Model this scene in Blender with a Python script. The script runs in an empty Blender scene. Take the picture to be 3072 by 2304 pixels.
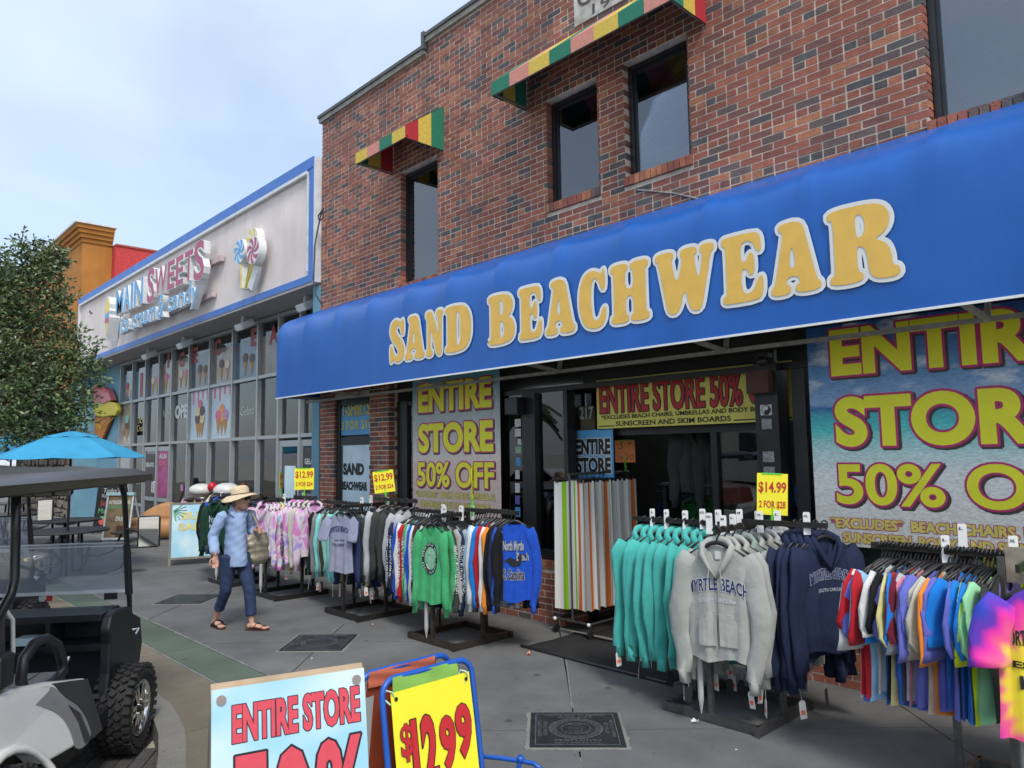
import bpy, bmesh, math, random
from mathutils import Vector, Matrix
random.seed(7)
PI = math.pi
S = bpy.context.scene
COL = S.collection
# ---------------------------------------------------------------- camera
H = 1.95; FPX = 2200.0
YAW, PITCH, ROLL = map(math.radians, (43.7, 5.31, .89))
_f = Vector((-math.cos(YAW)*math.cos(PITCH), math.sin(YAW)*math.cos(PITCH), math.sin(PITCH)))
_r0 = _f.cross(Vector((0, 0, 1))).normalized(); _u0 = _r0.cross(_f)
_r = _r0*math.cos(ROLL)-_u0*math.sin(ROLL); _u = _u0*math.cos(ROLL)+_r0*math.sin(ROLL)
cam = bpy.data.objects.new('camera', bpy.data.cameras.new('camera')); COL.objects.link(cam)
cam.data.sensor_width = 36; cam.data.lens = FPX/3072*36; cam.data.clip_end = 3000; cam.data.clip_start = .05
cam.matrix_world = Matrix(((_r.x, _u.x, -_f.x, 0), (_r.y, _u.y, -_f.y, 0), (_r.z, _u.z, -_f.z, H), (0, 0, 0, 1)))
S.camera = cam
# ---------------------------------------------------------------- sky, sun, exposure
SUN = Vector((.80, -.42, 1.15)).normalized()
w = bpy.data.worlds.new('World'); S.world = w; w.use_nodes = True
nt = w.node_tree; nt.nodes.clear()
def _n(t, **k):
    n = nt.nodes.new(t)
    for a, b in k.items(): setattr(n, a, b)
    return n
sky = _n('ShaderNodeTexSky', sky_type='NISHITA', sun_disc=False)
sky.sun_elevation = math.asin(SUN.z); sky.sun_rotation = math.atan2(SUN.x, SUN.y)
sky.air_density = 1.0; sky.dust_density = 2.2; sky.ozone_density = 1.3
tc = _n('ShaderNodeTexCoord'); mp = _n('ShaderNodeMapping'); mp.inputs['Scale'].default_value = (1, 1, 2.6)
no = _n('ShaderNodeTexNoise'); no.inputs['Scale'].default_value = 1.1; no.inputs['Detail'].default_value = 5; no.inputs['Roughness'].default_value = .5; no.inputs['Distortion'].default_value = .4
cr = _n('ShaderNodeValToRGB'); cr.color_ramp.elements[0].position = .36; cr.color_ramp.elements[0].color = (.34,)*3+(1,); cr.color_ramp.elements[1].position = .66; cr.color_ramp.elements[1].color = (.86,)*3+(1,)
cl = _n('ShaderNodeRGB'); cl.outputs[0].default_value = (4.3, 4.9, 5.5, 1)
mx = _n('ShaderNodeMix', data_type='RGBA'); bg = _n('ShaderNodeBackground'); bg.inputs[1].default_value = .142
ow = _n('ShaderNodeOutputWorld')
L = nt.links.new
L(tc.outputs['Generated'], mp.inputs[0]); L(mp.outputs[0], no.inputs[0]); L(no.outputs[0], cr.inputs[0])
L(cr.outputs[0], mx.inputs[0]); L(sky.outputs[0], mx.inputs[6]); L(cl.outputs[0], mx.inputs[7]); L(mx.outputs[2], bg.inputs[0]); L(bg.outputs[0], ow.inputs[0])
sun = bpy.data.objects.new('sun', bpy.data.lights.new('sun', 'SUN')); COL.objects.link(sun)
sun.data.energy = 1.5; sun.data.angle = math.radians(14); sun.data.color = (1, .95, .88)
sun.rotation_euler = SUN.to_track_quat('Z', 'Y').to_euler()
S.view_settings.view_transform = 'Standard'; S.view_settings.look = 'None'; S.view_settings.gamma = 1; S.view_settings.exposure = .70
S.render.engine = 'CYCLES'
S.cycles.max_bounces = 6; S.cycles.transparent_max_bounces = 12; S.cycles.diffuse_bounces = 3
S.cycles.use_denoising = True
# ---------------------------------------------------------------- measuring helper
def at(px, py, X=None, Y=None, Z=None, D=None):
    "photo pixel (3072 wide) to the point where its ray meets the plane X=, Y= or Z=, or distance D"
    d = _f+_r*((px-1536)/FPX)-_u*((py-1152)/FPX)
    if X is not None: t = X/d.x
    elif Y is not None: t = Y/d.y
    elif Z is not None: t = (Z-H)/d.z
    else: t = D/math.hypot(d.x, d.y)
    return Vector((0, 0, H))+d*t
# ---------------------------------------------------------------- materials
MC = {}
def mat(name, col, rough=.6, metal=0, var=.12, scale=6, bump=0, bscale=60, spec=.5, trans=0, emit=0, coat=0, alpha=1, sheen=0, attr=None, coords='Object'):
    key = (name,)
    if key in MC: return MC[key]
    m = bpy.data.materials.new(name); m.use_nodes = True; MC[key] = m
    t = m.node_tree; b = t.nodes['Principled BSDF']; L = t.links.new
    b.inputs['Roughness'].default_value = rough; b.inputs['Metallic'].default_value = metal
    b.inputs['Specular IOR Level'].default_value = spec
    b.inputs['Transmission Weight'].default_value = trans; b.inputs['Coat Weight'].default_value = coat
    b.inputs['Alpha'].default_value = alpha; b.inputs['Sheen Weight'].default_value = sheen
    tc = t.nodes.new('ShaderNodeTexCoord')
    n = t.nodes.new('ShaderNodeTexNoise'); n.inputs['Scale'].default_value = scale; n.inputs['Detail'].default_value = 5
    L(tc.outputs[coords], n.inputs[0])
    mixn = t.nodes.new('ShaderNodeMix'); mixn.data_type = 'RGBA'; mixn.blend_type = 'MULTIPLY'; mixn.inputs[0].default_value = 1
    rp = t.nodes.new('ShaderNodeMapRange'); rp.inputs[1].default_value = .3; rp.inputs[2].default_value = .7
    rp.inputs[3].default_value = 1-var; rp.inputs[4].default_value = 1+var
    L(n.outputs[0], rp.inputs[0]); L(rp.outputs[0], mixn.inputs[7])
    if attr:
        a = t.nodes.new('ShaderNodeAttribute'); a.attribute_name = attr; L(a.outputs[0], mixn.inputs[6])
    else: mixn.inputs[6].default_value = (*col, 1)
    L(mixn.outputs[2], b.inputs['Base Color'])
    if name in ('brick_clay', 'mortar', 'blue_vinyl', 'orange_stucco', 'pale_pink_stucco'):   # weather streaks
        ge = t.nodes.new('ShaderNodeNewGeometry'); mp2 = t.nodes.new('ShaderNodeMapping'); mp2.inputs['Scale'].default_value = (2.2, 2.2, .45)
        n4 = t.nodes.new('ShaderNodeTexNoise'); n4.inputs['Scale'].default_value = 1.0; n4.inputs['Detail'].default_value = 6; n4.inputs['Roughness'].default_value = .65
        r4 = t.nodes.new('ShaderNodeMapRange'); r4.inputs[1].default_value = .32; r4.inputs[2].default_value = .7; k4 = .10 if 'vinyl' in name or 'stucco' in name else .24; r4.inputs[3].default_value = 1-k4; r4.inputs[4].default_value = 1+k4*.6
        m4 = t.nodes.new('ShaderNodeMix'); m4.data_type = 'RGBA'; m4.blend_type = 'MULTIPLY'; m4.inputs[0].default_value = 1
        L(ge.outputs['Position'], mp2.inputs[0]); L(mp2.outputs[0], n4.inputs[0]); L(n4.outputs[0], r4.inputs[0]); L(mixn.outputs[2], m4.inputs[6]); L(r4.outputs[0], m4.inputs[7]); L(m4.outputs[2], b.inputs['Base Color'])
    if emit:
        b.inputs['Emission Color'].default_value = (*col, 1); b.inputs['Emission Strength'].default_value = emit
    if bump:
        n2 = t.nodes.new('ShaderNodeTexNoise'); n2.inputs['Scale'].default_value = bscale; n2.inputs['Detail'].default_value = 4
        L(tc.outputs[coords], n2.inputs[0])
        bp = t.nodes.new('ShaderNodeBump'); bp.inputs['Strength'].default_value = bump; bp.inputs['Distance'].default_value = .01
        L(n2.outputs[0], bp.inputs['Height']); L(bp.outputs[0], b.inputs['Normal'])
    return m
def ramp_mat(name, build, rough=.5):
    if (name,) in MC: return MC[(name,)]
    m = bpy.data.materials.new(name); m.use_nodes = True; MC[(name,)] = m
    t = m.node_tree; b = t.nodes['Principled BSDF']; b.inputs['Roughness'].default_value = rough
    tc = t.nodes.new('ShaderNodeTexCoord')
    build(t, b, tc); return m
def glass_mat(name, tint, refl=.35, rough=.0, see=.6):
    if (name,) in MC: return MC[(name,)]
    m = bpy.data.materials.new(name); m.use_nodes = True; MC[(name,)] = m
    t = m.node_tree; t.nodes.clear(); L = t.links.new
    g = t.nodes.new('ShaderNodeBsdfGlossy'); g.inputs['Roughness'].default_value = rough; g.inputs[0].default_value = (.95, .97, 1, 1)
    tr = t.nodes.new('ShaderNodeBsdfTransparent'); tr.inputs[0].default_value = (*[c*see for c in tint], 1)
    fr = t.nodes.new('ShaderNodeFresnel'); fr.inputs[0].default_value = 1.5
    mr = t.nodes.new('ShaderNodeMapRange'); mr.inputs[1].default_value = 0; mr.inputs[2].default_value = 1; mr.inputs[3].default_value = refl*.6; mr.inputs[4].default_value = 1
    mx = t.nodes.new('ShaderNodeMixShader'); o = t.nodes.new('ShaderNodeOutputMaterial')
    tcg = t.nodes.new('ShaderNodeNewGeometry'); nz = t.nodes.new('ShaderNodeTexNoise'); nz.inputs['Scale'].default_value = 1.3; nz.inputs['Detail'].default_value = 1
    bpg = t.nodes.new('ShaderNodeBump'); bpg.inputs['Strength'].default_value = .10; bpg.inputs['Distance'].default_value = .02; L(tcg.outputs['Position'], nz.inputs[0]); L(nz.outputs[0], bpg.inputs['Height']); L(bpg.outputs[0], g.inputs['Normal'])
    L(fr.outputs[0], mr.inputs[0]); L(mr.outputs[0], mx.inputs[0]); L(tr.outputs[0], mx.inputs[1]); L(g.outputs[0], mx.inputs[2]); L(mx.outputs[0], o.inputs[0])
    return m
# ---------------------------------------------------------------- objects
def tag(o, label=None, cat=None, group=None, kind=None):
    if label: o['label'] = label
    if cat: o['category'] = cat
    if group: o['group'] = group
    if kind: o['kind'] = kind
    return o
def empty(name, loc=(0, 0, 0), rz=0, label=None, cat=None, group=None, kind=None, M=None):
    o = bpy.data.objects.new(name, None); COL.objects.link(o); o.empty_display_size = .1
    if M is not None: o.matrix_world = M
    else: o.location = loc; o.rotation_euler = (0, 0, rz)
    return tag(o, label, cat, group, kind)
def link(name, me, parent=None, m=None, loc=None, rot=None):
    o = bpy.data.objects.new(name, me); COL.objects.link(o)
    if parent is not None: o.parent = parent
    if loc is not None: o.location = loc
    if rot is not None: o.rotation_euler = rot
    if m is not None:
        if not me.materials: me.materials.append(m)
        else:
            o.material_slots[0].link = 'OBJECT'; o.material_slots[0].material = m
    return o
def omat(o, m):
    o.material_slots[0].link = 'OBJECT'; o.material_slots[0].material = m; return o
class MB:
    def __init__(s): s.v = []; s.f = []; s.m = []; s.c = None
    def box(s, x0, x1, y0, y1, z0, z1, mi=0, T=None):
        i = len(s.v); p = [(x, y, z) for x in (x0, x1) for y in (y0, y1) for z in (z0, z1)]
        if T is not None: p = [tuple(T @ Vector(q)) for q in p]
        s.v += p
        for q in ((0, 1, 3, 2), (4, 6, 7, 5), (0, 4, 5, 1), (2, 3, 7, 6), (0, 2, 6, 4), (1, 5, 7, 3)):
            s.f.append(tuple(i+k for k in q)); s.m.append(mi)
        return s
    def bar(s, a, b, w, h=None, mi=0):
        "rectangular bar from a to b"
        a = Vector(a); b = Vector(b); d = (b-a); L = d.length; d.normalize(); h = h or w
        up = Vector((0, 0, 1)) if abs(d.z) < .95 else Vector((0, 1, 0))
        x = d.cross(up).normalized(); y = x.cross(d)
        M = Matrix(((x.x, d.x, y.x, a.x), (x.y, d.y, y.y, a.y), (x.z, d.z, y.z, a.z), (0, 0, 0, 1)))
        return s.box(-w/2, w/2, 0, L, -h/2, h/2, mi, M)
    def tube(s, pts, r, n=8, mi=0, cap=True, closed=False):
        pts = [Vector(p) for p in pts]; k = len(pts); rr = r if isinstance(r, (list, tuple)) else [r]*k
        i0 = len(s.v); prev = None
        for j, p in enumerate(pts):
            if closed: d = pts[(j+1) % k]-pts[j-1]
            else: d = pts[min(j+1, k-1)]-pts[max(j-1, 0)]
            d.normalize()
            if prev is None:
                up = Vector((0, 0, 1)) if abs(d.z) < .9 else Vector((1, 0, 0)); x = d.cross(up).normalized()
            else: x = (prev-d*prev.dot(d)).normalized()
            prev = x; y = d.cross(x)
            q = rr[j] if isinstance(rr[j], (list, tuple)) else (rr[j], rr[j])
            for a in range(n):
                t = 2*PI*a/n; s.v.append(tuple(p+x*(q[0]*math.cos(t))+y*(q[1]*math.sin(t))))
        for j in range(k if closed else k-1):
            b = (j+1) % k
            for a in range(n):
                s.f.append((i0+j*n+a, i0+j*n+(a+1) % n, i0+b*n+(a+1) % n, i0+b*n+a)); s.m.append(mi)
        if cap and not closed:
            s.f.append(tuple(i0+a for a in reversed(range(n)))); s.m.append(mi)
            s.f.append(tuple(i0+(k-1)*n+a for a in range(n))); s.m.append(mi)
        return s
    def loft(s, rings, mi=0, cap=True, closed=True):
        i0 = len(s.v); n = len(rings[0])
        for r in rings: s.v += [tuple(p) for p in r]
        for j in range(len(rings)-1):
            for a in range(n if closed else n-1):
                s.f.append((i0+j*n+a, i0+j*n+(a+1) % n, i0+(j+1)*n+(a+1) % n, i0+(j+1)*n+a)); s.m.append(mi)
        if cap:
            s.f.append(tuple(i0+a for a in reversed(range(n)))); s.m.append(mi)
            s.f.append(tuple(i0+(len(rings)-1)*n+a for a in range(n))); s.m.append(mi)
        return s
    def prism(s, poly, z0, z1, T=None, mi=0, m2=None):
        i = len(s.v); n = len(poly)
        P = [(x, y, z0) for x, y in poly]+[(x, y, z1) for x, y in poly]
        if T is not None: P = [tuple(T @ Vector(q)) for q in P]
        s.v += P
        s.f.append(tuple(i+k for k in reversed(range(n)))); s.m.append(mi)
        s.f.append(tuple(i+n+k for k in range(n))); s.m.append(mi if m2 is None else m2)
        for k in range(n):
            s.f.append((i+k, i+(k+1) % n, i+n+(k+1) % n, i+n+k)); s.m.append(mi)
        return s
    def quad(s, a, b, c, d, mi=0):
        i = len(s.v); s.v += [tuple(a), tuple(b), tuple(c), tuple(d)]; s.f.append((i, i+1, i+2, i+3)); s.m.append(mi); return s
    def grid(s, P, mi=0):
        i0 = len(s.v); h = len(P); w_ = len(P[0])
        for r in P: s.v += [tuple(p) for p in r]
        for a in range(h-1):
            for b in range(w_-1):
                s.f.append((i0+a*w_+b, i0+a*w_+b+1, i0+(a+1)*w_+b+1, i0+(a+1)*w_+b)); s.m.append(mi)
        return s
    def sphere(s, c, r, nu=12, nv=8, mi=0, T=None):
        c = Vector(c); r = r if isinstance(r, (list, tuple)) else (r, r, r); rings = []
        for j in range(1, nv):
            t = PI*j/nv; rings.append([Vector((r[0]*math.sin(t)*math.cos(2*PI*k/nu), r[1]*math.sin(t)*math.sin(2*PI*k/nu), r[2]*math.cos(t))) for k in range(nu)])
        rings = [[(T @ p if T is not None else p)+c for p in q] for q in rings]
        return s.loft(rings, mi)
    def mesh(s, name='m', mats=(), smooth=False):
        me = bpy.data.meshes.new(name); me.from_pydata(s.v, [], s.f)
        for m in mats: me.materials.append(m)
        if len(mats) > 1: me.polygons.foreach_set('material_index', s.m)
        if smooth: me.polygons.foreach_set('use_smooth', [True]*len(s.f))
        if s.c is not None:
            a = me.color_attributes.new('bc', 'FLOAT_COLOR', 'CORNER'); d = []
            for f, c in zip(s.f, s.c): d += list(c)*len(f)
            a.data.foreach_set('color', d)
        me.validate(); return me
    def build(s, name, mats, parent=None, smooth=False, **k):
        if not isinstance(mats, (list, tuple)): mats = [mats]
        return link(name, s.mesh(name, mats, smooth), parent, None, **k)
def box(name, m, parent, x0, x1, y0, y1, z0, z1):
    return MB().box(x0, x1, y0, y1, z0, z1).build(name, m, parent)
def bevel(o, wd=.01, seg=2):
    b = o.modifiers.new('bevel', 'BEVEL'); b.width = wd; b.segments = seg; b.limit_method = 'ANGLE'; return o
# ---------------------------------------------------------------- lettering
TC = {}
def _curve_to_mesh(cu):
    ob = bpy.data.objects.new('t', cu); me = bpy.data.meshes.new_from_object(ob)
    vs = [v.co.copy() for v in me.vertices]; fs = [tuple(p.vertices) for p in me.polygons]
    bpy.data.objects.remove(ob); bpy.data.meshes.remove(me); bpy.data.curves.remove(cu); return vs, fs
def text_vf(s, off=0.0, ext=0.0, res=3, space=1.0):
    k = (s, off, ext, res, space)
    if k not in TC:
        cu = bpy.data.curves.new('t', 'FONT'); cu.body = s; cu.size = 1; cu.offset = off; cu.extrude = ext; cu.resolution_u = res
        cu.space_character = space; cu.fill_mode = 'BOTH' if ext else 'FRONT'; TC[k] = _curve_to_mesh(cu)
    return TC[k]
EC = {}
def text_edges(s, off, res, space):
    k = (s, off, res, space)
    if k not in EC:
        vs, fs = text_vf(s, off, 0, res, space); cnt = {}
        for f in fs:
            for i in range(len(f)):
                e = (f[i], f[(i+1) % len(f)]); q = (min(e), max(e)); cnt[q] = cnt.get(q, 0)+1
        EC[k] = (vs, [e for e, c in cnt.items() if c == 1])
    return EC[k]
def letters(parent, s, O, U, V, w_, h_, m, off=.02, lift=.004, ext=0, out=0, mout=None, warp=None, name='lettering', space=1.0, res=3, shear=0, shadow=None, mside=None):
    "flat or raised words in the box from O (lower left) spanned by U (width w_) and V (height h_)"
    O = Vector(O); U = Vector(U).normalized(); V = Vector(V).normalized(); N = U.cross(V)
    base, _ = text_vf(s, off, 0, res, space)
    x0 = min(v.x for v in base); x1 = max(v.x for v in base); y0 = min(v.y for v in base); y1 = max(v.y for v in base)
    sx = w_/(x1-x0); sy = h_/(y1-y0)
    def put(off2, lft, mm, nm, dx=0, dy=0, e=0):
        vs, fs = text_vf(s, off2, e/max(sx, sy) if e else 0, res, space)
        P = []
        for v in vs:
            a = (v.x-x0)*sx+dx; b = (v.y-y0)*sy+dy; a += shear*b
            z = lft+(v.z*max(sx, sy)+e if e else 0)
            if warp: a, b = warp(a, b)
            P.append(tuple(O+U*a+V*b+N*z))
        me = bpy.data.meshes.new(nm); me.from_pydata(P, [], fs); me.materials.append(mm)
        if e and mside is not None:
            me.materials.append(mside)
            me.update()
            me.polygons.foreach_set('material_index', [0 if abs(p.normal.dot(N)) > .9 else 1 for p in me.polygons])
        return link(nm, me, parent)
    def rib(wd, lft, mm, nm, dx=0, dy=0):
        vs, es = text_edges(s, off, res, space); Q = []; F = []; js = 0
        for a, b in es:
            A = Vector(((vs[a].x-x0)*sx+dx, (vs[a].y-y0)*sy+dy, 0)); B = Vector(((vs[b].x-x0)*sx+dx, (vs[b].y-y0)*sy+dy, 0))
            A.x += shear*A.y; B.x += shear*B.y
            if warp: A = Vector((*warp(A.x, A.y), 0)); B = Vector((*warp(B.x, B.y), 0))
            t = B-A
            if t.length < 1e-6: continue
            t.normalize(); n_ = Vector((-t.y, t.x, 0))*wd; e = t*wd*.55; i = len(Q); js = (js+1) % 17; z = lft-js*lift*.012
            for q in (A-e-n_, B+e-n_, B+e+n_, A-e+n_): Q.append(tuple(O+U*q.x+V*q.y+N*z))
            F.append((i, i+1, i+2, i+3))
        me = bpy.data.meshes.new(nm); me.from_pydata(Q, [], F); me.materials.append(mm); ob = link(nm, me, parent); ob['kind'] = 'stuff'; return ob
    if shadow is not None: rib(out*sy*1.25, lift*.45, shadow, 'letter_shadow', w_*.010, -w_*.008)
    if out: rib(out*sy, lift*.75, mout, 'letter_outline')
    return put(off, lift, m, name, e=ext)
WHITE = mat('white_paint', (.75, .76, .76), .5, var=.05)
BLACK = mat('black_plastic', (.012, .012, .013), .38, var=.2)
BLACKM = mat('black_steel', (.018, .018, .02), .45, 0, var=.3, scale=20)
YEL = mat('print_yellow', (.93, .90, .035), .5, var=.05)
INKR = mat('print_red', (.52, .02, .025), .5, var=.06)
MAG = mat('print_magenta', (.55, .035, .18), .5, var=.05)
INK = mat('print_black', (.01, .01, .012), .5, var=.05)
DKS = mat('print_shade', (.07, .05, .05), .6, var=.1)
# ================================================================ GROUND
def stain_mat(name, col, var=.25, rough=.85, bump=.25, spots=True, sc=1.3, fleck=0):
    def bd(t, b, tc):
        L = t.links.new
        n = t.nodes.new('ShaderNodeTexNoise'); n.inputs['Scale'].default_value = sc; n.inputs['Detail'].default_value = 9; n.inputs['Roughness'].default_value = .62
        L(tc.outputs['Object'], n.inputs[0])
        r = t.nodes.new('ShaderNodeMapRange'); r.inputs[1].default_value = .28; r.inputs[2].default_value = .72; r.inputs[3].default_value = 1-var; r.inputs[4].default_value = 1+var
        L(n.outputs[0], r.inputs[0])
        n2 = t.nodes.new('ShaderNodeTexNoise'); n2.inputs['Scale'].default_value = 140; n2.inputs['Detail'].default_value = 3; L(tc.outputs['Object'], n2.inputs[0])
        r2 = t.nodes.new('ShaderNodeMapRange'); r2.inputs[1].default_value = .3; r2.inputs[2].default_value = .7; r2.inputs[3].default_value = .84-fleck; r2.inputs[4].default_value = 1.16+fleck
        L(n2.outputs[0], r2.inputs[0])
        mu = t.nodes.new('ShaderNodeMath'); mu.operation = 'MULTIPLY'; L(r.outputs[0], mu.inputs[0]); L(r2.outputs[0], mu.inputs[1])
        last = mu
        if spots:   # old chewing gum and drips
            v = t.nodes.new('ShaderNodeTexVoronoi'); v.inputs['Scale'].default_value = 2.3; v.inputs['Randomness'].default_value = 1
            n3 = t.nodes.new('ShaderNodeTexNoise'); n3.inputs['Scale'].default_value = 9; L(tc.outputs['Object'], n3.inputs[0])
            ad = t.nodes.new('ShaderNodeMath'); ad.operation = 'MULTIPLY_ADD'; ad.inputs[1].default_value = .12; L(n3.outputs[0], ad.inputs[0])
            L(tc.outputs['Object'], v.inputs[0]); L(v.outputs['Distance'], ad.inputs[2])
            r3 = t.nodes.new('ShaderNodeMapRange'); r3.inputs[1].default_value = .115; r3.inputs[2].default_value = .15; r3.inputs[3].default_value = .55; r3.inputs[4].default_value = 1
            L(ad.outputs[0], r3.inputs[0]); m2 = t.nodes.new('ShaderNodeMath'); m2.operation = 'MULTIPLY'; L(mu.outputs[0], m2.inputs[0]); L(r3.outputs[0], m2.inputs[1])
            v5 = t.nodes.new('ShaderNodeTexVoronoi'); v5.inputs['Scale'].default_value = 6.1; L(tc.outputs['Object'], v5.inputs[0]); r5 = t.nodes.new('ShaderNodeMapRange'); r5.inputs[1].default_value = .05; r5.inputs[2].default_value = .085; r5.inputs[3].default_value = .62; r5.inputs[4].default_value = 1; L(v5.outputs['Distance'], r5.inputs[0])
            n6 = t.nodes.new('ShaderNodeTexNoise'); n6.inputs['Scale'].default_value = .45; n6.inputs['Detail'].default_value = 8; n6.inputs['Roughness'].default_value = .7; L(tc.outputs['Object'], n6.inputs[0]); r6 = t.nodes.new('ShaderNodeMapRange'); r6.inputs[1].default_value = .35; r6.inputs[2].default_value = .65; r6.inputs[3].default_value = .82; r6.inputs[4].default_value = 1.14; L(n6.outputs[0], r6.inputs[0])
            m5 = t.nodes.new('ShaderNodeMath'); m5.operation = 'MULTIPLY'; L(m2.outputs[0], m5.inputs[0]); L(r5.outputs[0], m5.inputs[1]); m6 = t.nodes.new('ShaderNodeMath'); m6.operation = 'MULTIPLY'; L(m5.outputs[0], m6.inputs[0]); L(r6.outputs[0], m6.inputs[1]); last = m6
        mx = t.nodes.new('ShaderNodeMix'); mx.data_type = 'RGBA'; mx.blend_type = 'MULTIPLY'; mx.inputs[0].default_value = 1; mx.inputs[6].default_value = (*col, 1)
        L(last.outputs[0], mx.inputs[7]); L(mx.outputs[2], b.inputs['Base Color'])
        bp = t.nodes.new('ShaderNodeBump'); bp.inputs['Strength'].default_value = bump; bp.inputs['Distance'].default_value = .006; L(n2.outputs[0], bp.inputs['Height']); L(bp.outputs[0], b.inputs['Normal'])
    return ramp_mat(name, bd, rough)
CONC = stain_mat('grey_concrete', (.120, .121, .120), .3)
CONC2 = stain_mat('light_concrete', (.20, .195, .175), .2)
GREEN = stain_mat('green_stained_concrete', (.085, .115, .088), .22)
AGG = stain_mat('brown_aggregate', (.165, .142, .105), .22, .9, .6, fleck=.16)
GRAV = stain_mat('grey_aggregate', (.15, .15, .15), .3, .95, .9, fleck=.3, sc=3)
ASPH = stain_mat('pale_street_concrete', (.42, .395, .34), .15)
JOINT = mat('joint_filler', (.17, .175, .17), .9, var=.3, scale=9)
DARKJ = mat('dark_joint', (.035, .035, .035), .95)
o = MB().quad((-400, -400, -.15), (400, -400, -.15), (400, 400, -.15), (-400, 400, -.15)).build('ground', ASPH); tag(o, kind='structure')
def clip(poly, a, b, c):
    "keep a*x+b*y<=c"
    out = []
    for i in range(len(poly)):
        p, q = poly[i], poly[(i+1) % len(poly)]; dp = a*p[0]+b*p[1]-c; dq = a*q[0]+b*q[1]-c
        if dp <= 0: out.append(p)
        if dp*dq < 0: t = dp/(dp-dq); out.append((p[0]+(q[0]-p[0])*t, p[1]+(q[1]-p[1])*t))
    return out
KERB = [(9, -7), (4.5, -3.6), (1.5, -1.6), (-1, -.1), (-3.1, 1.0), (-4.3, 1.52), (-4.94, 1.82), (-5.23, 1.93), (-5.6, 2.05), (-5.95, 2.13), (-6.3, 2.18), (-6.8, 2.2), (-8.6, 2.25), (-10.4, 2.1), (-12, 1.5), (-16, -.5), (-24, -4), (-60, -14)]
# pavement bed: everything inside the kerb
bed = MB(); n = len(KERB)
top = [(x, y, -.03) for x, y in KERB]; back = [(x, 30, -.03) for x, y in KERB]
for i in range(n-1): bed.quad(top[i], back[i], back[i+1], top[i+1])
tag(bed.build('pavement_bed', DARKJ), kind='structure')
pave = empty('pavement', kind='structure')
# diamond slabs of the grey pavement
g = .012; r2 = math.sqrt(.5); per = 3.5*r2
cx, cy = -3.59, 4.0
def sc(v): return math.floor(v)
for i in range(-9, 5):
    for j in range(-9, 8):
        u0 = i*per+g/2; u1 = (i+1)*per-g/2; v0 = j*per+g/2; v1 = (j+1)*per-g/2
        P = [(cx+(u-v)*r2, cy+(u+v)*r2) for u, v in ((u0, v0), (u1, v0), (u1, v1), (u0, v1))]
        P = clip(P, 0, -1, -3.09); P = clip(P, 0, 1, 7.6); P = clip(P, -1, 0, 15.0); P = clip(P, 1, 0, 5)
        if len(P) > 2: MB().prism(P, -.03, random.uniform(-.001, .0005)).build('slab', CONC, pave)
# light joint filler lines on the slabs' edge
for (a, b) in (((cx+.33, cy-.33), (-2.70, 3.1)), ((-7.1+.33, 3.95-.33), (-6.27, 3.1)), ((cx-.33, cy+.33), (-5.45, 5.9)), ((-7.1-.33, 3.95+.33), (-8.9, 6.0))):
    MB().bar((*a, -.008), (*b, -.008), .012, .016).build('joint_line', JOINT, pave)
xs = [-60, -34, -24, -18, -15.0, -12.6, -10.2, -7.9, -5.55, -3.3, -1.0, 1.5, 5]
for a, b in zip(xs, xs[1:]): box('green_slab', GREEN, pave, a+.004, b-.004, 2.665, 3.05, -.03, 0)
for y in (2.645, 3.07): box('joint_line', JOINT, pave, -60, 5, y-.013, y+.013, -.02, .002)
# brown aggregate strip between green band and kerb
for (x0, x1) in ((-60, -20), (-20, -15.0), (-15, -12.6), (-12.6, -10.2), (-10.2, -7.9), (-7.9, -5.55), (-5.55, -3.3), (-3.3, -1.0), (-1, 1.5), (1.5, 5)):
    low = []
    for i in range(n-1):
        (ax, ay), (bx, by) = KERB[i], KERB[i+1]
        for t in (0, .5):
            px, py = ax+(bx-ax)*t, ay+(by-ay)*t
            if x0 < px < x1: low.append((px, py))
    def ky(x):
        for i in range(n-1):
            (ax, ay), (bx, by) = KERB[i], KERB[i+1]
            if bx <= x <= ax: return ay+(by-ay)*(ax-x)/(ax-bx)
        return -4
    low = [(x1-.005, ky(x1-.005))]+low+[(x0+.005, ky(x0+.005))]
    MB().prism(low+[(x0+.005, 2.63), (x1-.005, 2.63)][::1], -.03, 0).build('aggregate_slab', AGG, pave)
# kerb stones
kb = empty('kerb', kind='structure')
for i in range(1, n-2):
    (ax, ay), (bx, by) = KERB[i], KERB[i+1]
    def off(k, d):
        a = Vector(KERB[max(k-1, 0)]); b = Vector(KERB[min(k+1, n-1)]); t = (b-a).normalized(); return Vector(KERB[k])+Vector((-t.y, t.x))*-d
    a0 = off(i, -.0); b0 = off(i+1, -.0); a1 = off(i, -.17); b1 = off(i+1, -.17)
    q = [tuple(a0), tuple(b0), tuple(b1), tuple(a1)]
    MB().prism(q[::-1], -.15, .004).build('kerb_stone', CONC2, kb)
# block paving of the street beside the cart
pv = empty('street_paving', kind='structure'); PAVM = stain_mat('dark_paver', (.075, .072, .07), .25)
bm1 = MB().box(-.095, .095, -.045, .045, -.02, 0).mesh('paver', [PAVM]); bevel_done = 0
T0 = Matrix.Translation((-5.2, 1.35, -.13)) @ Matrix.Rotation(math.radians(-35), 4, 'Z'); cnt = 0
for a in range(-9, 10):
    for b in range(-14, 4):
        p = T0 @ Vector((a*.2+(b % 2)*.1, b*.1, 0))
        if p.y > ky(p.x)-.17: continue
        o = link('paver', bm1, pv); o.matrix_world = Matrix.Translation((p.x, p.y, p.z+random.uniform(-.002, .002))) @ Matrix.Rotation(math.radians(-35), 4, 'Z'); cnt += 1
        if cnt > 290: break
gv = MB().box(-60, -15.0, 3.09, 9, -.03, -.002).build('gravel_surface', GRAV); tag(gv, kind='structure')
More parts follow.
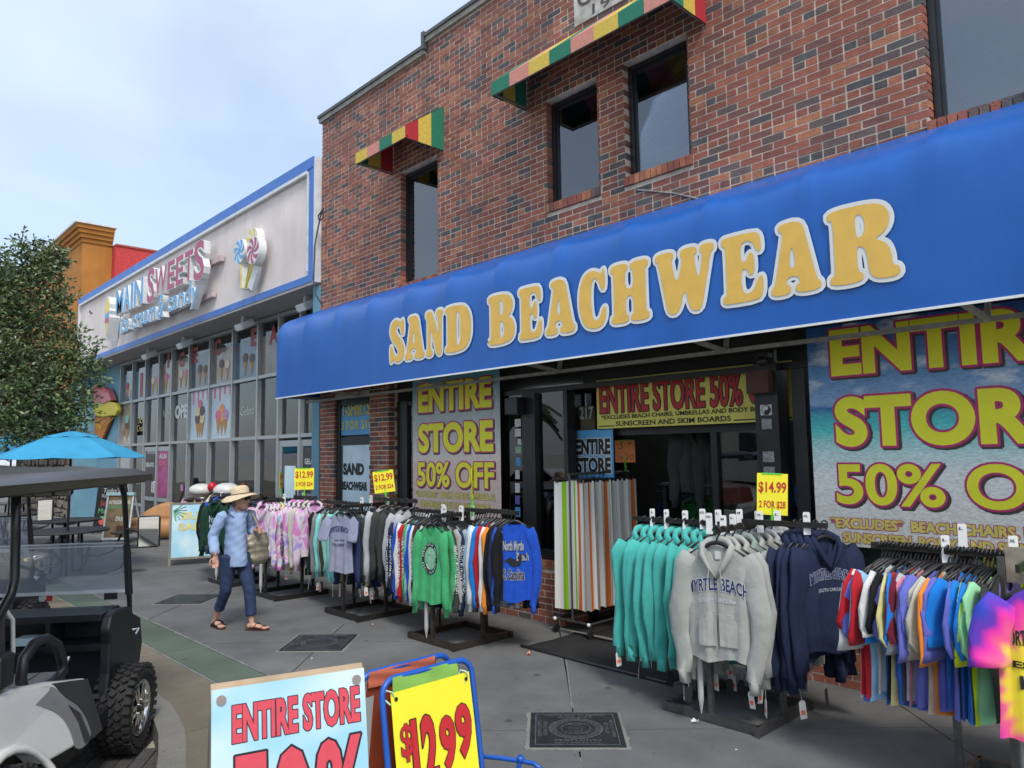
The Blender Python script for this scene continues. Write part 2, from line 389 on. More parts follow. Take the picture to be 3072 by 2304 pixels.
# ================================================================ BRICK BUILDING
YF = 6.2
bb = empty('brick_shop_building', (-5, 6.2, 0), label='two storey red and dark brick shop with black window frames above the long blue awning', cat='building')
def inv(o): o.parent = bb; o.location = o.location-bb.location; return o
BK = [((.285, .095, .066), 24), ((.325, .11, .07), 20), ((.235, .08, .062), 20), ((.36, .145, .082), 10), ((.19, .083, .072), 15), ((.125, .09, .088), 6), ((.088, .083, .09), 5)]
MORT = mat('mortar', (.58, .50, .42), .95, var=.2, scale=12, bump=.5, bscale=90)
BRICKM = mat('brick_clay', (1, 1, 1), .82, var=.22, scale=14, bump=.7, bscale=70, attr='bc')
bricks = []   # (cx, cz, w, h, plane, coord, depth)
CH = .0716; BL = .222
def course_fill(x0, x1, z0, z1, holes=(), plane='Y', c=YF, dark=0, seed=0, phase=0):
    k0 = int(math.ceil(z0/CH-.01)); k = k0
    while (k+1)*CH <= z1+.02:
        za = k*CH; zb = za+CH; segs = [(x0, x1)]
        for hx0, hx1, hz0, hz1 in holes:
            if zb > hz0+.02 and za < hz1-.02:
                ns = []
                for a, b in segs:
                    if hx0 > a: ns.append((a, min(b, hx0)))
                    if hx1 < b: ns.append((max(a, hx1), b))
                segs = [s for s in ns if s[1]-s[0] > .03]
        hdr = (k % 6 == 2); L_ = BL/2 if hdr else BL; offx = (k % 2)*BL/2+phase
        for a, b in segs:
            x = math.floor((a-offx)/L_)*L_+offx
            while x < b-.004:
                p = max(x, a); q = min(x+L_, b)
                if q-p > .035:
                    dk = dark(0.5*(p+q), za) if callable(dark) else dark
                    if random.random() < dk: c_ = random.choice(BK[4:])[0]
                    else:
                        t = random.random()*100; s_ = 0
                        for cc, wt in BK:
                            s_ += wt
                            if t <= s_: c_ = cc; break
                        if hdr and random.random() < .12: c_ = BK[random.choice((5, 6, 4))][0]
                    bricks.append((p+.007, q-.007, za+.0065, zb-.0065, plane, c, c_))
                x += L_
        k += 1
WIN = [(-8.82, -7.95, 4.44, 6.13), (-5.81, -5.04, 4.87, 6.13), (-4.65, -3.86, 4.87, 6.13), (-1.70, .1, 4.47, 6.7)]
sills = [(a-.03, b+.03, c-.105, c) for a, b, c, d in WIN]
def dk(x, z): return (.30 if x > -6.5 else .14) if (4.2 < z < 4.85) else (.10 if z < 5.2 else (.08 if z > 7.2 else .03+.05*(math.sin(x*.9+z*2) > .6)))
course_fill(-11.2, 1.0, 4.1, 7.72, WIN+sills, dark=dk)
course_fill(-8.17, 1.0, 7.72, 7.88, dark=dk)
course_fill(-11.2, -10.71, 0, 3.1); course_fill(-9.69, -9.14, 0, 3.1)
course_fill(-10.71, -9.69, 2.88, 3.1)
course_fill(-9.14, -5.69, 0, .61); course_fill(-3.07, 1.0, 0, .61)
course_fill(YF+.005, 7.4, 0, .61, plane='X', c=-5.69)
course_fill(YF+.11, 6.36, .62, 3.1, plane='X', c=-9.14)
def soldier(x0, x1, z0, z1, proud=.0, plane='Y', c=YF, dark=.12):
    x = x0
    while x < x1-.03:
        q = min(x+.071, x1); c_ = random.choice(BK[4:])[0] if random.random() < dark else random.choice(BK[:4])[0]
        bricks.append((x+.004, q-.004, z0+.004, z1-.002, plane, c-proud, c_)); x += .071
for (a, b, c, d) in sills: soldier(a, b, c, d, .03, dark=.2)
soldier(-9.14, -5.69, .61, .70, .012, dark=.1); soldier(-3.07, 1.0, .61, .72, .012, dark=.1); soldier(YF+.01, 7.4, .61, .70, .0, 'X', -5.69)
def projpx(p):
    d = Vector(p)-Vector((0, 0, H)); z = d.dot(_f)
    return (1536+FPX*d.dot(_r)/z, 1152-FPX*d.dot(_u)/z, z)
rank = []
for i, b in enumerate(bricks):
    if b[4] != 'Y': continue
    px, py, z = projpx(((b[0]+b[1])/2, b[5], (b[2]+b[3])/2))
    if -20 < px < 3090 and -20 < py < 2320 and not (2.75 < b[2] < 3.0 or (3.0 < b[2] < 4.45)) and z > 0: rank.append(((b[1]-b[0])/z, i))
    if b[2] < 1 and b[0] > -9.2 and b[0] < -5.7 and len(rank) and rank[-1][1] == i: rank[-1] = (rank[-1][0]*1.3, i)
rank.sort(reverse=True); solo = set(i for _, i in rank[:296])
allb = MB(); allb.c = []; bmesh_c = {}
def bverts(mb, x0, x1, y0, y1, z0, z1, col):
    "brick with a chipped, slightly uneven face"
    mb.box(x0, x1, y0, y1, z0, z1); mb.c += [(*col, 1)]*6
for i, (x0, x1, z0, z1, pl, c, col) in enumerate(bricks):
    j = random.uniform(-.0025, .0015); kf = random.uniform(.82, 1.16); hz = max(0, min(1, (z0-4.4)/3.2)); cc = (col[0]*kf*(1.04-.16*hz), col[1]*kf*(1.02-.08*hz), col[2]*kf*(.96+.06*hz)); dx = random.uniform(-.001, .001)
    if i in solo:
        hq = round(max(0, min(1, (z0-4.4)/3.2))*3)/3; key = (round(x1-x0, 2), round(z1-z0, 2), col, hq, random.random() < .5)
        if key not in bmesh_c:
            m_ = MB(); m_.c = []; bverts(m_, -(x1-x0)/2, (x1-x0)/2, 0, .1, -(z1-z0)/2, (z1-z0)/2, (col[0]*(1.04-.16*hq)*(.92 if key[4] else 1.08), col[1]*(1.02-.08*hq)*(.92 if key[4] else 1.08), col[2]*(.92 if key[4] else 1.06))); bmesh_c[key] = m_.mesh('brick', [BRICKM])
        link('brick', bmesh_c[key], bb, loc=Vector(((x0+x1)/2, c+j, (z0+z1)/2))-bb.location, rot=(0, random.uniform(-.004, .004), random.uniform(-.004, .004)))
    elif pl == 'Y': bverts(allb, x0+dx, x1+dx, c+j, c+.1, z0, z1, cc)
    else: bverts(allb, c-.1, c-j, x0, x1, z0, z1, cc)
o = inv(allb.build('bricks', BRICKM)); o['kind'] = 'stuff'
# mortar beds
mo = MB(); YM = YF+.0035
def cut(x0, x1, z0, z1, holes, y0=YM, y1=6.42):
    zs = sorted({z0, z1}|{h[2] for h in holes}|{h[3] for h in holes}); zs = [z for z in zs if z0 <= z <= z1]
    for za, zb in zip(zs, zs[1:]):
        seg = [(x0, x1)]
        for h in holes:
            if h[2] <= za+1e-6 and h[3] >= zb-1e-6: seg = [s for a, b in seg for s in ((a, min(b, h[0])), (max(a, h[1]), b)) if s[1]-s[0] > .001]
        for a, b in seg: mo.box(a, b, y0, y1, za, zb)
WIM = [(a-.018, b+.018, c-.016, d+.016) for a, b, c, d in WIN]
cut(-11.185, 1.0, 3.05, 7.74, WIM); cut(-8.165, 1.0, 7.741, 7.9, [])
mo.box(-11.185, -10.732, YM, 7.5, -.02, 3.049); mo.box(-9.668, -9.16, YM, 6.36, -.02, 3.049); mo.box(-10.71, -9.69, YM, 6.42, 2.88, 3.049)
mo.box(-9.13, -5.705, YM, 6.42, -.02, .69); mo.box(-3.064, 1.0, YM, 6.42, -.02, .71); mo.box(-5.9, -5.699, 6.421, 7.4, -.02, .69)
inv(mo.build('mortar', MORT))
# coping and body
COP = mat('coping_concrete', (.26, .25, .23), .9, var=.25, scale=5, bump=.4); CAPM = mat('coping_metal', (.075, .078, .08), .5, var=.2)
for x0, x1, z in ((-11.24, -8.18, 7.74), (-8.18, 1.0, 7.9)):
    inv(box('coping', COP, None, x0, x1, YF-.05, 6.5, z, z+.075)); inv(box('coping_cap', CAPM, None, x0-.01, x1+.003, YF-.075, 6.52, z+.0755, z+.125))
inv(box('flashing', CAPM, None, -8.215, -8.15, YF-.08, 6.5, 7.80, 8.06))
ROOFW = mat('roof_membrane', (.3, .3, .3), .9)
inv(box('rear_wall', ROOFW, None, -11.18, 1.0, 6.9, 15, 3.35, 7.7)); inv(box('room_partition', ROOFW, None, -11.18, 1.0, 6.45, 6.89, 7.1, 7.7))
# upper windows
FRM = mat('black_window_frame', (.012, .014, .018), .35, var=.2); UG = glass_mat('upper_glass', (.9, .95, 1), .22, see=.62)
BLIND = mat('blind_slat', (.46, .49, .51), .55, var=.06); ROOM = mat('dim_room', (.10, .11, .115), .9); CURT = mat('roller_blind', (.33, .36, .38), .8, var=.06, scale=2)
for wi, (a, b, c, d) in enumerate(WIN):
    fr = MB(); t = .05
    for q in ((a, a+t, c, d), (b-t, b, c, d), (a+t, b-t, d-t, d), (a+t, b-t, c, c+t*.6)): fr.box(q[0], q[1], 6.285, 6.37, q[2], q[3])
    for q in ((a+t, a+t+.03, c+t*.6, d-t), (b-t-.03, b-t, c+t*.6, d-t), (a+t+.03, b-t-.03, d-t-.03, d-t)): fr.box(q[0], q[1], 6.31, 6.345, q[2], q[3])
    f = inv(fr.build('window', FRM)); f2 = box('pane', UG, f, a+t, b-t, 6.322, 6.33, c+.03, d-t)
    if wi == 0: box('blind', CURT, f, a+.04, b-.04, 6.44, 6.45, c, d-.05)
    elif wi == 3:
        sl = MB()
        for k in range(46):
            z = c+.1+k*.045; tl = max(0, .5-k*.018)
            sl.bar((a+.14, 6.43, z), (b, 6.43, z+.035*k*.0+tl*.9*(0 if k > 30 else 1)), .03, .002) if z < d else None
        sl.build('blind_slats', BLIND, f); box('blind', CURT, f, a+.04, b, 6.47, 6.48, c, d)
    else:
        sl = MB()
        for k in range(int((d-c)/.035)): sl.bar((a+.03, 6.42, c+.04+k*.035), (b-.03, 6.42, c+.04+k*.035), .028, .0018)
        sl.build('blind_slats', BLIND, f); box('blind', CURT, f, a+.04, b-.04, 6.45, 6.455, c, c+(d-c)*.72)
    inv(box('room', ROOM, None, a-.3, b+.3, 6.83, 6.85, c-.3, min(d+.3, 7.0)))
# date stone
ds = inv(box('date_stone', mat('date_stone', (.42, .41, .39), .85, var=.35, scale=9), None, -5.33, -4.05, YF-.012, YF+.01, 6.87, 7.42))
letters(ds, 'GRIFFIN', (-5.27+0, YF-.014, 7.06), (1, 0, 0), (0, 0, 1), 1.1, .26, DKS, off=0); letters(ds, '1946', (-5.05, YF-.014, 6.90), (1, 0, 0), (0, 0, 1), .62, .12, DKS, off=0)
# pale cracks repaired in the brickwork
def crack(pts, r=.006):
    P = [at(900+x/2.37, 300+y/2.37, Y=YF-.004) for x, y in pts]; Q = []
    for a, b in zip(P, P[1:]):
        for k in range(5): Q.append(a.lerp(b, k/5)+Vector((random.uniform(-.012, .012), 0, random.uniform(-.008, .008))))
    mb = MB()
    for a, b in zip(Q, Q[1:]): mb.bar(a, b, random.uniform(.4, 1.6)*r, .004)
    inv(mb.build('mortar_crack', COP))
crack([(1205, 75), (1165, 130), (1120, 195), (1085, 270), (1030, 330), (1020, 355)]); crack([(795, -40), (770, 40), (765, 160)], .004)
cb = [at(1600+x/2.37, 1350/2.37*0+y/2.37, Y=YF-.01) for x, y in ((740, 1350), (880, 1362), (1000, 1375), (1090, 1395), (1200, 1420))]
inv(MB().tube(cb, .009).build('conduit', COP))
# ---------------------------------------------------------------- small striped awnings
SY, SG, SR, SP = [mat(n_, c_, .7, var=.12, scale=30, bump=.3, bscale=200) for n_, c_ in (('awning_yellow', (.62, .45, .07)), ('awning_green', (.012, .17, .10)), ('awning_red', (.42, .02, .03)), ('awning_pink', (.58, .24, .19)))]
def striped_awning(xl, xr, yb, zb, zt, zv, cols, side_r, side_l, label):
    o = empty('window_awning', (xl, YF, zb), label=label, cat='awning', group='striped window awnings'); I = -o.location
    nS = len(cols)
    for k, c in enumerate(cols):
        a = xl+(xr-xl)*k/nS; b = xl+(xr-xl)*(k+1)/nS
        m_ = MB().quad((a, yb, zb), (b, yb, zb), (b, yb, zv), (a, yb, zv)).quad((a, yb, zv), (b, yb, zv), (b, YF-.005, zt), (a, YF-.005, zt))
        q = m_.build('stripe', c, o, loc=I); sm = q.modifiers.new('t', 'SOLIDIFY'); sm.thickness = .004
    for x, cs, sg in ((xr, side_r, 1), (xl, side_l, -1)):
        kk = len(cs)
        for k, c in enumerate(cs):
            y0 = yb+(YF-.005-yb)*k/kk; y1 = yb+(YF-.005-yb)*(k+1)/kk
            z0 = zv+(zt-zv)*k/kk; z1 = zv+(zt-zv)*(k+1)/kk
            MB().quad((x, y0, zb), (x, y1, zb), (x, y1, z1), (x, y0, z0)).build('side_stripe', c, o, loc=I)
    fr = MB().bar((xl+.03, yb+.03, zb+.02), (xl+.03, YF, zb+.02), .02).bar((xr-.03, yb+.03, zb+.02), (xr-.03, YF, zb+.02), .02).bar((xl, yb+.03, zb+.02), (xr, yb+.03, zb+.02), .02)
    fr.build('frame', mat('galvanised', (.35, .35, .35), .4, .8), o, loc=I)
    return o
striped_awning(-9.03, -7.79, 5.54, 6.17, 6.81, 6.33, [SY, SP, SG, SY], [SR, SY, SG], [SG, SY, SR], 'short yellow, pink and green striped awning over the leftmost upper window')
striped_awning(-6.14, -3.62, 5.60, 6.14, 6.80, 6.30, [SG, SP, SY, SG, SP, SY, SG, SP], [SG, SY, SR], [SG, SY, SG], 'long green, pink and yellow striped awning over the pair of upper windows')
# ---------------------------------------------------------------- long blue awning
VIN = mat('blue_vinyl', (.010, .105, .42), .36, var=.07, scale=2.5, spec=.45, bump=.04, bscale=25)
AX0, AX1 = -11.17, 2.0
aw = empty('shop_awning', (AX0, YF, 2.87), label='long rounded blue vinyl awning with yellow SAND BEACHWEAR lettering', cat='awning'); AI = -aw.location
prof = [(5.40, 2.875), (5.401, 3.1), (5.402, 3.35), (5.404, 3.6), (5.408, 3.80), (5.42, 3.91), (5.445, 3.99), (5.48, 4.05), (5.53, 4.10), (5.60, 4.145), (5.70, 4.19), (5.83, 4.245), (5.98, 4.31), (6.10, 4.365), (6.195, 4.41)]
RIB = .878; P = []
nx = int((AX1-AX0)/RIB*14)
for j, (y, z) in enumerate(prof):
    row = []; up = max(0, (j-3)/(len(prof)-4))
    for i in range(nx+1):
        x = AX0+(AX1-AX0)*i/nx; ph = ((x-AX0)/RIB) % 1; sag = (math.sin(PI*ph))**.6
        b_ = .028*sag*math.sin(PI*min(1, up*1.0)**.8) if up > 0 else 0; b_ -= .009*math.exp(-((ph-.02)/.03)**2) if j > 3 else 0
        wv = .004*math.sin(x*5.1+z*3)*math.sin(x*2.3) if j < 6 else 0
        row.append((x, min(y+b_*.8-wv, 6.198), z-b_))
    P.append(row)
o = MB().grid(P).build('canopy', VIN, aw, smooth=True, loc=AI)
end = [(y, z) for y, z in prof]+[(6.195, 2.875)]
MB().prism([(y, z) for y, z in end], AX0-.004, AX0+.004, T=Matrix(((0, 0, 1, 0), (1, 0, 0, 0), (0, 1, 0, 0), (0, 0, 0, 1)))).build('end_panel', VIN, aw, loc=AI)
MB().bar((AX0, 5.396, 2.868), (AX1, 5.396, 2.868), .016, .018).build('piping', WHITE, aw, loc=AI)
FRA = mat('awning_frame_paint', (.30, .30, .28), .5, var=.25, scale=15)
fr = MB().bar((AX0, 5.43, 2.90), (AX1, 5.43, 2.90), .03).bar((AX0+.02, 5.43, 2.9), (AX0+.02, 6.19, 2.9), .03)
fr.build('front_rail', FRA, aw, loc=AI)
fr = MB().bar((AX0, 5.95, 2.83), (AX1, 5.95, 2.83), .035)
x = AX0+1.6
while x < AX1:
    fr.bar((x, 5.95, 2.83), (x, 6.0, 3.05), .035).bar((x, 5.95, 2.83), (x-.03, 5.45, 2.89), .035); x += 2.05
fr.build('rear_rail', FRA, aw, loc=AI)
# dark wall strip and ceiling under the awning
LINT = mat('dark_lintel_board', (.022, .021, .02), .8, var=.4, scale=4)
inv(box('lintel_board', LINT, None, -9.14, 1.0, 6.205, 6.42, 3.0, 3.049))
inv(box('lintel_beam', LINT, None, -9.13, 1.0, 6.36, 6.46, 2.86, 2.998))
# awning words
GL = {
'S': ([(.92,.99),(.94,.62),(.80,.62),(.72,.80),(.56,.88),(.44,.82),(.43,.72),(.56,.62),(.80,.48),(.97,.28),(.90,.07),(.62,-.02),(.38,.02),(.24,.07),(.18,0),(.05,0),(.04,.40),(.18,.40),(.28,.20),(.46,.11),(.58,.16),(.60,.28),(.44,.40),(.16,.55),(.04,.75),(.13,.95),(.40,1.02),(.60,.98),(.74,.93),(.80,.99)], []),
'A': ([(0,0),(0,.12),(.08,.14),(.30,.88),(.20,.89),(.20,1),(.68,1),(.93,.14),(1,.12),(1,0),(.50,0),(.50,.12),(.60,.13),(.57,.24),(.34,.24),(.31,.13),(.40,.12),(.40,0)], [[(.37,.36),(.54,.36),(.46,.72)]]),
'N': ([(0,0),(0,.12),(.1,.13),(.1,.87),(0,.88),(0,1),(.38,1),(.74,.42),(.74,.87),(.62,.88),(.62,1),(1,1),(1,.88),(.92,.87),(.92,0),(.66,0),(.26,.66),(.26,.13),(.38,.12),(.38,0)], []),
'D': ([(0,0),(0,.12),(.09,.13),(.09,.87),(0,.88),(0,1),(.55,1),(.84,.93),(.98,.72),(1,.5),(.98,.28),(.84,.07),(.55,0)], [[(.44,.14),(.44,.86),(.52,.86),(.60,.74),(.60,.26),(.52,.14)]]),
'B': ([(0,0),(0,.12),(.09,.13),(.09,.87),(0,.88),(0,1),(.58,1),(.84,.94),(.95,.78),(.88,.60),(.74,.53),(.92,.46),(1,.27),(.92,.07),(.62,0)], [[(.43,.58),(.43,.88),(.52,.88),(.58,.80),(.58,.66),(.52,.58)], [(.43,.12),(.43,.46),(.52,.46),(.60,.37),(.60,.21),(.52,.12)]]),
'E': ([(0,0),(0,.12),(.1,.13),(.1,.87),(0,.88),(0,1),(.94,1),(.98,.70),(.86,.70),(.76,.88),(.47,.88),(.47,.58),(.62,.60),(.66,.70),(.79,.70),(.79,.38),(.66,.38),(.62,.48),(.47,.48),(.47,.12),(.74,.12),(.88,.34),(1,.34),(.96,0)], []),
'C': ([(.97,1),(.97,.64),(.84,.64),(.74,.82),(.60,.89),(.48,.80),(.44,.5),(.48,.2),(.60,.11),(.76,.16),(.88,.34),(1,.34),(.97,.12),(.80,0),(.52,-.02),(.2,.05),(.04,.28),(0,.5),(.04,.74),(.2,.96),(.5,1.02),(.72,.97),(.84,.92),(.88,1)], []),
'H': ([(0,0),(0,.12),(.08,.13),(.08,.87),(0,.88),(0,1),(.47,1),(.47,.88),(.39,.87),(.39,.56),(.61,.56),(.61,.87),(.53,.88),(.53,1),(1,1),(1,.88),(.92,.87),(.92,.13),(1,.12),(1,0),(.53,0),(.53,.12),(.61,.13),(.61,.44),(.39,.44),(.39,.13),(.47,.12),(.47,0)], []),
'W': ([(0,1),(.32,1),(.32,.88),(.27,.87),(.37,.42),(.48,.87),(.44,.88),(.44,1),(.72,1),(.72,.88),(.66,.87),(.735,.42),(.82,.87),(.77,.88),(.77,1),(1,1),(1,.88),(.95,.87),(.77,0),(.58,0),(.50,.42),(.40,0),(.20,0),(.05,.87),(0,.88)], []),
'R': ([(0,0),(0,.12),(.08,.13),(.08,.87),(0,.88),(0,1),(.55,1),(.82,.95),(.92,.77),(.84,.59),(.66,.52),(.84,.45),(.90,.30),(.90,.15),(1,.13),(1,0),(.70,0),(.58,.08),(.56,.36),(.50,.46),(.41,.46),(.41,.13),(.49,.12),(.49,0)], [[(.41,.58),(.41,.88),(.49,.88),(.55,.80),(.55,.66),(.49,.58)]]),
}
def chaikin(P):
    out = []
    for i in range(len(P)):
        a = Vector(P[i]); b = Vector(P[(i+1) % len(P)]); d = (b-a).length; t = min(.25, .035/max(d, 1e-6)) if d > .3 else .25
        out += [a.lerp(b, t), a.lerp(b, 1-t)]
    return out
def glyph(ch, x0, x1, z0, z1, y, off, m, nm):
    out, holes = GL[ch]; cu = bpy.data.curves.new('g', 'CURVE'); cu.dimensions = '2D'; cu.fill_mode = 'FRONT'; cu.offset = off
    for P in [out]+holes:
        Q = chaikin(chaikin([(p[0]*(x1-x0), p[1]*(z1-z0)) for p in P]))
        sp = cu.splines.new('POLY'); sp.points.add(len(Q)-1); sp.use_cyclic_u = True
        for k, q in enumerate(Q): sp.points[k].co = (q.x, q.y, 0, 1)
    vs, fs = _curve_to_mesh(cu); me = bpy.data.meshes.new(nm)
    me.from_pydata([(x0+v.x, y, z0+v.y) for v in vs], [], fs)
    me.update()
    if me.polygons and sum(p.normal.y*p.area for p in me.polygons) > 0: me.flip_normals()
    me.materials.append(m); return link(nm, me, aw, loc=AI)
def glyph_border(ch, x0, x1, z0, z1, y, r):
    out, holes = GL[ch]; mb = MB()
    for P in [out]+holes:
        Q = chaikin(chaikin([(p[0]*(x1-x0), p[1]*(z1-z0)) for p in P])); R = [Q[0]]
        for q in Q[1:]:
            if (q-R[-1]).length > .004: R.append(q)
        mb.tube([(x0+q.x, y, z0+q.y) for q in R], [(.0009, r)]*len(R), 8, closed=True)
        for q in R: mb.tube([(x0+q.x, y+.001, z0+q.y), (x0+q.x, y-.0007+random.uniform(-.0002, .0002), z0+q.y)], [r*.99, r*.985], 10)
    mb.build('letter_border', WHV, aw, loc=AI)
GOLD = mat('gold_vinyl', (.74, .46, .09), .5, var=.06, scale=8)
WHV = mat('white_vinyl', (.68, .70, .70), .5, var=.05)
for k, (ch, a, b) in enumerate([('S', -7.97, -7.55), ('A', -7.62, -7.15), ('N', -7.18, -6.78), ('D', -6.80, -6.26), ('B', -6.03, -5.54), ('E', -5.54, -5.14), ('A', -5.15, -4.69), ('C', -4.70, -4.29), ('H', -4.30, -3.80), ('W', -3.79, -3.13), ('E', -3.13, -2.70), ('A', -2.71, -2.25), ('R', -2.25, -1.70)]):
    e = .035; zt = 3.655+.02*(k/12)
    glyph_border(ch, a+e, b-e, 3.125, zt+.012, 5.389, e*.92)
    glyph(ch, a+e, b-e, 3.125, zt+.012, 5.3835, .0, GOLD, 'letter')
# ---------------------------------------------------------------- shop front under the awning
SF = mat('black_shopfront', (.013, .013, .014), .4, var=.4, scale=5)
SG1 = glass_mat('shop_glass', (.8, .88, .88), .05, see=.78)
YG = 6.36
def part(name, m, *a): return inv(box(name, m, None, *a))
part('window_frame', SF, -9.10, -8.86, YG-.04, YG+.06, .70, 2.72); part('window_frame', SF, -9.10, -5.72, YG-.05, YG+.08, .702, .80)
part('window_frame', SF, -9.10, -1.0+2, YG-.03, YG+.05, 2.66, 2.719)
part('post', SF, -6.42, -6.20, YG-.07, YG+.07, .802, 2.655); part('post', SF, -5.76, -5.70, YG-.04, YG+.1, .802, 2.655)
part('window_frame', SF, -3.0, -2.88, YG-.04, YG+.06, .80, 2.655); part('window_frame', SF, -3.0, 1.0, YG-.05, YG+.08, .722, .80)
part('glass_pane', SG1, -8.86, -6.42, YG, YG+.008, .8, 2.66); part('glass_pane', SG1, -6.2, -5.76, YG, YG+.008, .8, 2.66); part('glass_pane', SG1, -2.88, 1.0, YG, YG+.008, .8, 2.66)
inv(box('glass_pane', SG1, None, -5.74, -5.735, YG+.1, 7.4, .8, 2.66)); part('window_frame', SF, -5.77, -5.70, YG+.1, 7.4, .702, .80)
col = part('entry_column', SF, -3.30, -3.08, 6.21, 6.42, 0, 2.72)
# door between the piers
dr = inv(box('door', SF, None, -10.712, -9.692, 6.31, 6.37, .05, 2.87)); DI = Vector((0, 0, 0))
DRC = [at(900+x/4.148, 1150+y/4.148, Y=6.27) for x, y in ((508, 305), (506, 650), (862, 262), (520, 770), (500, 1500), (850, 758), (848, 1450))]
def world_child(o, parent):
    o.parent = parent; o.matrix_parent_inverse = Matrix.Identity(4); p = Vector((0, 0, 0)); q = parent
    while q is not None: p += q.location; q = q.parent
    o.location = o.location-p; return o
SKYB = mat('poster_sky_blue', (.10, .38, .72), .5, var=.15, scale=3); PALE = mat('poster_pale_blue', (.58, .76, .84), .5, var=.12, scale=3)
b0, b1 = DRC[0], DRC[1]
ts = world_child(box('transom_sign', SKYB, None, b0.x, -9.692, 6.265, 6.275, b1.z, b0.z), dr)
dsn = world_child(box('door_sign', PALE, None, DRC[3].x, -9.70, 6.265, 6.275, .62, DRC[3].z), dr)
for q in ((-10.708, -10.61, 6.24, 6.309, .05, 2.87), (-10.609, -9.693, 6.25, 6.309, b1.z-.16, b1.z-.03), (-10.609, -9.693, 6.25, 6.309, b0.z+.02, 2.87)):
    world_child(box('door_frame', SF, None, *q), dr)
world_child(box('door_frame', SF, None, -10.609, -10.56, 6.25, 6.307, .05, b1.z-.17), dr)
def wl(parent, s, px, wx, m, **k):
    "words given by lower-left world point and size, parented with world offset undone"
    n0 = set(bpy.data.objects); letters(None, s, px, k.pop('U', (1, 0, 0)), k.pop('V', (0, 0, 1)), wx[0], wx[1], m, **k)
    for o in set(bpy.data.objects)-n0: world_child(o, parent)
LZ = b1.z
YTX = mat('poster_yellow_text', (.62, .62, .16), .5)
wl(ts, 'T-SHIRTS', (b0.x+.03, 6.264, LZ+.30), (.86, .24), YTX, off=.03, out=.02, mout=DKS)
wl(ts, '3 FOR $10', (b0.x+.03, 6.264, LZ+.06), (.92, .17), YTX, off=.02, out=.02, mout=DKS)
sz = DRC[3].z
wl(dsn, 'SAND', (DRC[3].x+.06, 6.264, sz-.48), (.62, .19), INK, off=.06)
wl(dsn, 'BEACHWEAR', (DRC[3].x+.02, 6.264, sz-.72), (.76, .14), INK, off=.06)
TEAL = mat('ink_teal', (.01, .13, .13), .5)
wl(dsn, 'Best on the', (DRC[3].x+.08, 6.264, sz-1.33), (.60, .16), TEAL, off=-.01, shear=.35); wl(dsn, 'Beach', (DRC[3].x+.2, 6.264, sz-1.52), (.36, .15), TEAL, off=-.01, shear=.35)
# interior
INT = mat('store_wall', (.05, .048, .045), .9, var=.3, scale=2); IFL = mat('store_floor', (.03, .03, .032), .5)
inv(box('store_ceiling', INT, None, -9.14, 1.0, 6.56, 11, 2.98, 3.0)); inv(box('store_back_wall', INT, None, -9.14, 1.0, 11, 11.1, 0, 3)); part('store_floor', IFL, -9.13, 1.0, 6.43, 11, -.01, .006)
inv(box('store_side_wall', INT, None, -9.16, -9.142, 6.4, 11, 0, 3)); inv(box('store_side_wall', INT, None, 1.0, 1.1, 6.4, 11, 0, 3))
WD = mat('plywood_backing', (.12, .075, .04), .7, var=.3, scale=3)
inv(box('window_backing', WD, None, -8.9, -5.8, 7.35, 7.38, .7, 1.15)); inv(box('window_ledge', WD, None, -9.1, -5.78, 6.44, 7.3, .72, .76)); inv(box('window_ledge', WD, None, -3.0, 1.0, 6.44, 7.1, .72, .76))
LGT = mat('fluorescent_tube', (.9, .95, 1), .5, emit=7)
for (x, y) in ((-8, 8.6), (-5.6, 8.2), (-3.0, 8.4), (-1, 8.6), (-4.2, 9.8), (-7, 10)): inv(box('fluorescent_tube', LGT, None, x-.6, x+.6, y, y+.03, 2.93, 2.95))
# entry: transom, door frame, 217
part('transom', SF, -5.70, -3.30, 6.62, 6.68, 2.12, 2.2); part('transom', SF, -5.70, -3.30, 6.62, 6.68, 2.66, 2.97)
tg = part('transom_glass', SG1, -5.70, -3.30, 6.65, 6.655, 2.2, 2.66); part('door_jamb', SF, -5.70, -5.62, 6.6, 6.7, 0, 2.12); part('door_jamb', SF, -4.02, -3.95, 6.62, 6.7, 0, 2.12)
part('door_leaf', SG1, -3.95, -3.3, 6.66, 6.67, .02, 2.12)
part('transom', SF, -5.12, -5.07, 6.62, 6.68, 2.2, 2.66)
p = at(1600+308/2.212, 900+795/2.212, Y=6.6)
wl(tg, '217', (p.x, 6.6, p.z), (.215, .15), mat('number_grey', (.42, .44, .43), .5), off=.03)
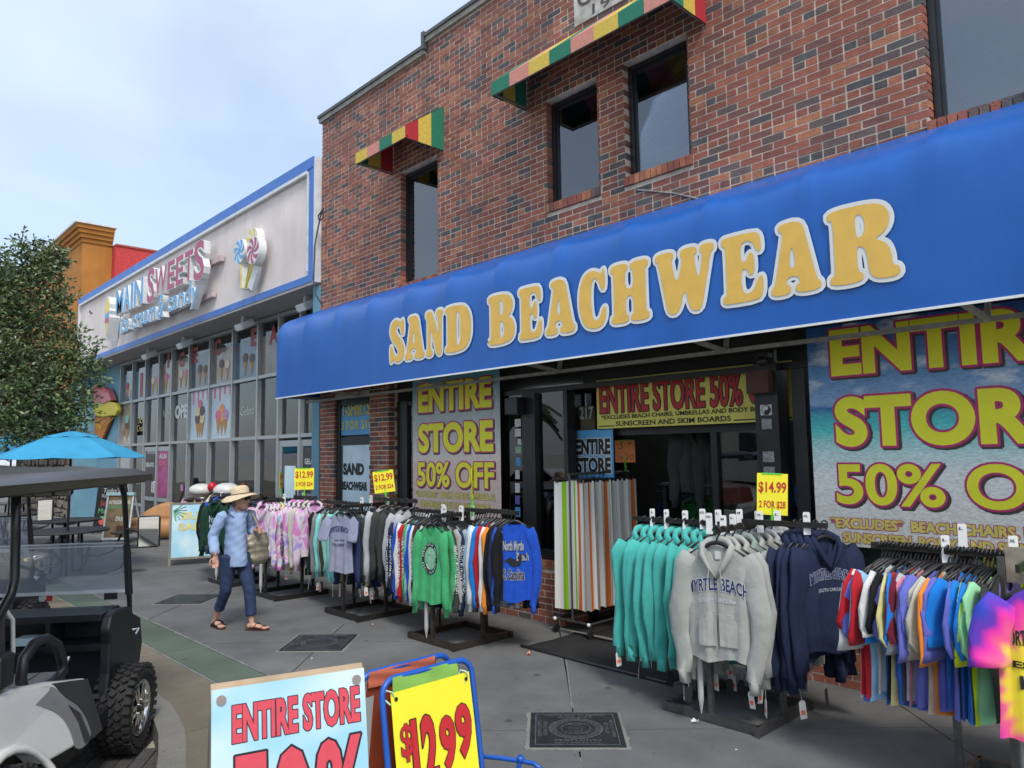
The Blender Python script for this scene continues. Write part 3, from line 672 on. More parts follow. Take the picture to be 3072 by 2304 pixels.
# ---------------------------------------------------------------- banners
def beach_build(t, b, tc):
    L = t.links.new; sx = t.nodes.new('ShaderNodeSeparateXYZ'); L(tc.outputs['Object'], sx.inputs[0])
    n = t.nodes.new('ShaderNodeTexNoise'); n.inputs['Scale'].default_value = 2.6; n.inputs['Detail'].default_value = 7; mp = t.nodes.new('ShaderNodeMapping'); mp.inputs['Scale'].default_value = (1, 1, 2.2); L(tc.outputs['Object'], mp.inputs[0]); L(mp.outputs[0], n.inputs[0])
    ad = t.nodes.new('ShaderNodeMath'); ad.operation = 'MULTIPLY_ADD'; ad.inputs[1].default_value = .10; L(n.outputs[0], ad.inputs[0]); L(sx.outputs[2], ad.inputs[2])
    mr = t.nodes.new('ShaderNodeMapRange'); mr.inputs[1].default_value = 1.05; mr.inputs[2].default_value = 3.05; L(ad.outputs[0], mr.inputs[0])
    r = t.nodes.new('ShaderNodeValToRGB'); el = r.color_ramp.elements
    el[0].position = 0; el[0].color = (.82, .78, .68, 1); el[1].position = 1; el[1].color = (.02, .10, .34, 1)
    for p, c in ((.18, (.84, .82, .76)), (.36, (.86, .86, .84)), (.44, (.62, .82, .80)), (.55, (.10, .66, .66)), (.62, (.06, .40, .52)), (.64, (.03, .15, .40)), (.66, (.28, .45, .70)), (.80, (.10, .27, .58))):
        e = el.new(p); e.color = (*c, 1)
    L(mr.outputs[0], r.inputs[0])
    n2 = t.nodes.new('ShaderNodeTexNoise'); n2.inputs['Scale'].default_value = 3.2; n2.inputs['Detail'].default_value = 8; L(mp.outputs[0], n2.inputs[0])
    cl = t.nodes.new('ShaderNodeMapRange'); cl.inputs[1].default_value = .52; cl.inputs[2].default_value = .72; L(n2.outputs[0], cl.inputs[0])
    gt = t.nodes.new('ShaderNodeMapRange'); gt.inputs[1].default_value = 2.36; gt.inputs[2].default_value = 2.42; L(sx.outputs[2], gt.inputs[0])
    mu = t.nodes.new('ShaderNodeMath'); mu.operation = 'MULTIPLY'; L(cl.outputs[0], mu.inputs[0]); L(gt.outputs[0], mu.inputs[1])
    mx = t.nodes.new('ShaderNodeMix'); mx.data_type = 'RGBA'; mx.inputs[7].default_value = (.75, .82, .88, 1); L(mu.outputs[0], mx.inputs[0]); L(r.outputs[0], mx.inputs[6])
    n3 = t.nodes.new('ShaderNodeTexNoise'); n3.inputs['Scale'].default_value = 30; n3.inputs['Detail'].default_value = 5; mp3 = t.nodes.new('ShaderNodeMapping'); mp3.inputs['Scale'].default_value = (1, 1, 3); L(tc.outputs['Object'], mp3.inputs[0]); L(mp3.outputs[0], n3.inputs[0])
    r3 = t.nodes.new('ShaderNodeMapRange'); r3.inputs[1].default_value = .3; r3.inputs[2].default_value = .7; r3.inputs[3].default_value = .78; r3.inputs[4].default_value = 1.18; L(n3.outputs[0], r3.inputs[0])
    m3 = t.nodes.new('ShaderNodeMix'); m3.data_type = 'RGBA'; m3.blend_type = 'MULTIPLY'; m3.inputs[0].default_value = 1; L(mx.outputs[2], m3.inputs[6]); L(r3.outputs[0], m3.inputs[7]); L(m3.outputs[2], b.inputs['Base Color'])
def rock_build(t, b, tc):
    L = t.links.new; sx = t.nodes.new('ShaderNodeSeparateXYZ'); L(tc.outputs['Object'], sx.inputs[0])
    n = t.nodes.new('ShaderNodeTexNoise'); n.inputs['Scale'].default_value = 2.2; n.inputs['Detail'].default_value = 10; n.inputs['Roughness'].default_value = .7; L(tc.outputs['Object'], n.inputs[0])
    ad = t.nodes.new('ShaderNodeMath'); ad.operation = 'MULTIPLY_ADD'; ad.inputs[1].default_value = .35; L(n.outputs[0], ad.inputs[0]); L(sx.outputs[2], ad.inputs[2])
    mr = t.nodes.new('ShaderNodeMapRange'); mr.inputs[1].default_value = 1.3; mr.inputs[2].default_value = 3.25; L(ad.outputs[0], mr.inputs[0])
    r = t.nodes.new('ShaderNodeValToRGB'); el = r.color_ramp.elements
    el[0].position = 0; el[0].color = (.74, .55, .48, 1); el[1].position = 1; el[1].color = (.07, .36, .46, 1)
    for p, c in ((.30, (.74, .55, .48)), (.38, (.80, .66, .60)), (.42, (.70, .68, .65)), (.6, (.52, .54, .55)), (.78, (.42, .54, .57)), (.9, (.18, .46, .54))): e = el.new(p); e.color = (*c, 1)
    L(mr.outputs[0], r.inputs[0])
    n3 = t.nodes.new('ShaderNodeTexNoise'); n3.inputs['Scale'].default_value = 22; n3.inputs['Detail'].default_value = 6; L(tc.outputs['Object'], n3.inputs[0])
    r3 = t.nodes.new('ShaderNodeMapRange'); r3.inputs[1].default_value = .3; r3.inputs[2].default_value = .7; r3.inputs[3].default_value = .85; r3.inputs[4].default_value = 1.12; L(n3.outputs[0], r3.inputs[0])
    m3 = t.nodes.new('ShaderNodeMix'); m3.data_type = 'RGBA'; m3.blend_type = 'MULTIPLY'; m3.inputs[0].default_value = 1; L(r.outputs[0], m3.inputs[6]); L(r3.outputs[0], m3.inputs[7]); L(m3.outputs[2], b.inputs['Base Color'])
BEACH = ramp_mat('beach_print', beach_build, .45); ROCK = ramp_mat('rock_print', rock_build, .45)
YB = YG-.075
def banner(name, m, x0, x1, z0, z1, label, cat='banner'):
    o = box(name, m, None, x0, x1, YB-.006, YB, z0, z1); return tag(o, label, cat)
big = banner('window_banner', BEACH, -2.82, -.70, 1.13, 2.99, 'large window banner with beach print and yellow ENTIRE STORE 50% OFF words'); YT = YB-.0065
sml = banner('window_banner', ROCK, -8.66, -6.80, 1.1, 3.02, 'smaller pink and grey window banner with yellow ENTIRE STORE 50% OFF words')
def BW(ban, s, x0, x1, z0, z1, out=.036, off=None, **k): letters(ban, s, (x0, YT, z0), (1, 0, 0), (0, 0, 1), x1-x0, z1-z0, YEL, res=7, off=(.025 if '%' in s else .05) if off is None else off, out=out, mout=MAG, shadow=DKS, **k)
BW(big, 'ENTIRE', -2.62, -.93, 2.55, 2.945, space=1.04); BW(big, 'STORE', -2.61, -.95, 1.95, 2.37, space=1.05); BW(big, '50% OFF', -2.63, -.80, 1.475, 1.81)
SH = mat('banner_gold_text', (.82, .70, .16), .5)
letters(big, '*EXCLUDES*  BEACH CHAIRS, UMBRELLAS,', (-2.70, YT, 1.262), (1, 0, 0), (0, 0, 1), 1.93, .105, SH, off=.05, out=.05, mout=MAG)
letters(big, 'SUNSCREEN, BODY AND SKIM BOARDS', (-2.60, YT, 1.145), (1, 0, 0), (0, 0, 1), 1.72, .10, SH, off=.05, out=.05, mout=MAG)
BW(sml, 'ENTIRE', -8.52, -6.95, 2.53, 2.93, space=1.04); BW(sml, 'STORE', -8.52, -6.93, 1.96, 2.37, space=1.04); BW(sml, '50% OFF', -8.55, -6.92, 1.49, 1.83)
letters(sml, '*EXCLUDES*  BEACH CHAIRS, UMBRELLAS,', (-8.58, YT, 1.33), (1, 0, 0), (0, 0, 1), 1.68, .10, SH, off=.03, out=.03, mout=DKS)
letters(sml, 'SUNSCREEN, BODY AND SKIM BOARDS', (-8.48, YT, 1.19), (1, 0, 0), (0, 0, 1), 1.48, .10, SH, off=.03, out=.03, mout=DKS)
# yellow banner over the entry: hangs behind the column, in front of the transom
YBN = mat('banner_dull_yellow', (.78, .70, .14), .5, var=.08)
q0 = at(1600+418/2.212, 900+535/2.212, Y=6.5); q1 = at(1600+430/2.212, 900+855/2.212, Y=6.5)
yb_ = tag(box('sale_banner', YBN, None, q0.x, q0.x+2.33, 6.497, 6.503, q1.z, q0.z), 'wide yellow banner with red ENTIRE STORE 50% OFF hanging over the shop entry', 'banner')
zb_ = q1.z; hb = q0.z-q1.z; x0 = q0.x
letters(yb_, 'ENTIRE STORE 50% OFF', (x0+.05, 6.496, zb_+hb*.30), (1, 0, 0), (0, 0, 1), 2.2, hb*.60, INKR, off=.02, out=.025, mout=INK)
letters(yb_, '*EXCLUDES BEACH CHAIRS, UMBRELLAS AND BODY BOARDS', (x0+.07, 6.496, zb_+hb*.17), (1, 0, 0), (0, 0, 1), 2.12, hb*.10, INK, off=.02)
letters(yb_, 'SUNSCREEN AND SKIM BOARDS', (x0+.27, 6.496, zb_+hb*.035), (1, 0, 0), (0, 0, 1), 1.42, hb*.10, INK, off=.02)
for z in (zb_+.02, q0.z-.03): MB().box(x0+.02, x0+2.31, 6.4945, 6.4968, z, z+.012).build('border_line', INK, yb_) if z > 2.5 else [MB().box(a, b, 6.4945, 6.4968, z, z+.012).build('border_line', INK, yb_) for a, b in ((x0+.02, x0+.25), (x0+1.72, x0+2.31))]
# blue ENTIRE STORE placard beside the entry
q0 = at(1660+190/3.253, 1180+365/3.253, Y=6.55); q1 = at(1660+590/3.253, 1180+790/3.253, Y=6.55)
es = tag(box('sale_placard', SKYB, None, q0.x, q1.x, 6.55, 6.56, q1.z-.35, q0.z), 'blue placard with black ENTIRE STORE words behind the striped towels', 'placard')
for s_, za, zz in (('ENTIRE', .30, .60), ('STORE', -.12, .17)):
    letters(es, s_, (q0.x+.05, 6.549, q1.z+.07+za*(q0.z-q1.z)*1.0), (1, 0, 0), (0, 0, 1), (q1.x-q0.x)*.86, (q0.z-q1.z)*.36, INK, off=.05, out=.045, mout=WHV)
# column: stickers, speaker, camera
def sticker(px, py, wpx, hpx, m, parent, Y):
    a = at(px-wpx/2, py+hpx/2, Y=Y); b = at(px+wpx/2, py-hpx/2, Y=Y)
    return world_child(box('sticker', m, None, min(a.x, b.x), max(a.x, b.x), Y-.004, Y, a.z, b.z), parent)
STW = mat('sticker_white', (.55, .56, .56), .5, var=.3, scale=30); STG = mat('sticker_grey', (.25, .26, .27), .5, var=.5, scale=60); STB = mat('sticker_blue', (.03, .16, .45), .5, var=.4, scale=40)
c5 = lambda x, y: (1600+x/2.212, 900+y/2.212)
for x, y, w_, h_, m in ((1545, 730, 32, 33, STW), (1550, 822, 28, 32, STG), (1562, 1040, 32, 32, STG), (1567, 1145, 32, 34, STG), (1572, 1325, 32, 42, STB), (1577, 1405, 30, 18, STW)): sticker(*c5(x, y), w_, h_, m, col, 6.209)
a = at(*c5(1545, 730), Y=6.203); yy = MB()
cir = lambda r, c0, c1, t0, t1, n_=18: [(c0+r*math.cos(t0+(t1-t0)*k/n_), c1+r*math.sin(t0+(t1-t0)*k/n_)) for k in range(n_+1)]
R_ = .042; pl = cir(R_, 0, 0, -PI/2, PI/2)+cir(R_/2, 0, R_/2, PI/2, -PI/2, 9)[1:]+cir(R_/2, 0, -R_/2, PI/2, 3*PI/2, 9)[1:]
MT = Matrix(((1, 0, 0, a.x), (0, 0, 1, 6.2025), (0, 1, 0, a.z), (0, 0, 0, 1)))
world_child(MB().prism(pl, 0, .001, T=MT).build('sticker_symbol', INK), col)
world_child(MB().prism(cir(.007, 0, R_/2, 0, 2*PI, 10)[:-1], -.001, 0, T=MT).build('sticker_symbol', STW), col)
world_child(MB().tube([MT @ Vector((x, y, 0)) for x, y in cir(R_, 0, 0, 0, 2*PI, 20)[:-1]], .0025, 4, closed=True).build('sticker_symbol', INK), col)
wv = at(*c5(1565, 1250), Y=6.205); world_child(MB().sphere((wv.x, 6.207, wv.z), (.035, .003, .035)).build('sticker', STB), col)
cB = mat('dark_red_box', (.075, .028, .02), .7, var=.2)
a = at(*c5(1440, 478), Y=6.17); b = at(*c5(1510, 620), Y=6.17)
tag(MB().box(a.x-.02, b.x+.1, 6.12, 6.206, b.z, a.z).build('speaker_box', cB), 'dark brown box speaker fixed to the column beside the entry', 'speaker')
a = at(*c5(1515, 405), Y=6.12); cm = empty('security_camera', a, label='small black dome security camera on the column beside the entry', cat='camera')
MB().sphere((0, 0, 0), .045).build('dome', BLACK, cm, smooth=True); MB().box(-.06, .06, .0, .09, .03, .07).build('bracket', BLACK, cm)
post_p = [o for o in bb.children if o.name.startswith('post')][0]
SM = [mat('sticker_'+n_, c_, .5, var=.35, scale=50) for n_, c_ in (('pale', (.5, .52, .5)), ('sky', (.05, .25, .5)), ('violet', (.10, .07, .30)), ('green', (.25, .4, .25)))]
c4_ = lambda x, y: (900+x/2.765, 1100+y/2.765)
for x, y, w_, h_, k in ((1808, 465, 17, 24, 0), (1808, 548, 17, 24, 0), (1820, 622, 9, 18, 0), (1812, 690, 16, 20, 3), (1812, 790, 14, 26, 1), (1805, 895, 12, 26, 0), (1805, 1005, 13, 28, 0), (1805, 1105, 13, 26, 2), (1808, 1205, 14, 28, 1)): sticker(*c4_(x, y), w_, h_, SM[k], post_p, YG-.0705)
a = at(*c4_(1725, 262), Y=6.2); b = at(*c4_(1830, 395), Y=6.2)
sp_ = empty('wall_speaker', (a.x, 6.2, b.z), label='black loudspeaker hung by the stickered window post', cat='speaker')
bevel(MB().box(0, b.x-a.x, -.06, .09, 0, a.z-b.z).build('cabinet', BLACK, sp_), .008); MB().bar((.1, .07, .1), (.1, .12, .1), .02).build('bracket', BLACK, sp_)
# tie-dye cloth, hats and hoodies indoors come with the racks below
# ================================================================ SWEET SHOP
sw = empty('sweet_shop_building', (-19, 6.2, 0), label='low sweet shop with pale pink fascia, blue trim and tall gridded windows', cat='building'); SI = -sw.location
def spart(name, m, *a): return world_child(box(name, m, None, *a), sw)
STU = mat('pale_pink_stucco', (.70, .63, .61), .9, var=.10, scale=1.2, bump=.35, bscale=120); TRB = mat('blue_trim', (.045, .16, .52), .45, var=.12, scale=3); WPN = mat('cyan_wall_paint', (.15, .31, .41), .8, var=.10, scale=2, bump=.3, bscale=100)
SOF = mat('soffit_paint', (.36, .34, .34), .85, var=.08); ALU = mat('aluminium_mullion', (.36, .38, .39), .4, .35, var=.06); TRW = mat('white_trim', (.62, .65, .68), .5)
FL, FR, FZ0, FZ1, FY = -26.8, -11.28, 4.93, 7.10, 6.11
spart('fascia', STU, FL+.15, FR-.16, FY+.02, 6.5, FZ0+.13, FZ1-.14)
spart('trim', TRB, FL, FR-.02, FY-.03, 6.5, FZ1-.14, FZ1+.05); spart('trim', TRB, FL, FR-.02, FY-.02, 6.5, FZ0, FZ0+.13)
spart('trim', TRB, FR-.16, FR-.021, FY-.02, 6.5, FZ0+.131, FZ1-.141); spart('trim', TRW, FL, FL+.149, FY-.02, 6.5, FZ0+.131, FZ1-.141)
spart('trim', TRW, FR-.018, FR+.05, FY-.01, 6.6, FZ0-.02, FZ1+.03)
spart('light_channel', TRW, FL+.2, FR-.2, FY-.06, FY-.0, FZ1-.23, FZ1-.17)
spart('light_channel', TRW, FR-.215, FR-.19, FY-.04, FY+.01, FZ0+.2, FZ1-.24)
spart('soffit', SOF, FL, FR-.02, FY-.01, 7.4, FZ0-.05, FZ0-.001)
spart('roof', ROOFW, FL, -11.25, 6.51, 16, 5.2, 6.9)
YW = 6.9; GX0, GX1 = -24.62, -11.5
spart('pilaster', WPN, -11.47, -11.215, 6.2, 6.9, 0, 4.87); spart('left_wall', WPN, -27.2, GX0, YW-.05, 7.3, 0, 4.87); spart('pilaster', WPN, -27.2, -26.9, 6.18, YW-.051, 0, 4.87)
mu = [GX0]+[round(v, 2) for v in (-23.45, -22.28, -21.15, -20.17, -18.95, -17.62, -16.3, -15.0, -14.02, -13.1, -12.2, -11.5)]
zt1, zt2, zb = 3.62, 2.335, .62
for k, x in enumerate(mu):
    lowz = 0 if 1 else 0
    spart('mullion', ALU, x-.035, x+.035, YW-.09, YW+.06, 0, 4.879)
for a, b in zip(mu, mu[1:]):
    for z in (.03, zt2, zt1, 4.82): spart('transom_bar', ALU, a+.035, b-.035, YW-.08, YW+.05, z-.035, z+.035)
DOORS = [(-22.28, -20.17), (-14.02, -12.2)]
SG2 = glass_mat('sweet_glass', (.80, .88, .90), .10, see=.9)
for a, b in zip(mu, mu[1:]):
    spart('pane', SG2, a+.035, b-.035, YW, YW+.01, zt2+.035, zt1-.035); spart('pane', SG2, a+.035, b-.035, YW, YW+.01, zt1+.035, 4.785)
    if not any(d0-.01 <= a and b <= d1+.01 for d0, d1 in DOORS):
        spart('transom_bar', ALU, a+.035, b-.035, YW-.08, YW+.05, zb-.03, zb+.03)
        spart('pane', SG2, a+.035, b-.035, YW, YW+.01, .065, zb-.03); spart('pane', SG2, a+.035, b-.035, YW, YW+.01, zb+.03, zt2-.035)
for (a, b) in DOORS:
    m_ = (a+b)/2
    for (p, q, hs) in ((a+.05, m_-.01, 1), (m_+.01, b-.05, 0)):
        f = MB()
        for r in ((p, p+.09, .02, 2.25), (q-.09, q, .02, 2.25), (p+.09, q-.09, .02, .18), (p+.09, q-.09, 2.13, 2.25), (p+.09, q-.09, .78, .88)): f.box(r[0], r[1], YW-.06, YW-.01, r[2], r[3])
        d = world_child(f.build('door', ALU), sw); world_child(box('pane', SG2, None, p+.09, q-.09, YW-.04, YW-.035, .18, 2.13), d)
        hx = q-.06 if hs else p+.06
        world_child(MB().tube([(hx, YW-.06, 1.0), (hx, YW-.13, 1.02), (hx, YW-.13, 1.28), (hx, YW-.06, 1.3)], .014).build('handle', TRW), d)
# interior of the sweet shop
SIN = mat('sweet_interior', (.12, .17, .20), .9, var=.2); SIC = mat('sweet_ceiling', (.20, .26, .30), .9)
spart('back_wall', SIN, GX0, GX1, 12, 12.1, 0, 5); spart('ceiling', SIC, GX0, GX1, 7.5, 12, 4.6, 4.65); spart('floor_inside', SIN, GX0, GX1, 7.0, 12, -.01, .012); spart('side_wall', SIN, GX0-.1, GX0, 7.31, 12, 0, 4.9); spart('side_wall', SIN, GX1, GX1+.05, 7.0, 12, 0, 4.9)
for k in range(7):
    for y in (8.6, 10.2): spart('fluorescent_tube', LGT, -23.6+k*1.85, -22.6+k*1.85, y, y+.06, 4.5, 4.53)
CAB = mat('pale_cabinet', (.4, .42, .42), .6, var=.2)
for k in range(5): spart('counter', CAB, -23+k*2.3, -21.6+k*2.3, 8.4, 9.0, 0, 1.05)
# printed scenes in the panes
PB = [mat('print_'+n_, c_, .12, var=.35, scale=3) for n_, c_ in (('sky', (.08, .15, .22)), ('sand', (.20, .17, .14)), ('dusk', (.07, .09, .12)), ('cream', (.34, .30, .24)))]
CONE = mat('waffle_print', (.45, .24, .08), .6, var=.3, scale=25); SCP = [mat('scoop_'+n_, c_, .5, var=.2, scale=14) for n_, c_ in (('pink', (.62, .14, .24)), ('mint', (.20, .50, .42)), ('orange', (.75, .28, .07)), ('choc', (.10, .045, .03)), ('lilac', (.50, .22, .42)), ('vanilla', (.66, .54, .34)), ('red', (.42, .03, .03)))]
def pane_print(a, b, z0, z1, m, y=YW-.006): return world_child(box('window_print', m, None, a+.04, b-.04, y, y+.004, z0, z1), sw)
def flat_cone(par, x, z, h, wd, cols, y, lean=0):
    def T_(zz): return Matrix(((1, 0, 0, x), (0, 0, 1, y), (0, 1, 0, z), (0, 0, 0, 1)))
    world_child(MB().prism([(lean, 0), (wd/2, h*.52), (-wd/2, h*.52)], -.004, 0, T=T_(0)).build('printed_cone', CONE), par)
    for k, c in enumerate(cols):
        r = wd*(.56-.05*k); zz = h*(.56+.20*k)
        world_child(MB().prism([((r*math.cos(t)*(1+.06*math.sin(7*t))), zz+r*.8*math.sin(t)*(1+.05*math.sin(5*t))) for t in [2*PI*i/16 for i in range(16)]], -.006-.002*k, -.0045-.002*k, T=T_(0)).build('printed_scoop', c), par)
for k, (a, b) in enumerate(zip(mu, mu[1:])):
    if k < 9:
        pp = pane_print(a, b, zt1+.05, 4.5, PB[(0, 0, 2, 1, 1, 2, 1, 0, 1)[k]])
        c_ = (a+b)/2
        if k in (0, 2, 4, 5, 6, 7, 3): flat_cone(pp, c_-.12, zt1+.1, .72, .24, [SCP[(6, 1, 5, 0, 5, 3, 3, 3, 0)[k]]], YW-.008); flat_cone(pp, c_+.22, zt1+.1, .66, .22, [SCP[(5, 1, 0, 4, 0, 3, 5, 3, 0)[k]]], YW-.008)
        if k == 1: world_child(box('printed_glass', SCP[6], None, c_-.1, c_+.12, YW-.012, YW-.007, zt1+.1, zt1+.8), pp)
# two bright cone posters
PBL = mat('poster_ice_blue', (.50, .62, .70), .5, var=.1, scale=4)
for (i0, cols1) in ((5, None), (6, None)):
    a, b = mu[i0], mu[i0+1]; pp = pane_print(a, b, zt2+.04, zt1-.04, PBL, YW-.02); c_ = (a+b)/2
    for j in range(9):
        xx = a+.08+(b-a-.16)*j/8; ln = random.uniform(.12, .34)
        world_child(MB().prism([(xx-.05, zt1-.05), (xx-.04, zt1-.05-ln), (xx, zt1-.07-ln), (xx+.04, zt1-.05-ln), (xx+.05, zt1-.05)], 0, .002, T=Matrix(((1, 0, 0, 0), (0, 0, -1, YW-.021), (0, 1, 0, 0), (0, 0, 0, 1)))).build('printed_drip', SCP[0] if j % 2 else TRW), pp)
    if i0 == 5:
        for dx, cs in ((-.26, (3, 5)), (.26, (5, 3)), (0, (3, 1, 0))): flat_cone(pp, c_+dx*.55, zt2+.08, .86, .30, [SCP[q] for q in cs], YW-.024-abs(dx)*.01)
    else:
        for dx, cs in ((-.34, (0,)), (.34, (4,)), (0, (2, 2))): flat_cone(pp, c_+dx*.6, zt2+.08+abs(dx)*.1, .84, .28, [SCP[q] for q in cs], YW-.024-abs(dx)*.01)
a, b = mu[0], mu[1]; pp = pane_print(a, b, zt2+.04, zt1-.04, PB[3], YW-.02); flat_cone(pp, (a+b)/2, zt2+.1, .9, .3, [SCP[3], SCP[1]], YW-.024)
SIGNW = mat('glass_sign_white', (.6, .64, .62), .5); SIGNY = mat('glass_sign_yellow', (.6, .52, .2), .5)
def pane_word(s_, x, z, w_, h_, m, **k): 
    n0 = set(bpy.data.objects); letters(None, s_, (x, YW-.005, z), (1, 0, 0), (0, 0, 1), w_, h_, m, **k)
    for o in set(bpy.data.objects)-n0: world_child(o, sw)
pane_word('OPEN', mu[4]+.12, 2.95, 1.25, .36, SIGNW, off=.05)
pane_word('Ice', mu[1]+.45, 2.95, .5, .2, SIGNY, off=.0, shear=.2); pane_word('Cream', mu[1]+.3, 2.72, .8, .18, SIGNY, off=.0, shear=.2)
pane_word('Fudge', mu[3]+.15, 3.0, .6, .22, SIGNW, off=-.01, shear=.4); pane_word('Gelato', mu[7]+.3, 2.85, .7, .2, SIGNW, off=-.01, shear=.4); pane_word('Candy', mu[9]+.2, 3.1, .6, .18, SIGNW, off=-.01, shear=.4)
RL = mat('red_window_letter', (.30, .03, .03), .5)
for s_, x, z in (('I', -20.75, 4.38), ('C', -19.85, 4.3), ('E', -18.95, 4.32), ('C', -17.5, 4.36), ('R', -16.55, 4.36), ('E', -15.5, 4.36), ('A', -14.6, 4.3), ('M', -13.7, 4.3)): pane_word(s_, x, z-.02, .16 if s_ == 'I' else .38, .40, RL, off=.05)
p = spart('menu_poster', mat('poster_magenta', (.38, .05, .20), .5, var=.3, scale=5), -21.1, -20.35, YW-.05, YW-.046, .9, 2.12); pane_word('ACAI', -21.02, 1.92, .56, .13, SIGNW, off=.04, lift=.05); pane_word('BOWL', -21.02, 1.74, .56, .14, SCP[0], off=.04, lift=.05)
spart('menu_poster', mat('menu_board', (.05, .04, .045), .5, var=.5, scale=25), -12.95, -12.4, YW-.05, YW-.046, .9, 2.1); pane_word('GELATO', -12.93, 1.78, .52, .11, SIGNW, off=.04, lift=.05)
for j in range(6): pane_word(('STRAWBERRY', 'MANGO', 'PEACH', 'COOKIE', 'LEMON', 'SEA SALT')[j], -12.9, 1.62-.11*j, .44, .05, [SCP[0], SIGNW, SIGNY][j % 3], lift=.05)
spart('menu_poster', PALE, -13.75, -13.3, YW-.05, YW-.046, .95, 1.75)
spart('menu_poster', mat('menu_board', (.05, .04, .045)), -22.1, -21.4, YW-.05, YW-.046, .9, 2.05); pane_word('GELATO', -22.08, 1.7, .66, .12, SIGNW, off=.04, lift=.05)
spart('window_poster', CAB, mu[0]+.08, mu[1]-.08, YW-.03, YW-.02, .75, 2.25)
for j, (x, z, c_) in enumerate(((-16.0, 1.0, 1), (-15.75, 1.2, 6), (-15.5, .85, 2), (-19.4, 1.1, 4), (-17.3, 1.15, 1))): spart('paper_sea_creature', SCP[c_], x-.09, x+.09, YW-.02, YW-.015, z, z+.16)
for k in range(26):
    if k % 1 == 0: spart('shutter_slat', mat('teal_shutter', (.16, .24, .26), .6), -17.5, -16.9, YW+.25, YW+.262, .3+k*.075, .36+k*.075)
# flood lights under the soffit
for x in (-20.9, -18.3, -14.9, -12.2):
    o = empty('flood_light', (x, 6.45, 4.88), label={-20.9: 'white flood light under the soffit, nearest the tree', -18.3: 'white flood light under the soffit, second from the tree', -14.9: 'white flood light under the soffit, third from the tree', -12.2: 'white flood light under the soffit, closest to the brick building'}[x], cat='light', group='flood lights under the sweet shop soffit')
    bevel(MB().box(-.16, .16, -.22, .1, -.24, -.1, T=Matrix.Rotation(.5, 4, 'X')).build('lamp_housing', TRW, o), .02); MB().bar((0, 0, 0), (0, -.02, -.12), .05).build('bracket', TRW, o)
# raised sign letters
SBL = mat('sign_blue_face', (.09, .35, .68), .45, var=.05); SMR = mat('sign_maroon_face', (.42, .07, .16), .45, var=.05); SWH = mat('sign_white_side', (.68, .70, .71), .45, var=.08)
sgn = empty('shop_sign', (-18.5, FY, 5.8), label='raised sign letters reading MAIN SWEETS ice cream & candy on the pink fascia', cat='sign')
def channel(s_, x, z, w_, h_, m, y=5.80, off=.02, sh=0):
    n0 = set(bpy.data.objects)
    letters(None, s_, (x, y+.15, z), (1, 0, 0), (0, 0, 1), w_, h_, SWH, off=off+.012, ext=.07, name='letter_body', shear=sh)
    letters(None, s_, (x+.012*w_/4, y+.0085, z+.01), (1, 0, 0), (0, 0, 1), w_*.995, h_*.98, m, off=off-.01, lift=.004, name='letter_face', shear=sh)
    for o in set(bpy.data.objects)-n0: world_child(o, sgn)
mw = [('M', -21.6, .62, 0), ('A', -20.93, .55, 0), ('I', -20.33, .17, 0), ('N', -20.05, .68, 0), ('S', -19.05, .52, 1), ('W', -18.48, .80, 1), ('E', -17.62, .46, 1), ('E', -17.08, .46, 1), ('T', -16.55, .50, 1), ('S', -16.0, .58, 1)]
for ch, x, w_, c_ in mw:
    big_ = ch == 'S'
    channel(ch, x, 5.80-(.10 if big_ else 0), w_, .68+(.2 if big_ else 0), (SBL, SMR)[c_], off=.03)
channel('ice cream', -21.25, 5.24, 2.85, .46, SBL, off=.015, sh=.12); channel('&', -18.25, 5.22, .42, .58, SBL, off=.015, sh=.12); channel('candy', -17.65, 5.14, 1.9, .62, SBL, off=.015, sh=.12)
world_child(MB().box(-21.3, -15.1, 6.02, 6.1, 6.05, 6.17).box(-20.6, -15.5, 6.02, 6.1, 5.35, 5.46).build('raceway', mat('raceway_pink', (.52, .40, .42), .6)), sgn)
# lollipops
lo = empty('lollipop_sign', (-13.5, FY, 5.8), label='raised sign of three swirled lollipops, blue, yellow and maroon, on sticks', cat='sign')
LYW = mat('sign_yellow_face', (.74, .60, .10), .45)
for (x, z, r, y, m) in ((-13.93, 5.98, .25, 5.92, SBL), (-13.50, 6.11, .26, 5.98, LYW), (-13.17, 5.83, .27, 5.86, SMR)):
    MX = Matrix(((1, 0, 0, x), (0, 0, 1, y), (0, 1, 0, z), (0, 0, 0, 1)))
    world_child(MB().prism(cir(r, 0, 0, 0, 2*PI, 32)[:-1], 0, .15, T=MX).build('lollipop_body', SWH), lo)
    for k in range(7):
        a0 = 2*PI*k/7; P_ = [(0, 0)]+[(r*.95*q*math.cos(a0+q*.9), r*.95*q*math.sin(a0+q*.9)) for q in (.3, .6, 1)]+[(r*.95*q*math.cos(a0+.45+q*.9), r*.95*q*math.sin(a0+.45+q*.9)) for q in (1, .6, .3)]
        world_child(MB().prism(P_, -.006, -.001, T=MX).build('swirl', m), lo)
for (xa, za, xb, zb2, y) in ((-13.9, 5.74, -13.86, 5.22, 5.94), (-13.52, 5.85, -13.78, 5.22, 5.99), (-13.2, 5.57, -13.5, 5.16, 5.88)):
    world_child(MB().bar((xa, y+.11, za), (xb, y+.11, zb2), .07, .2).build('stick', SWH), lo); world_child(MB().bar((xa, y, za), (xb, y, zb2), .035, .012).build('stick_face', LYW), lo)
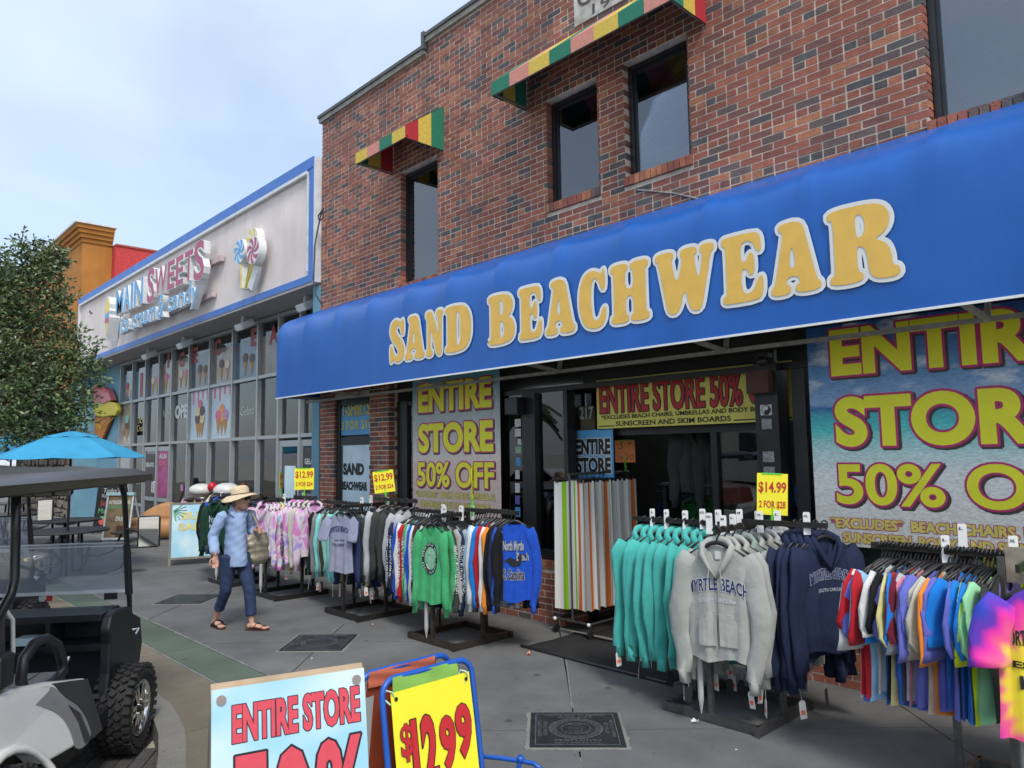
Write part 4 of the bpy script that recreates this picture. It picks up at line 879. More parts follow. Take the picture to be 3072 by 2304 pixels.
# small cone sign left of the words
co = empty('cone_sign', (-22.3, FY, 5.8), label='small raised ice cream cone sign left of MAIN SWEETS', cat='sign')
MX = Matrix(((1, 0, 0, -22.45), (0, 0, 1, 5.82), (0, 1, 0, 5.24), (0, 0, 0, 1)))
coneP = [(0, 0), (.2, .5), (.24, .62), (.2, .7), (.24, .8), (.2, .87), (.22, 1.0), (.12, 1.2), (-.02, 1.24), (-.14, 1.16), (-.22, .98), (-.24, .6), (-.2, .5)]
world_child(MB().prism(coneP, 0, .27, T=MX).build('cone_body', SWH), co)
world_child(MB().prism([(0, .03), (.17, .48), (-.17, .48)], -.006, -.001, T=MX).build('cone_face', SIGNY), co)
world_child(MB().prism([(-.19, .48), (.19, .48), (.16, .64), (-.19, .6)], -.008, -.001, T=MX).build('scoop_face', SMR), co); world_child(MB().prism([(-.19, .6), (.16, .64), (.16, .8), (-.2, .74)], -.008, -.001, T=MX).build('scoop_face', SBL), co)
world_child(MB().prism([(-.2, .74), (.16, .8), (.18, 1.0), (.1, 1.15), (-.02, 1.19), (-.12, 1.12), (-.19, .96)], -.008, -.001, T=MX).build('scoop_face', LYW), co)
# loose cable by the brick corner
cb = [at(240+x/2.911, 600+y/2.911, Y=6.06) for x, y in ((2130, 70), (2080, 140), (2090, 185), (2130, 150), (2110, 90), (2080, 240), (2050, 400), (2040, 700), (2060, 830), (2118, 920))]
tag(MB().tube(cb, .012, 5).build('cable', BLACK), 'loose black cable hanging at the corner between brick and blue trim', 'cable')
# big cone sign on the blue wall
big_cone = empty('ice_cream_sign', (-25.3, 6.7, 2.3), label='big painted ice cream cone sign with pink, yellow and purple scoops on the blue wall', cat='sign')
YC = 6.74; pc = lambda x, y: at(x/2.212, 600+y/2.212, Y=YC)
def blob(pts, m, nm, y, d):
    P_ = [pc(*q) for q in pts]; Q = chaikin(chaikin([(p.x, p.z) for p in P_])); R = []
    for q in Q:
        if not R or (q-R[-1]).length > .01: R.append(q)
    o = world_child(MB().prism([tuple(q) for q in R], 0, d, T=Matrix(((1, 0, 0, 0), (0, 0, 1, y), (0, 1, 0, 0), (0, 0, 0, 1)))).build(nm, m), big_cone); bevel(o, .04, 3); return o
CPK = mat('cone_pink', (.58, .16, .18), .4, var=.15); CRD = mat('cone_red', (.50, .04, .05), .4, var=.15); CYL = mat('cone_yellow', (.62, .52, .03), .4, var=.12); CPR = mat('cone_purple', (.30, .26, .55), .4, var=.12); CWF = mat('cone_waffle', (.50, .16, .03), .55, var=.15)
blob([(590, 1440), (745, 1435), (665, 1625)], CWF, 'waffle_cone', YC-.02, .08)
wf = MB()
for t in (.15, .35, .55, .75, .95, 1.15):
    a_ = pc(590+155*t, 1440); b_ = pc(590+75*t*.9+8, 1440+185*min(1, t*.9)); 
    wf.bar((a_.x, YC-.03, a_.z), (pc(612+60*min(t, 1), 1470+130*min(t, 1)).x, YC-.03, pc(0, 1470+130*min(t, 1)).z), .012)
    a2 = pc(745-155*t, 1440); wf.bar((a2.x, YC-.03, a2.z), (pc(722-50*min(t, 1), 1470+130*min(t, 1)).x, YC-.03, pc(0, 1470+130*min(t, 1)).z), .012)
world_child(wf.build('waffle_lines', CYL), big_cone)
blob([(545, 1400), (560, 1440), (610, 1460), (650, 1435), (640, 1400), (600, 1385)], CPR, 'purple_scoop', YC-.05, .1)
blob([(640, 1360), (630, 1400), (650, 1432), (700, 1440), (745, 1432), (780, 1432), (798, 1395), (785, 1350), (740, 1335), (690, 1345)], CYL, 'yellow_scoop', YC-.08, .13)
blob([(600, 1300), (590, 1340), (640, 1365), (670, 1350), (710, 1350), (740, 1335), (765, 1330), (752, 1290), (735, 1255), (690, 1238), (640, 1245)], CPK, 'pink_scoop', YC-.12, .17)
blob([(640, 1262), (660, 1250), (700, 1262), (740, 1280), (728, 1248), (690, 1234), (655, 1238)], CRD, 'cherry_sauce', YC-.14, .1)
# ---------------------------------------------------------------- buildings further left
ob = empty('orange_building', (-30, 6.2, 0), label='tall orange stucco building with stepped cornice behind the tree', cat='building')
OR = mat('orange_stucco', (.42, .17, .032), .9, var=.12, scale=1.5, bump=.4, bscale=100); WCAP = mat('cap_white', (.6, .6, .6), .6)
def opart(name, m, *a): return world_child(box(name, m, None, *a), ob)
opart('wall', OR, -40, -27.25, 6.25, 7.15, 3.2, 9.2); 
for k in range(4): opart('cornice', OR, -40-.05*k, -27.2+.07*k, 6.22-.07*k, 7.15+.0*k, 9.2+.14*k, 9.34+.14*k-.002)
opart('cap', WCAP, -40.3, -26.92, 5.94, 7.2, 9.76, 9.82); opart('soffit_band', mat('tan_stucco', (.30, .20, .12), .9), -40, -27.25, 6.1, 6.9, 3.0, 3.199)
opart('rear_block', OR, -40, -27.3, 7.2, 16, 0, 8.6)
SHG = mat('dark_shingle', (.05, .042, .038), .85, var=.35, scale=8)
for r in range(5):
    for c in range(26): 
        if c*.38 < 9.2: opart('shingle', SHG, -37+c*.38+(r % 2)*.15, -36.64+c*.38+(r % 2)*.15, 5.3+r*.16, 5.5+r*.16, 2.75+r*.26, 3.02+r*.26+.03)
st = empty('stone_wall', (-28, 6.3, 0), label='brown stone clad pier and low wall behind the black picnic tables', cat='wall')
STN = [mat('stone_'+n_, c_, .9, var=.3, scale=5, bump=.5, bscale=40) for n_, c_ in (('tan', (.22, .17, .125)), ('brown', (.14, .105, .08)), ('grey', (.17, .15, .13)))]
world_child(box('stone_backing', mat('stone_joint', (.03, .027, .024), .95), None, -37, -27.21, 6.32, 6.9, 0, 3.0), st)
sc_ = 0
for r in range(9):
    x = -27.3-random.random()*.1
    while x > -35 and sc_ < 290:
        w_ = random.uniform(.22, .42); h_ = .27; z = r*.285+.02+random.uniform(-.02, .02)
        P_ = [(x-w_/2+w_*.48*math.cos(t)*random.uniform(.86, 1.1), z+h_/2+h_*.5*math.sin(t)*random.uniform(.86, 1.1)) for t in [2*PI*k/8 for k in range(8)]]
        world_child(MB().prism(P_, 0, random.uniform(.05, .12), T=Matrix(((1, 0, 0, 0), (0, 0, -1, 6.33), (0, 1, 0, 0), (0, 0, 0, 1)))).build('stone', random.choice(STN)), st); x -= w_+.01; sc_ += 1
rb = tag(box('red_brick_building', mat('red_painted_brick', (.50, .045, .045), .8, var=.15, scale=10), None, -27.6, -26.9+0, 7.16, 14, 5.2, 9.15), 'bright red painted brick gable end behind the sweet shop fascia', 'building')
rm = mat('red_mortar', (.34, .03, .03), .9)
rl = MB()
for k in range(24):
    rl.box(-26.899, -26.893, 7.2, 13.9, 7.0+k*.09, 7.085+k*.09)
rl.build('brick_courses', MC[('red_painted_brick',)], rb); box('coping', mat('red_cap', (.36, .08, .06), .8), rb, -27.65, -26.85, 7.16, 14, 9.16, 9.22)
# buildings and palms across the street (seen only in reflections)
ac = tag(MB().box(-30, 20, -34, -26, 0, 8).box(-14, -4, -30, -25.9, 0, 6.4).build('beige_hotel', mat('beige_render', (.55, .50, .42), .9, var=.08)), 'long beige block on the far side of the street', 'building')
fw = MB()
for k in range(16):
    for z in (1.2, 4.6): fw.box(-28+k*3, -26.4+k*3, -26.1, -25.99, z, z+1.6)
fw.build('window_strip', FRM, ac)['kind'] = 'stuff'
# ================================================================ GARMENTS AND RACKS
KD = {'ls': (.74, .205, .020), 'sweat': (.70, .215, .028), 'hood': (.70, .222, .030), 'tee': (.72, .215, .013), 'tank': (.70, .18, .012)}
def g_fold(s, v, var): return v**.8*(.75*math.sin(s*5.1+var*2.1+v*.8)+.5*math.sin(s*10.7+var*5.3-v)+.35*math.sin(s*19+v*2+var))+.25*(1-v)*math.sin(s*9+v*14+var)
def g_top(s, front):
    a = abs(s)
    if a < .30: return -.082-(.085 if front else .018)*(1-(a/.30)**2)**.6
    return -.082-.085*((a-.30)/.7)**1.25
def g_depth(kind, s, v, var, fat):
    L_, w_, d = KD[kind]; return d*fat*max(0, 1-abs(s)**2.4)**.5*(.40+.60*v**.7)
def g_y(kind, x, z, var, fat, w_):
    L_ = KD[kind][0]; s = max(-1, min(1, x/w_)); v = max(0, min(1, (-.1-z)/(L_-.02))); return -g_depth(kind, s, v, var, fat)+.015*fat**.4*g_fold(s, v, var)
GM = {}
def torso_mesh(kind, var, fat):
    k = ('t', kind, var, fat)
    if k in GM: return GM[k]
    L_, w0, d = KD[kind]; NS, NV = (22, 16); front = []; back = []
    for fr_, rows in ((1, front), (0, back)):
        for j in range(NV+1):
            v = j/NV; row = []
            for i in range(NS+1):
                s = -1+2*i/NS; zt = g_top(s, fr_); zb = -L_-.012*math.sin(s*4+var)
                if kind == 'tank' and v < .35: wv = w0*(.62+.38*(v/.35)**2)
                else: wv = w0*(.98+.04*math.sin(3*v+var)-.05*v) if kind in ('sweat', 'hood') else w0*(1.0-.06*v*(1-v)*4+.04*v)
                rib = 1
                if kind in ('sweat', 'hood') and v > .90: wv *= .95; rib = .8
                x = s*wv; z = zt+(zb-zt)*v; dd = g_depth(kind, s, v, var, fat)*rib; f = .015*fat**.4*g_fold(s, v, var)
                row.append((x, (-dd if fr_ else dd)+f, z))
            rows.append(row)
    mb = MB().grid(front).grid([r[::-1] for r in back]); me = mb.mesh('torso', [], True); GM[k] = me; return me
def sleeve_mesh(kind, var, sg, fat):
    k = ('s', kind, var, sg, fat)
    if k in GM: return GM[k]
    L_, w_, d = KD[kind]; rnd = random.Random(var*7+sg)
    if kind in ('ls', 'sweat', 'hood'):
        b = rnd.uniform(-.025, .035)
        e_ = rnd.uniform(-.02, .035); pts = [(.80*w_, -.135), (.93*w_, -.20), (1.0*w_+b*.4, -.31), (1.05*w_+b, -.44), (1.05*w_+b*.7, -.57), (1.05*w_+e_*.5, -.69), (1.03*w_+e_, -.775), (1.03*w_+e_, -.78), (1.03*w_+e_, -.84)]
        rx = [.055, .074, .070, .062, .055, .048, .044, .032, .031]
        if kind == 'ls': rx = [r*.86 for r in rx]
        if kind == 'hood': rx = [r*1.12 for r in rx]
        if kind == 'hood': pts = [(x, z*1.01) for x, z in pts]
    else:
        q_ = (.9, 1.25, 1.05, 1.4, .95, 1.15)[var % 6]; pts = [(.80*w_, -.135), (1.0*w_, -.20), (1.12*w_, -.20-.09*q_), (1.16*w_, -.20-.17*q_), (1.15*w_, -.20-.20*q_)]; rx = [.06, .085, .088, .085, .084]
    rings = []; yo = rnd.uniform(-.03, .0)*fat
    for j, ((x, z), r) in enumerate(zip(pts, rx)):
        t = j/(len(pts)-1); th = min(r, (.016+.012*t)*(.6+.6*fat)) if kind != 'tee' else .012+.006*t
        p0 = pts[max(j-1, 0)]; p1 = pts[min(j+1, len(pts)-1)]; dx, dz = p1[0]-p0[0], p1[1]-p0[1]; q = math.hypot(dx, dz) or 1; nx_, nz_ = -dz/q, dx/q
        ring = []
        for a in range(12):
            u = 2*PI*a/12; wob = 1+.16*math.sin(3*u+var+j*1.3)
            ring.append((sg*(x+nx_*r*math.cos(u)*wob+.005*math.sin(j*2.3+var*1.7)), yo*t+th*math.sin(u)*wob+.010*math.sin(j*1.7+var*2), z+nz_*r*math.cos(u)))
        rings.append(ring)
    me = MB().loft(rings, cap=True).mesh('sleeve', [], True); GM[k] = me; return me
def hood_mesh(var):
    k = ('h', var)
    if k in GM: return GM[k]
    pts = [(.0, -.046, -.255), (-.045, -.054, -.200), (-.085, -.045, -.135), (-.098, .0, -.092), (-.06, .045, -.070), (0, .055, -.062), (.06, .045, -.070), (.098, .0, -.092), (.085, -.045, -.135), (.045, -.054, -.200), (0, -.046, -.256)]
    r = [.010, .018, .026, .030, .034, .038, .034, .030, .026, .018, .010]
    mb = MB().tube(pts, [(q, q*.7) for q in r], 10); mb.sphere((0, .045, -.135), (.095, .026, .08), 12, 8); me = mb.mesh('hood', [], True); GM[k] = me; return me
def hanger_mesh():
    if 'hg' in GM: return GM['hg']
    mb = MB().tube([(0, 0, -.075), (0, 0, -.05), (.012, 0, -.032), (.027, 0, -.012), (.026, 0, .010), (.006, 0, .022), (-.016, 0, .016), (-.024, 0, -.002)], .0055, 6)
    mb.tube([(-.20, 0, -.150), (-.10, 0, -.100), (-.035, 0, -.072), (0, 0, -.066), (.035, 0, -.072), (.10, 0, -.100), (.20, 0, -.150)], [(.007, .012)]*7, 8)
    me = mb.mesh('hanger', [BLACK], True); GM['hg'] = me; return me
TAGM = MB().prism([(-.024, -.09), (.024, -.09), (.024, -.012), (.014, 0), (-.014, 0), (-.024, -.012)], -.0008, .0008, T=Matrix(((1, 0, 0, 0), (0, 0, 1, 0), (0, 1, 0, 0), (0, 0, 0, 1)))).mesh('price_tag')
TAGO = MB().box(-.015, .015, -.0016, .0016, -.07, -.048).mesh('tag_sticker'); TAGS = MB().tube([(0, 0, 0), (0, 0, .05)], .0012, 4).mesh('tag_string')
TGW = mat('tag_white', (.62, .63, .62), .5); TGB = mat('tag_black', (.02, .02, .024), .4); TGO = mat('tag_orange', (.80, .16, .06), .5); TAGO.materials.append(TGO); TAGS.materials.append(TGW)
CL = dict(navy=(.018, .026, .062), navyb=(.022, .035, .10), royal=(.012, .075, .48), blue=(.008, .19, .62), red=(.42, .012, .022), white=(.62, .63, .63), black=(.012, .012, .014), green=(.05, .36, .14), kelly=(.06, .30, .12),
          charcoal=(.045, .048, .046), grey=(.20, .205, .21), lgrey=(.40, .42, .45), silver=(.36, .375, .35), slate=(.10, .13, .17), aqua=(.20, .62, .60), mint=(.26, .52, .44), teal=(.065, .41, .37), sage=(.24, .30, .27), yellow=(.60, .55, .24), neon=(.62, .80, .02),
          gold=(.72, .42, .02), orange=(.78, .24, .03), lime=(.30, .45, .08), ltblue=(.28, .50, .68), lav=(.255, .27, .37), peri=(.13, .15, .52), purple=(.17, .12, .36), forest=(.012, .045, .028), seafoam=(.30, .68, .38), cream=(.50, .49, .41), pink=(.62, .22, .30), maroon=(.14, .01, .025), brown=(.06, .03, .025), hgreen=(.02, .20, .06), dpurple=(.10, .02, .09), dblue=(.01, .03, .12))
def cloth(c):
    return mat('cloth_'+c, CL[c], .88, var=.10, scale=9, bump=.9, bscale=13, spec=.2, sheen=.15 if c not in ('black', 'navy', 'charcoal', 'forest', 'navyb') else 0)
def pastel_build(i):
    def bd(t, b, tc):
        L = t.links.new; n = t.nodes.new('ShaderNodeTexNoise'); n.inputs['Scale'].default_value = 4.2; n.inputs['Detail'].default_value = 3; n.inputs['Distortion'].default_value = 1.6
        mp = t.nodes.new('ShaderNodeMapping'); mp.inputs['Location'].default_value = (i*3.1, i*1.7, i); L(tc.outputs['Object'], mp.inputs[0]); L(mp.outputs[0], n.inputs[0])
        r = t.nodes.new('ShaderNodeValToRGB'); el = r.color_ramp.elements
        pal = [[(.30, .20, .62), (.66, .15, .42), (.62, .60, .64), (.22, .46, .64)], [(.66, .20, .42), (.55, .22, .55), (.64, .58, .58), (.34, .24, .62)], [(.20, .50, .60), (.25, .52, .26), (.60, .58, .42), (.60, .36, .22)]][i % 3]
        el[0].position = .32; el[0].color = (*pal[0], 1); el[1].position = .68; el[1].color = (*pal[3], 1)
        for p, c in ((.44, pal[1]), (.55, pal[2])): e = el.new(p); e.color = (*c, 1)
        L(n.outputs[0], r.inputs[0]); L(r.outputs[0], b.inputs['Base Color'])
    return ramp_mat('cloth_pastel_%d' % i, bd, .9)
def tiedye_build(t, b, tc):
    L = t.links.new; n = t.nodes.new('ShaderNodeTexNoise'); n.inputs['Scale'].default_value = 7; n.inputs['Detail'].default_value = 6
    mp = t.nodes.new('ShaderNodeMapping'); mp.inputs['Location'].default_value = (0, 0, .42); mp.inputs['Scale'].default_value = (1, .01, .85); L(tc.outputs['Object'], mp.inputs[0])
    ln = t.nodes.new('ShaderNodeVectorMath'); ln.operation = 'LENGTH'; L(mp.outputs[0], ln.inputs[0]); L(tc.outputs['Object'], n.inputs[0])
    sx = t.nodes.new('ShaderNodeSeparateXYZ'); L(mp.outputs[0], sx.inputs[0]); at2 = t.nodes.new('ShaderNodeMath'); at2.operation = 'ARCTAN2'; L(sx.outputs[2], at2.inputs[0]); L(sx.outputs[0], at2.inputs[1])
    sn = t.nodes.new('ShaderNodeMath'); sn.operation = 'MULTIPLY'; sn.inputs[1].default_value = 22; L(at2.outputs[0], sn.inputs[0]); s2 = t.nodes.new('ShaderNodeMath'); s2.operation = 'SINE'; L(sn.outputs[0], s2.inputs[0])
    a1 = t.nodes.new('ShaderNodeMath'); a1.operation = 'MULTIPLY_ADD'; a1.inputs[1].default_value = .014; L(s2.outputs[0], a1.inputs[0]); L(ln.outputs[1], a1.inputs[2])
    a2 = t.nodes.new('ShaderNodeMath'); a2.operation = 'MULTIPLY_ADD'; a2.inputs[1].default_value = .10; L(n.outputs[0], a2.inputs[0]); L(a1.outputs[0], a2.inputs[2])
    r = t.nodes.new('ShaderNodeValToRGB'); el = r.color_ramp.elements; el[0].position = .05; el[0].color = (.01, .25, .45, 1); el[1].position = .52; el[1].color = (.02, .05, .42, 1)
    for p, c in ((.11, (.03, .40, .25)), (.16, (.80, .72, .03)), (.23, (.85, .62, .05)), (.28, (.85, .12, .25)), (.34, (.80, .03, .38)), (.38, (.14, .03, .42)), (.45, (.03, .06, .50))): e = el.new(p); e.color = (*c, 1)
    L(a2.outputs[0], r.inputs[0]); L(r.outputs[0], b.inputs['Base Color'])
TIED = ramp_mat('cloth_rainbow_tie_dye', tiedye_build, .85)
PRM = {'w': mat('fabric_print_white', (.55, .58, .60), .7), 'k': mat('fabric_print_black', (.012, .012, .016), .7), 'n': mat('fabric_print_navy', (.02, .03, .11), .7)}
PRINT = {}
def sleeve_print(kind, sg, var, fat):
    k = (kind, sg, var, fat)
    if k in PRINT: return PRINT[k]
    L_, w_, d = KD[kind]; vs, fs = text_vf('NORTH MYRTLE BEACH', .012, 0, 2, 1.0)
    x0 = min(v.x for v in vs); x1 = max(v.x for v in vs); y0 = min(v.y for v in vs); y1 = max(v.y for v in vs); P = []
    prof = [(-.20, .93*w_+.07), (-.31, 1.0*w_+.068), (-.44, 1.05*w_+.062), (-.57, 1.05*w_+.054), (-.69, 1.05*w_+.047), (-.80, 1.03*w_+.044)]
    rnd = random.Random(var*7+sg); b = rnd.uniform(-.025, .035); e_ = rnd.uniform(-.02, .035); yo = rnd.uniform(-.03, .0)*fat
    sh = {-.31: b*.4, -.44: b, -.57: b*.7, -.69: e_*.5, -.80: e_}; prof = [(z, x+sh.get(z, 0)-(.004 if kind == 'ls' else -.012)) for z, x in prof]
    for v in vs:
        z = -.25-.42*(v.x-x0)/(x1-x0); yy = ((v.y-y0)/(y1-y0)-.5)*.040
        for (za, xa), (zb3, xb) in zip(prof, prof[1:]):
            if zb3 <= z <= za: xx = xa+(xb-xa)*(za-z)/(za-zb3); break
        t = -z/.8; r = .058; th = (.016+.012*t)*(.6+.6*fat); q = max(-.95, min(.95, yy/(th*1.15)))
        P.append((sg*(xx-r*(1-math.sqrt(1-q*q))*.8+.006), sg*yy+yo*t, z))
    me = bpy.data.meshes.new('sleeve_print'); me.from_pydata(P, [], fs); PRINT[k] = me; return me
GSC = [(1.0, 1.0, 1.15)]
ORD = ['first', 'second', 'third', 'fourth', 'fifth', 'sixth', 'seventh', 'eighth', 'ninth', 'tenth', 'eleventh', 'twelfth', 'thirteenth', 'fourteenth', 'fifteenth', 'sixteenth', 'seventeenth', 'eighteenth', 'nineteenth', 'twentieth']+['twenty-'+q for q in ('first', 'second', 'third', 'fourth', 'fifth', 'sixth', 'seventh', 'eighth', 'ninth')]+['thirtieth']+['thirty-'+q for q in ('first', 'second', 'third', 'fourth')]
CN = dict(ls='long sleeve shirt', sweat='sweatshirt', hood='hoodie', tee='t-shirt', tank='tank top')
CW = dict(navyb='dark blue', lgrey='light grey', ltblue='light blue', lav='lavender grey', peri='periwinkle', hgreen='dim green', dpurple='dim purple', dblue='dim blue', kelly='mid green', forest='dark forest green', neon='neon yellow', lime='olive green', seafoam='pale seafoam green', p0='pastel lilac tie-dye', p1='pastel pink tie-dye', p2='pastel green tie-dye', td='rainbow tie-dye', silver='silver grey', gold='golden yellow')
def garment(kind, c, pos, rz, label, group, prt=None, fat=1.0, var=None, tags=0, scale=None):
    var = random.randrange(6) if var is None else var
    nm = {'ls': 'hanging_shirt', 'sweat': 'hanging_sweatshirt', 'hood': 'hanging_hoodie', 'tee': 'hanging_tshirt', 'tank': 'hanging_tank_top'}[kind]
    o = empty(nm, (pos[0], pos[1], pos[2]), rz, label, {'ls': 'shirt', 'sweat': 'sweatshirt', 'hood': 'hoodie', 'tee': 't-shirt', 'tank': 'tank top'}[kind], group)
    g3 = scale or GSC[0]; o.scale = (g3[0]*random.uniform(.97, 1.03), g3[1], g3[2]*random.uniform(.955, 1.035))
    m = pastel_build(int(c[1])) if c in ('p0', 'p1', 'p2') else (TIED if c == 'td' else cloth(c))
    def add(nm, me):
        if not me.materials: me.materials.append(m)
        q = link(nm, me, o); omat(q, m); return q
    add('torso', torso_mesh(kind, var, fat))
    if kind != 'tank':
        for sg in (-1, 1): add('sleeve', sleeve_mesh(kind, var, sg, fat))
    if kind == 'hood': add('hood', hood_mesh(0))
    link('hanger', hanger_mesh(), o)
    if prt:
        for sg in (-1, 1):
            me = sleeve_print(kind, sg, var, fat)
            if not me.materials: me.materials.append(PRM['w'])
            omat(link('sleeve_print', me, o), PRM[prt])
    for k in range(tags):
        sg = random.choice((-1, 1)); x = sg*random.uniform(.12, .30); z = -.80-random.uniform(.0, .12)
        t = link('price_tag', TAGM, o, loc=(x, random.uniform(-.04, .04), z), rot=(random.uniform(-.15, .15), random.uniform(-.15, .15), random.uniform(-1.2, 1.2)))
        if not TAGM.materials: TAGM.materials.append(TGW)
        wh = random.random() < .5; omat(t, TGW if wh else TGB); link('tag_string', TAGS, t)
        if wh: link('tag_sticker', TAGO, t)
    return o
RK = mat('dark_steel_tube', (.035, .033, .032), .4, .5, var=.3, scale=15); RKB = mat('brown_steel_tube', (.075, .06, .05), .4, .6, var=.3, scale=15); RKG = mat('grey_steel_tube', (.13, .13, .13), .35, .7, var=.25, scale=12); CHR = mat('chrome', (.6, .6, .6), .15, 1, var=.05)
WPOL = mat('white_pvc', (.42, .43, .43), .5, var=.15, scale=8)
def rack(X, Y, z, arms, label, m, divs=(), pole=True):
    o = empty('clothes_rack', (X, Y, 0), 0, label, 'clothes rack', 'four-way clothes racks on the pavement'); h = .04
    f = .37
    for (a, b) in (((-f-.04, -f), (f, -f)), ((f, -f-.04), (f, f)), ((f+.04, f), (-f, f)), ((-f, f+.04), (-f, -f))):
        MB().bar((a[0], a[1], .035), (b[0], b[1], .035), .035, .06).build('base_beam', m, o)
    for (a, b) in ((0, -f), (f, 0), (0, f), (-f, 0)):
        MB().bar((a*.98, b*.98, .06), (a*.98, b*.98, z*.0+.62), .035).bar((a*.98, b*.98, .62), (a*.28, b*.28, .72), .03).build('post', m, o)
    MB().box(-.13, .13, -.13, .13, .70, z-.04).build('core', RK, o) if False else MB().bar((-.07, -.07, .70), (-.07, -.07, z), .03).bar((.07, .07, .70), (.07, .07, z), .03).build('upright', m, o)
    for (x0, y0, x1, y1, dz) in arms: MB().bar((x0, y0, z+dz), (x1, y1, z+dz), .018, .04).build('arm', RK, o)
    if pole:
        MB().tube([(-.06, -f-.03, .66), (-.06, -f-.03, .16), (-.06, -f-.03, .06)], [.021, .021, .004], 10).build('loose_pole', WPOL, o)
    for (x, y, dz, s_, rz) in divs:
        d = link('size_divider', DIVM, o, loc=(x, y, z+dz), rot=(0, 0, rz))
        letters(d, s_, (-.012-.004*len(s_), -.0025, .055), (1, 0, 0), (0, 0, 1), .012+.009*len(s_), .016, INK, off=.02)
    return o
DIVM = MB().prism([(-.024, -.07), (.024, -.07), (.024, .082), (.018, .09), (-.018, .09), (-.024, .082)], -.002, .002, T=Matrix(((1, 0, 0, 0), (0, 0, 1, 0), (0, 1, 0, 0), (0, 0, 0, 1)))).mesh('size_divider', [mat('divider_white', (.72, .73, .73), .4)])
def row(base, a, b, z, rz, items, where, group, defk, fat=1.0, jit=.10, tags=0, start=0):
    "hang items evenly from a to b (offsets from base)"
    n_ = len(items); cnt_ = {}
    for i, it in enumerate(items):
        k = defk; c = it; prt = None
        if ':' in it: k, c = it.split(':')
        if c.endswith('*'): c = c[:-1]; prt = 'k' if c in ('p0', 'p1', 'p2', 'yellow', 'gold', 'orange', 'neon', 'lime', 'ltblue', 'white', 'aqua') else 'w'
        t = i/max(1, n_-1); x = base[0]+a[0]+(b[0]-a[0])*t; y = base[1]+a[1]+(b[1]-a[1])*t
        nm = CW.get(c, c); cnt_[nm] = cnt_.get(nm, 0)+1
        lab = '%s %s, %s %s' % (nm, CN[k], ORD[i+start], where)
        garment(k, c, (x, y, z+random.uniform(-.006, .004)), rz+random.uniform(-jit, jit), lab, group, prt, fat, tags=(1 if random.random() < tags else 0)+(1 if random.random() < tags*.5 else 0))
def chest(o_, kind, var, fat, words, m=None):
    "words: (text, x0, x1, z0, z1, material, arch, outline)"
    for (s_, x0, x1, z0, z1, mm, arch, outm) in words:
        n0 = set(bpy.data.objects); cx_ = (x1-x0)/2
        letters(None, s_, (x0, 0, z0), (1, 0, 0), (0, 0, 1), x1-x0, z1-z0, mm, off=.03, lift=.0016, out=.035 if outm else 0, mout=outm, warp=(lambda a, b: (a, b+arch*(1-((a-cx_)/cx_)**2))) if arch else None, name='chest_print')
        for q in set(bpy.data.objects)-n0:
            drape(q, kind, var, fat); q.parent = o_
def drape(q, kind, var, fat):
    w_ = KD[kind][1]
    bm_ = bmesh.new(); bm_.from_mesh(q.data); bmesh.ops.triangulate(bm_, faces=bm_.faces)
    bmesh.ops.subdivide_edges(bm_, edges=[e for e in bm_.edges if e.calc_length() > .02], cuts=1); bm_.to_mesh(q.data); bm_.free()
    for v in q.data.vertices: v.co.y += g_y(kind, v.co.x, v.co.z, var, fat, w_)-.004
def ring_poly(q_o, r0, r1, cx_, cz_, m, kind, var, fat, n_=40, nm='chest_print', lift=0):
    mb = MB()
    for k in range(n_):
        a = 2*PI*k/n_; b = 2*PI*(k+1)/n_; mb.quad(*[(cx_+r*math.cos(t), -.001-lift, cz_+r*1.18*math.sin(t)) for r, t in ((r0, a), (r1, a), (r1, b), (r0, b))])
    q = mb.build(nm, m); drape(q, kind, var, fat); q.parent = q_o
# ---- rack with the green shirt
GSC[0] = (.90, 1.0, 1.16)
G0 = (-6.18, 5.09); gg = 'clothes hanging on the rack with the green anchor shirt'
rack(*G0, 1.30, [(-.10, 0, -1.02, 0, 0), (.06, -.42, .06, .32, -.0), (.1, 0, .92, 0, .05)], 'four-way rack holding long sleeve shirts, green anchor shirt in front', RKB, [(-.25, -.02, 0, 'XXL', .6), (0, -.2, 0, 'M', .3), (.06, -.02, 0, 'S', .7), (.1, .1, 0, 'L', .3)])
row(G0, (-.98, 0), (-.20, 0), 1.30, PI/2-.12, ['navy*', 'navy*', 'royal', 'white', 'red*', 'kelly*', 'mint', 'royal', 'white', 'brown*', 'black*', 'lgrey', 'black', 'red*', 'red', 'maroon'], 'in on the left arm of the green shirt rack', gg, 'ls', fat=.85)
row(G0, (.06, -.34), (.06, .30), 1.30, .12, ['green*', 'charcoal*', 'silver', 'navy*', 'navyb*', 'lgrey', 'slate*', 'black*', 'grey', 'navy*', 'red', 'lime*', 'ltblue*', 'black', 'neon*', 'orange*', 'gold*', 'neon*'], 'behind the green anchor shirt', gg, 'ls', fat=.8)
row(G0, (.40, .03), (.84, .02), 1.35, PI/2-.35, ['ltblue', 'white', 'blue', 'red', 'white', 'orange', 'black', 'navy', 'black'], 'out towards the royal blue shirt', gg, 'ls', fat=.8)
d = garment('ls', 'green', (G0[0]+.06, G0[1]-.42, 1.30), .22, 'kelly green long sleeve shirt with round black and white anchor print', gg, None, 1.5, 1)
fk = ('ls', 1, 1.5)
ring_poly(d, .088, .118, -.0, -.36, PRM['k'], *fk); ring_poly(d, .0, .084, 0, -.36, mat('anchor_disc', (.20, .46, .28), .7), *fk)
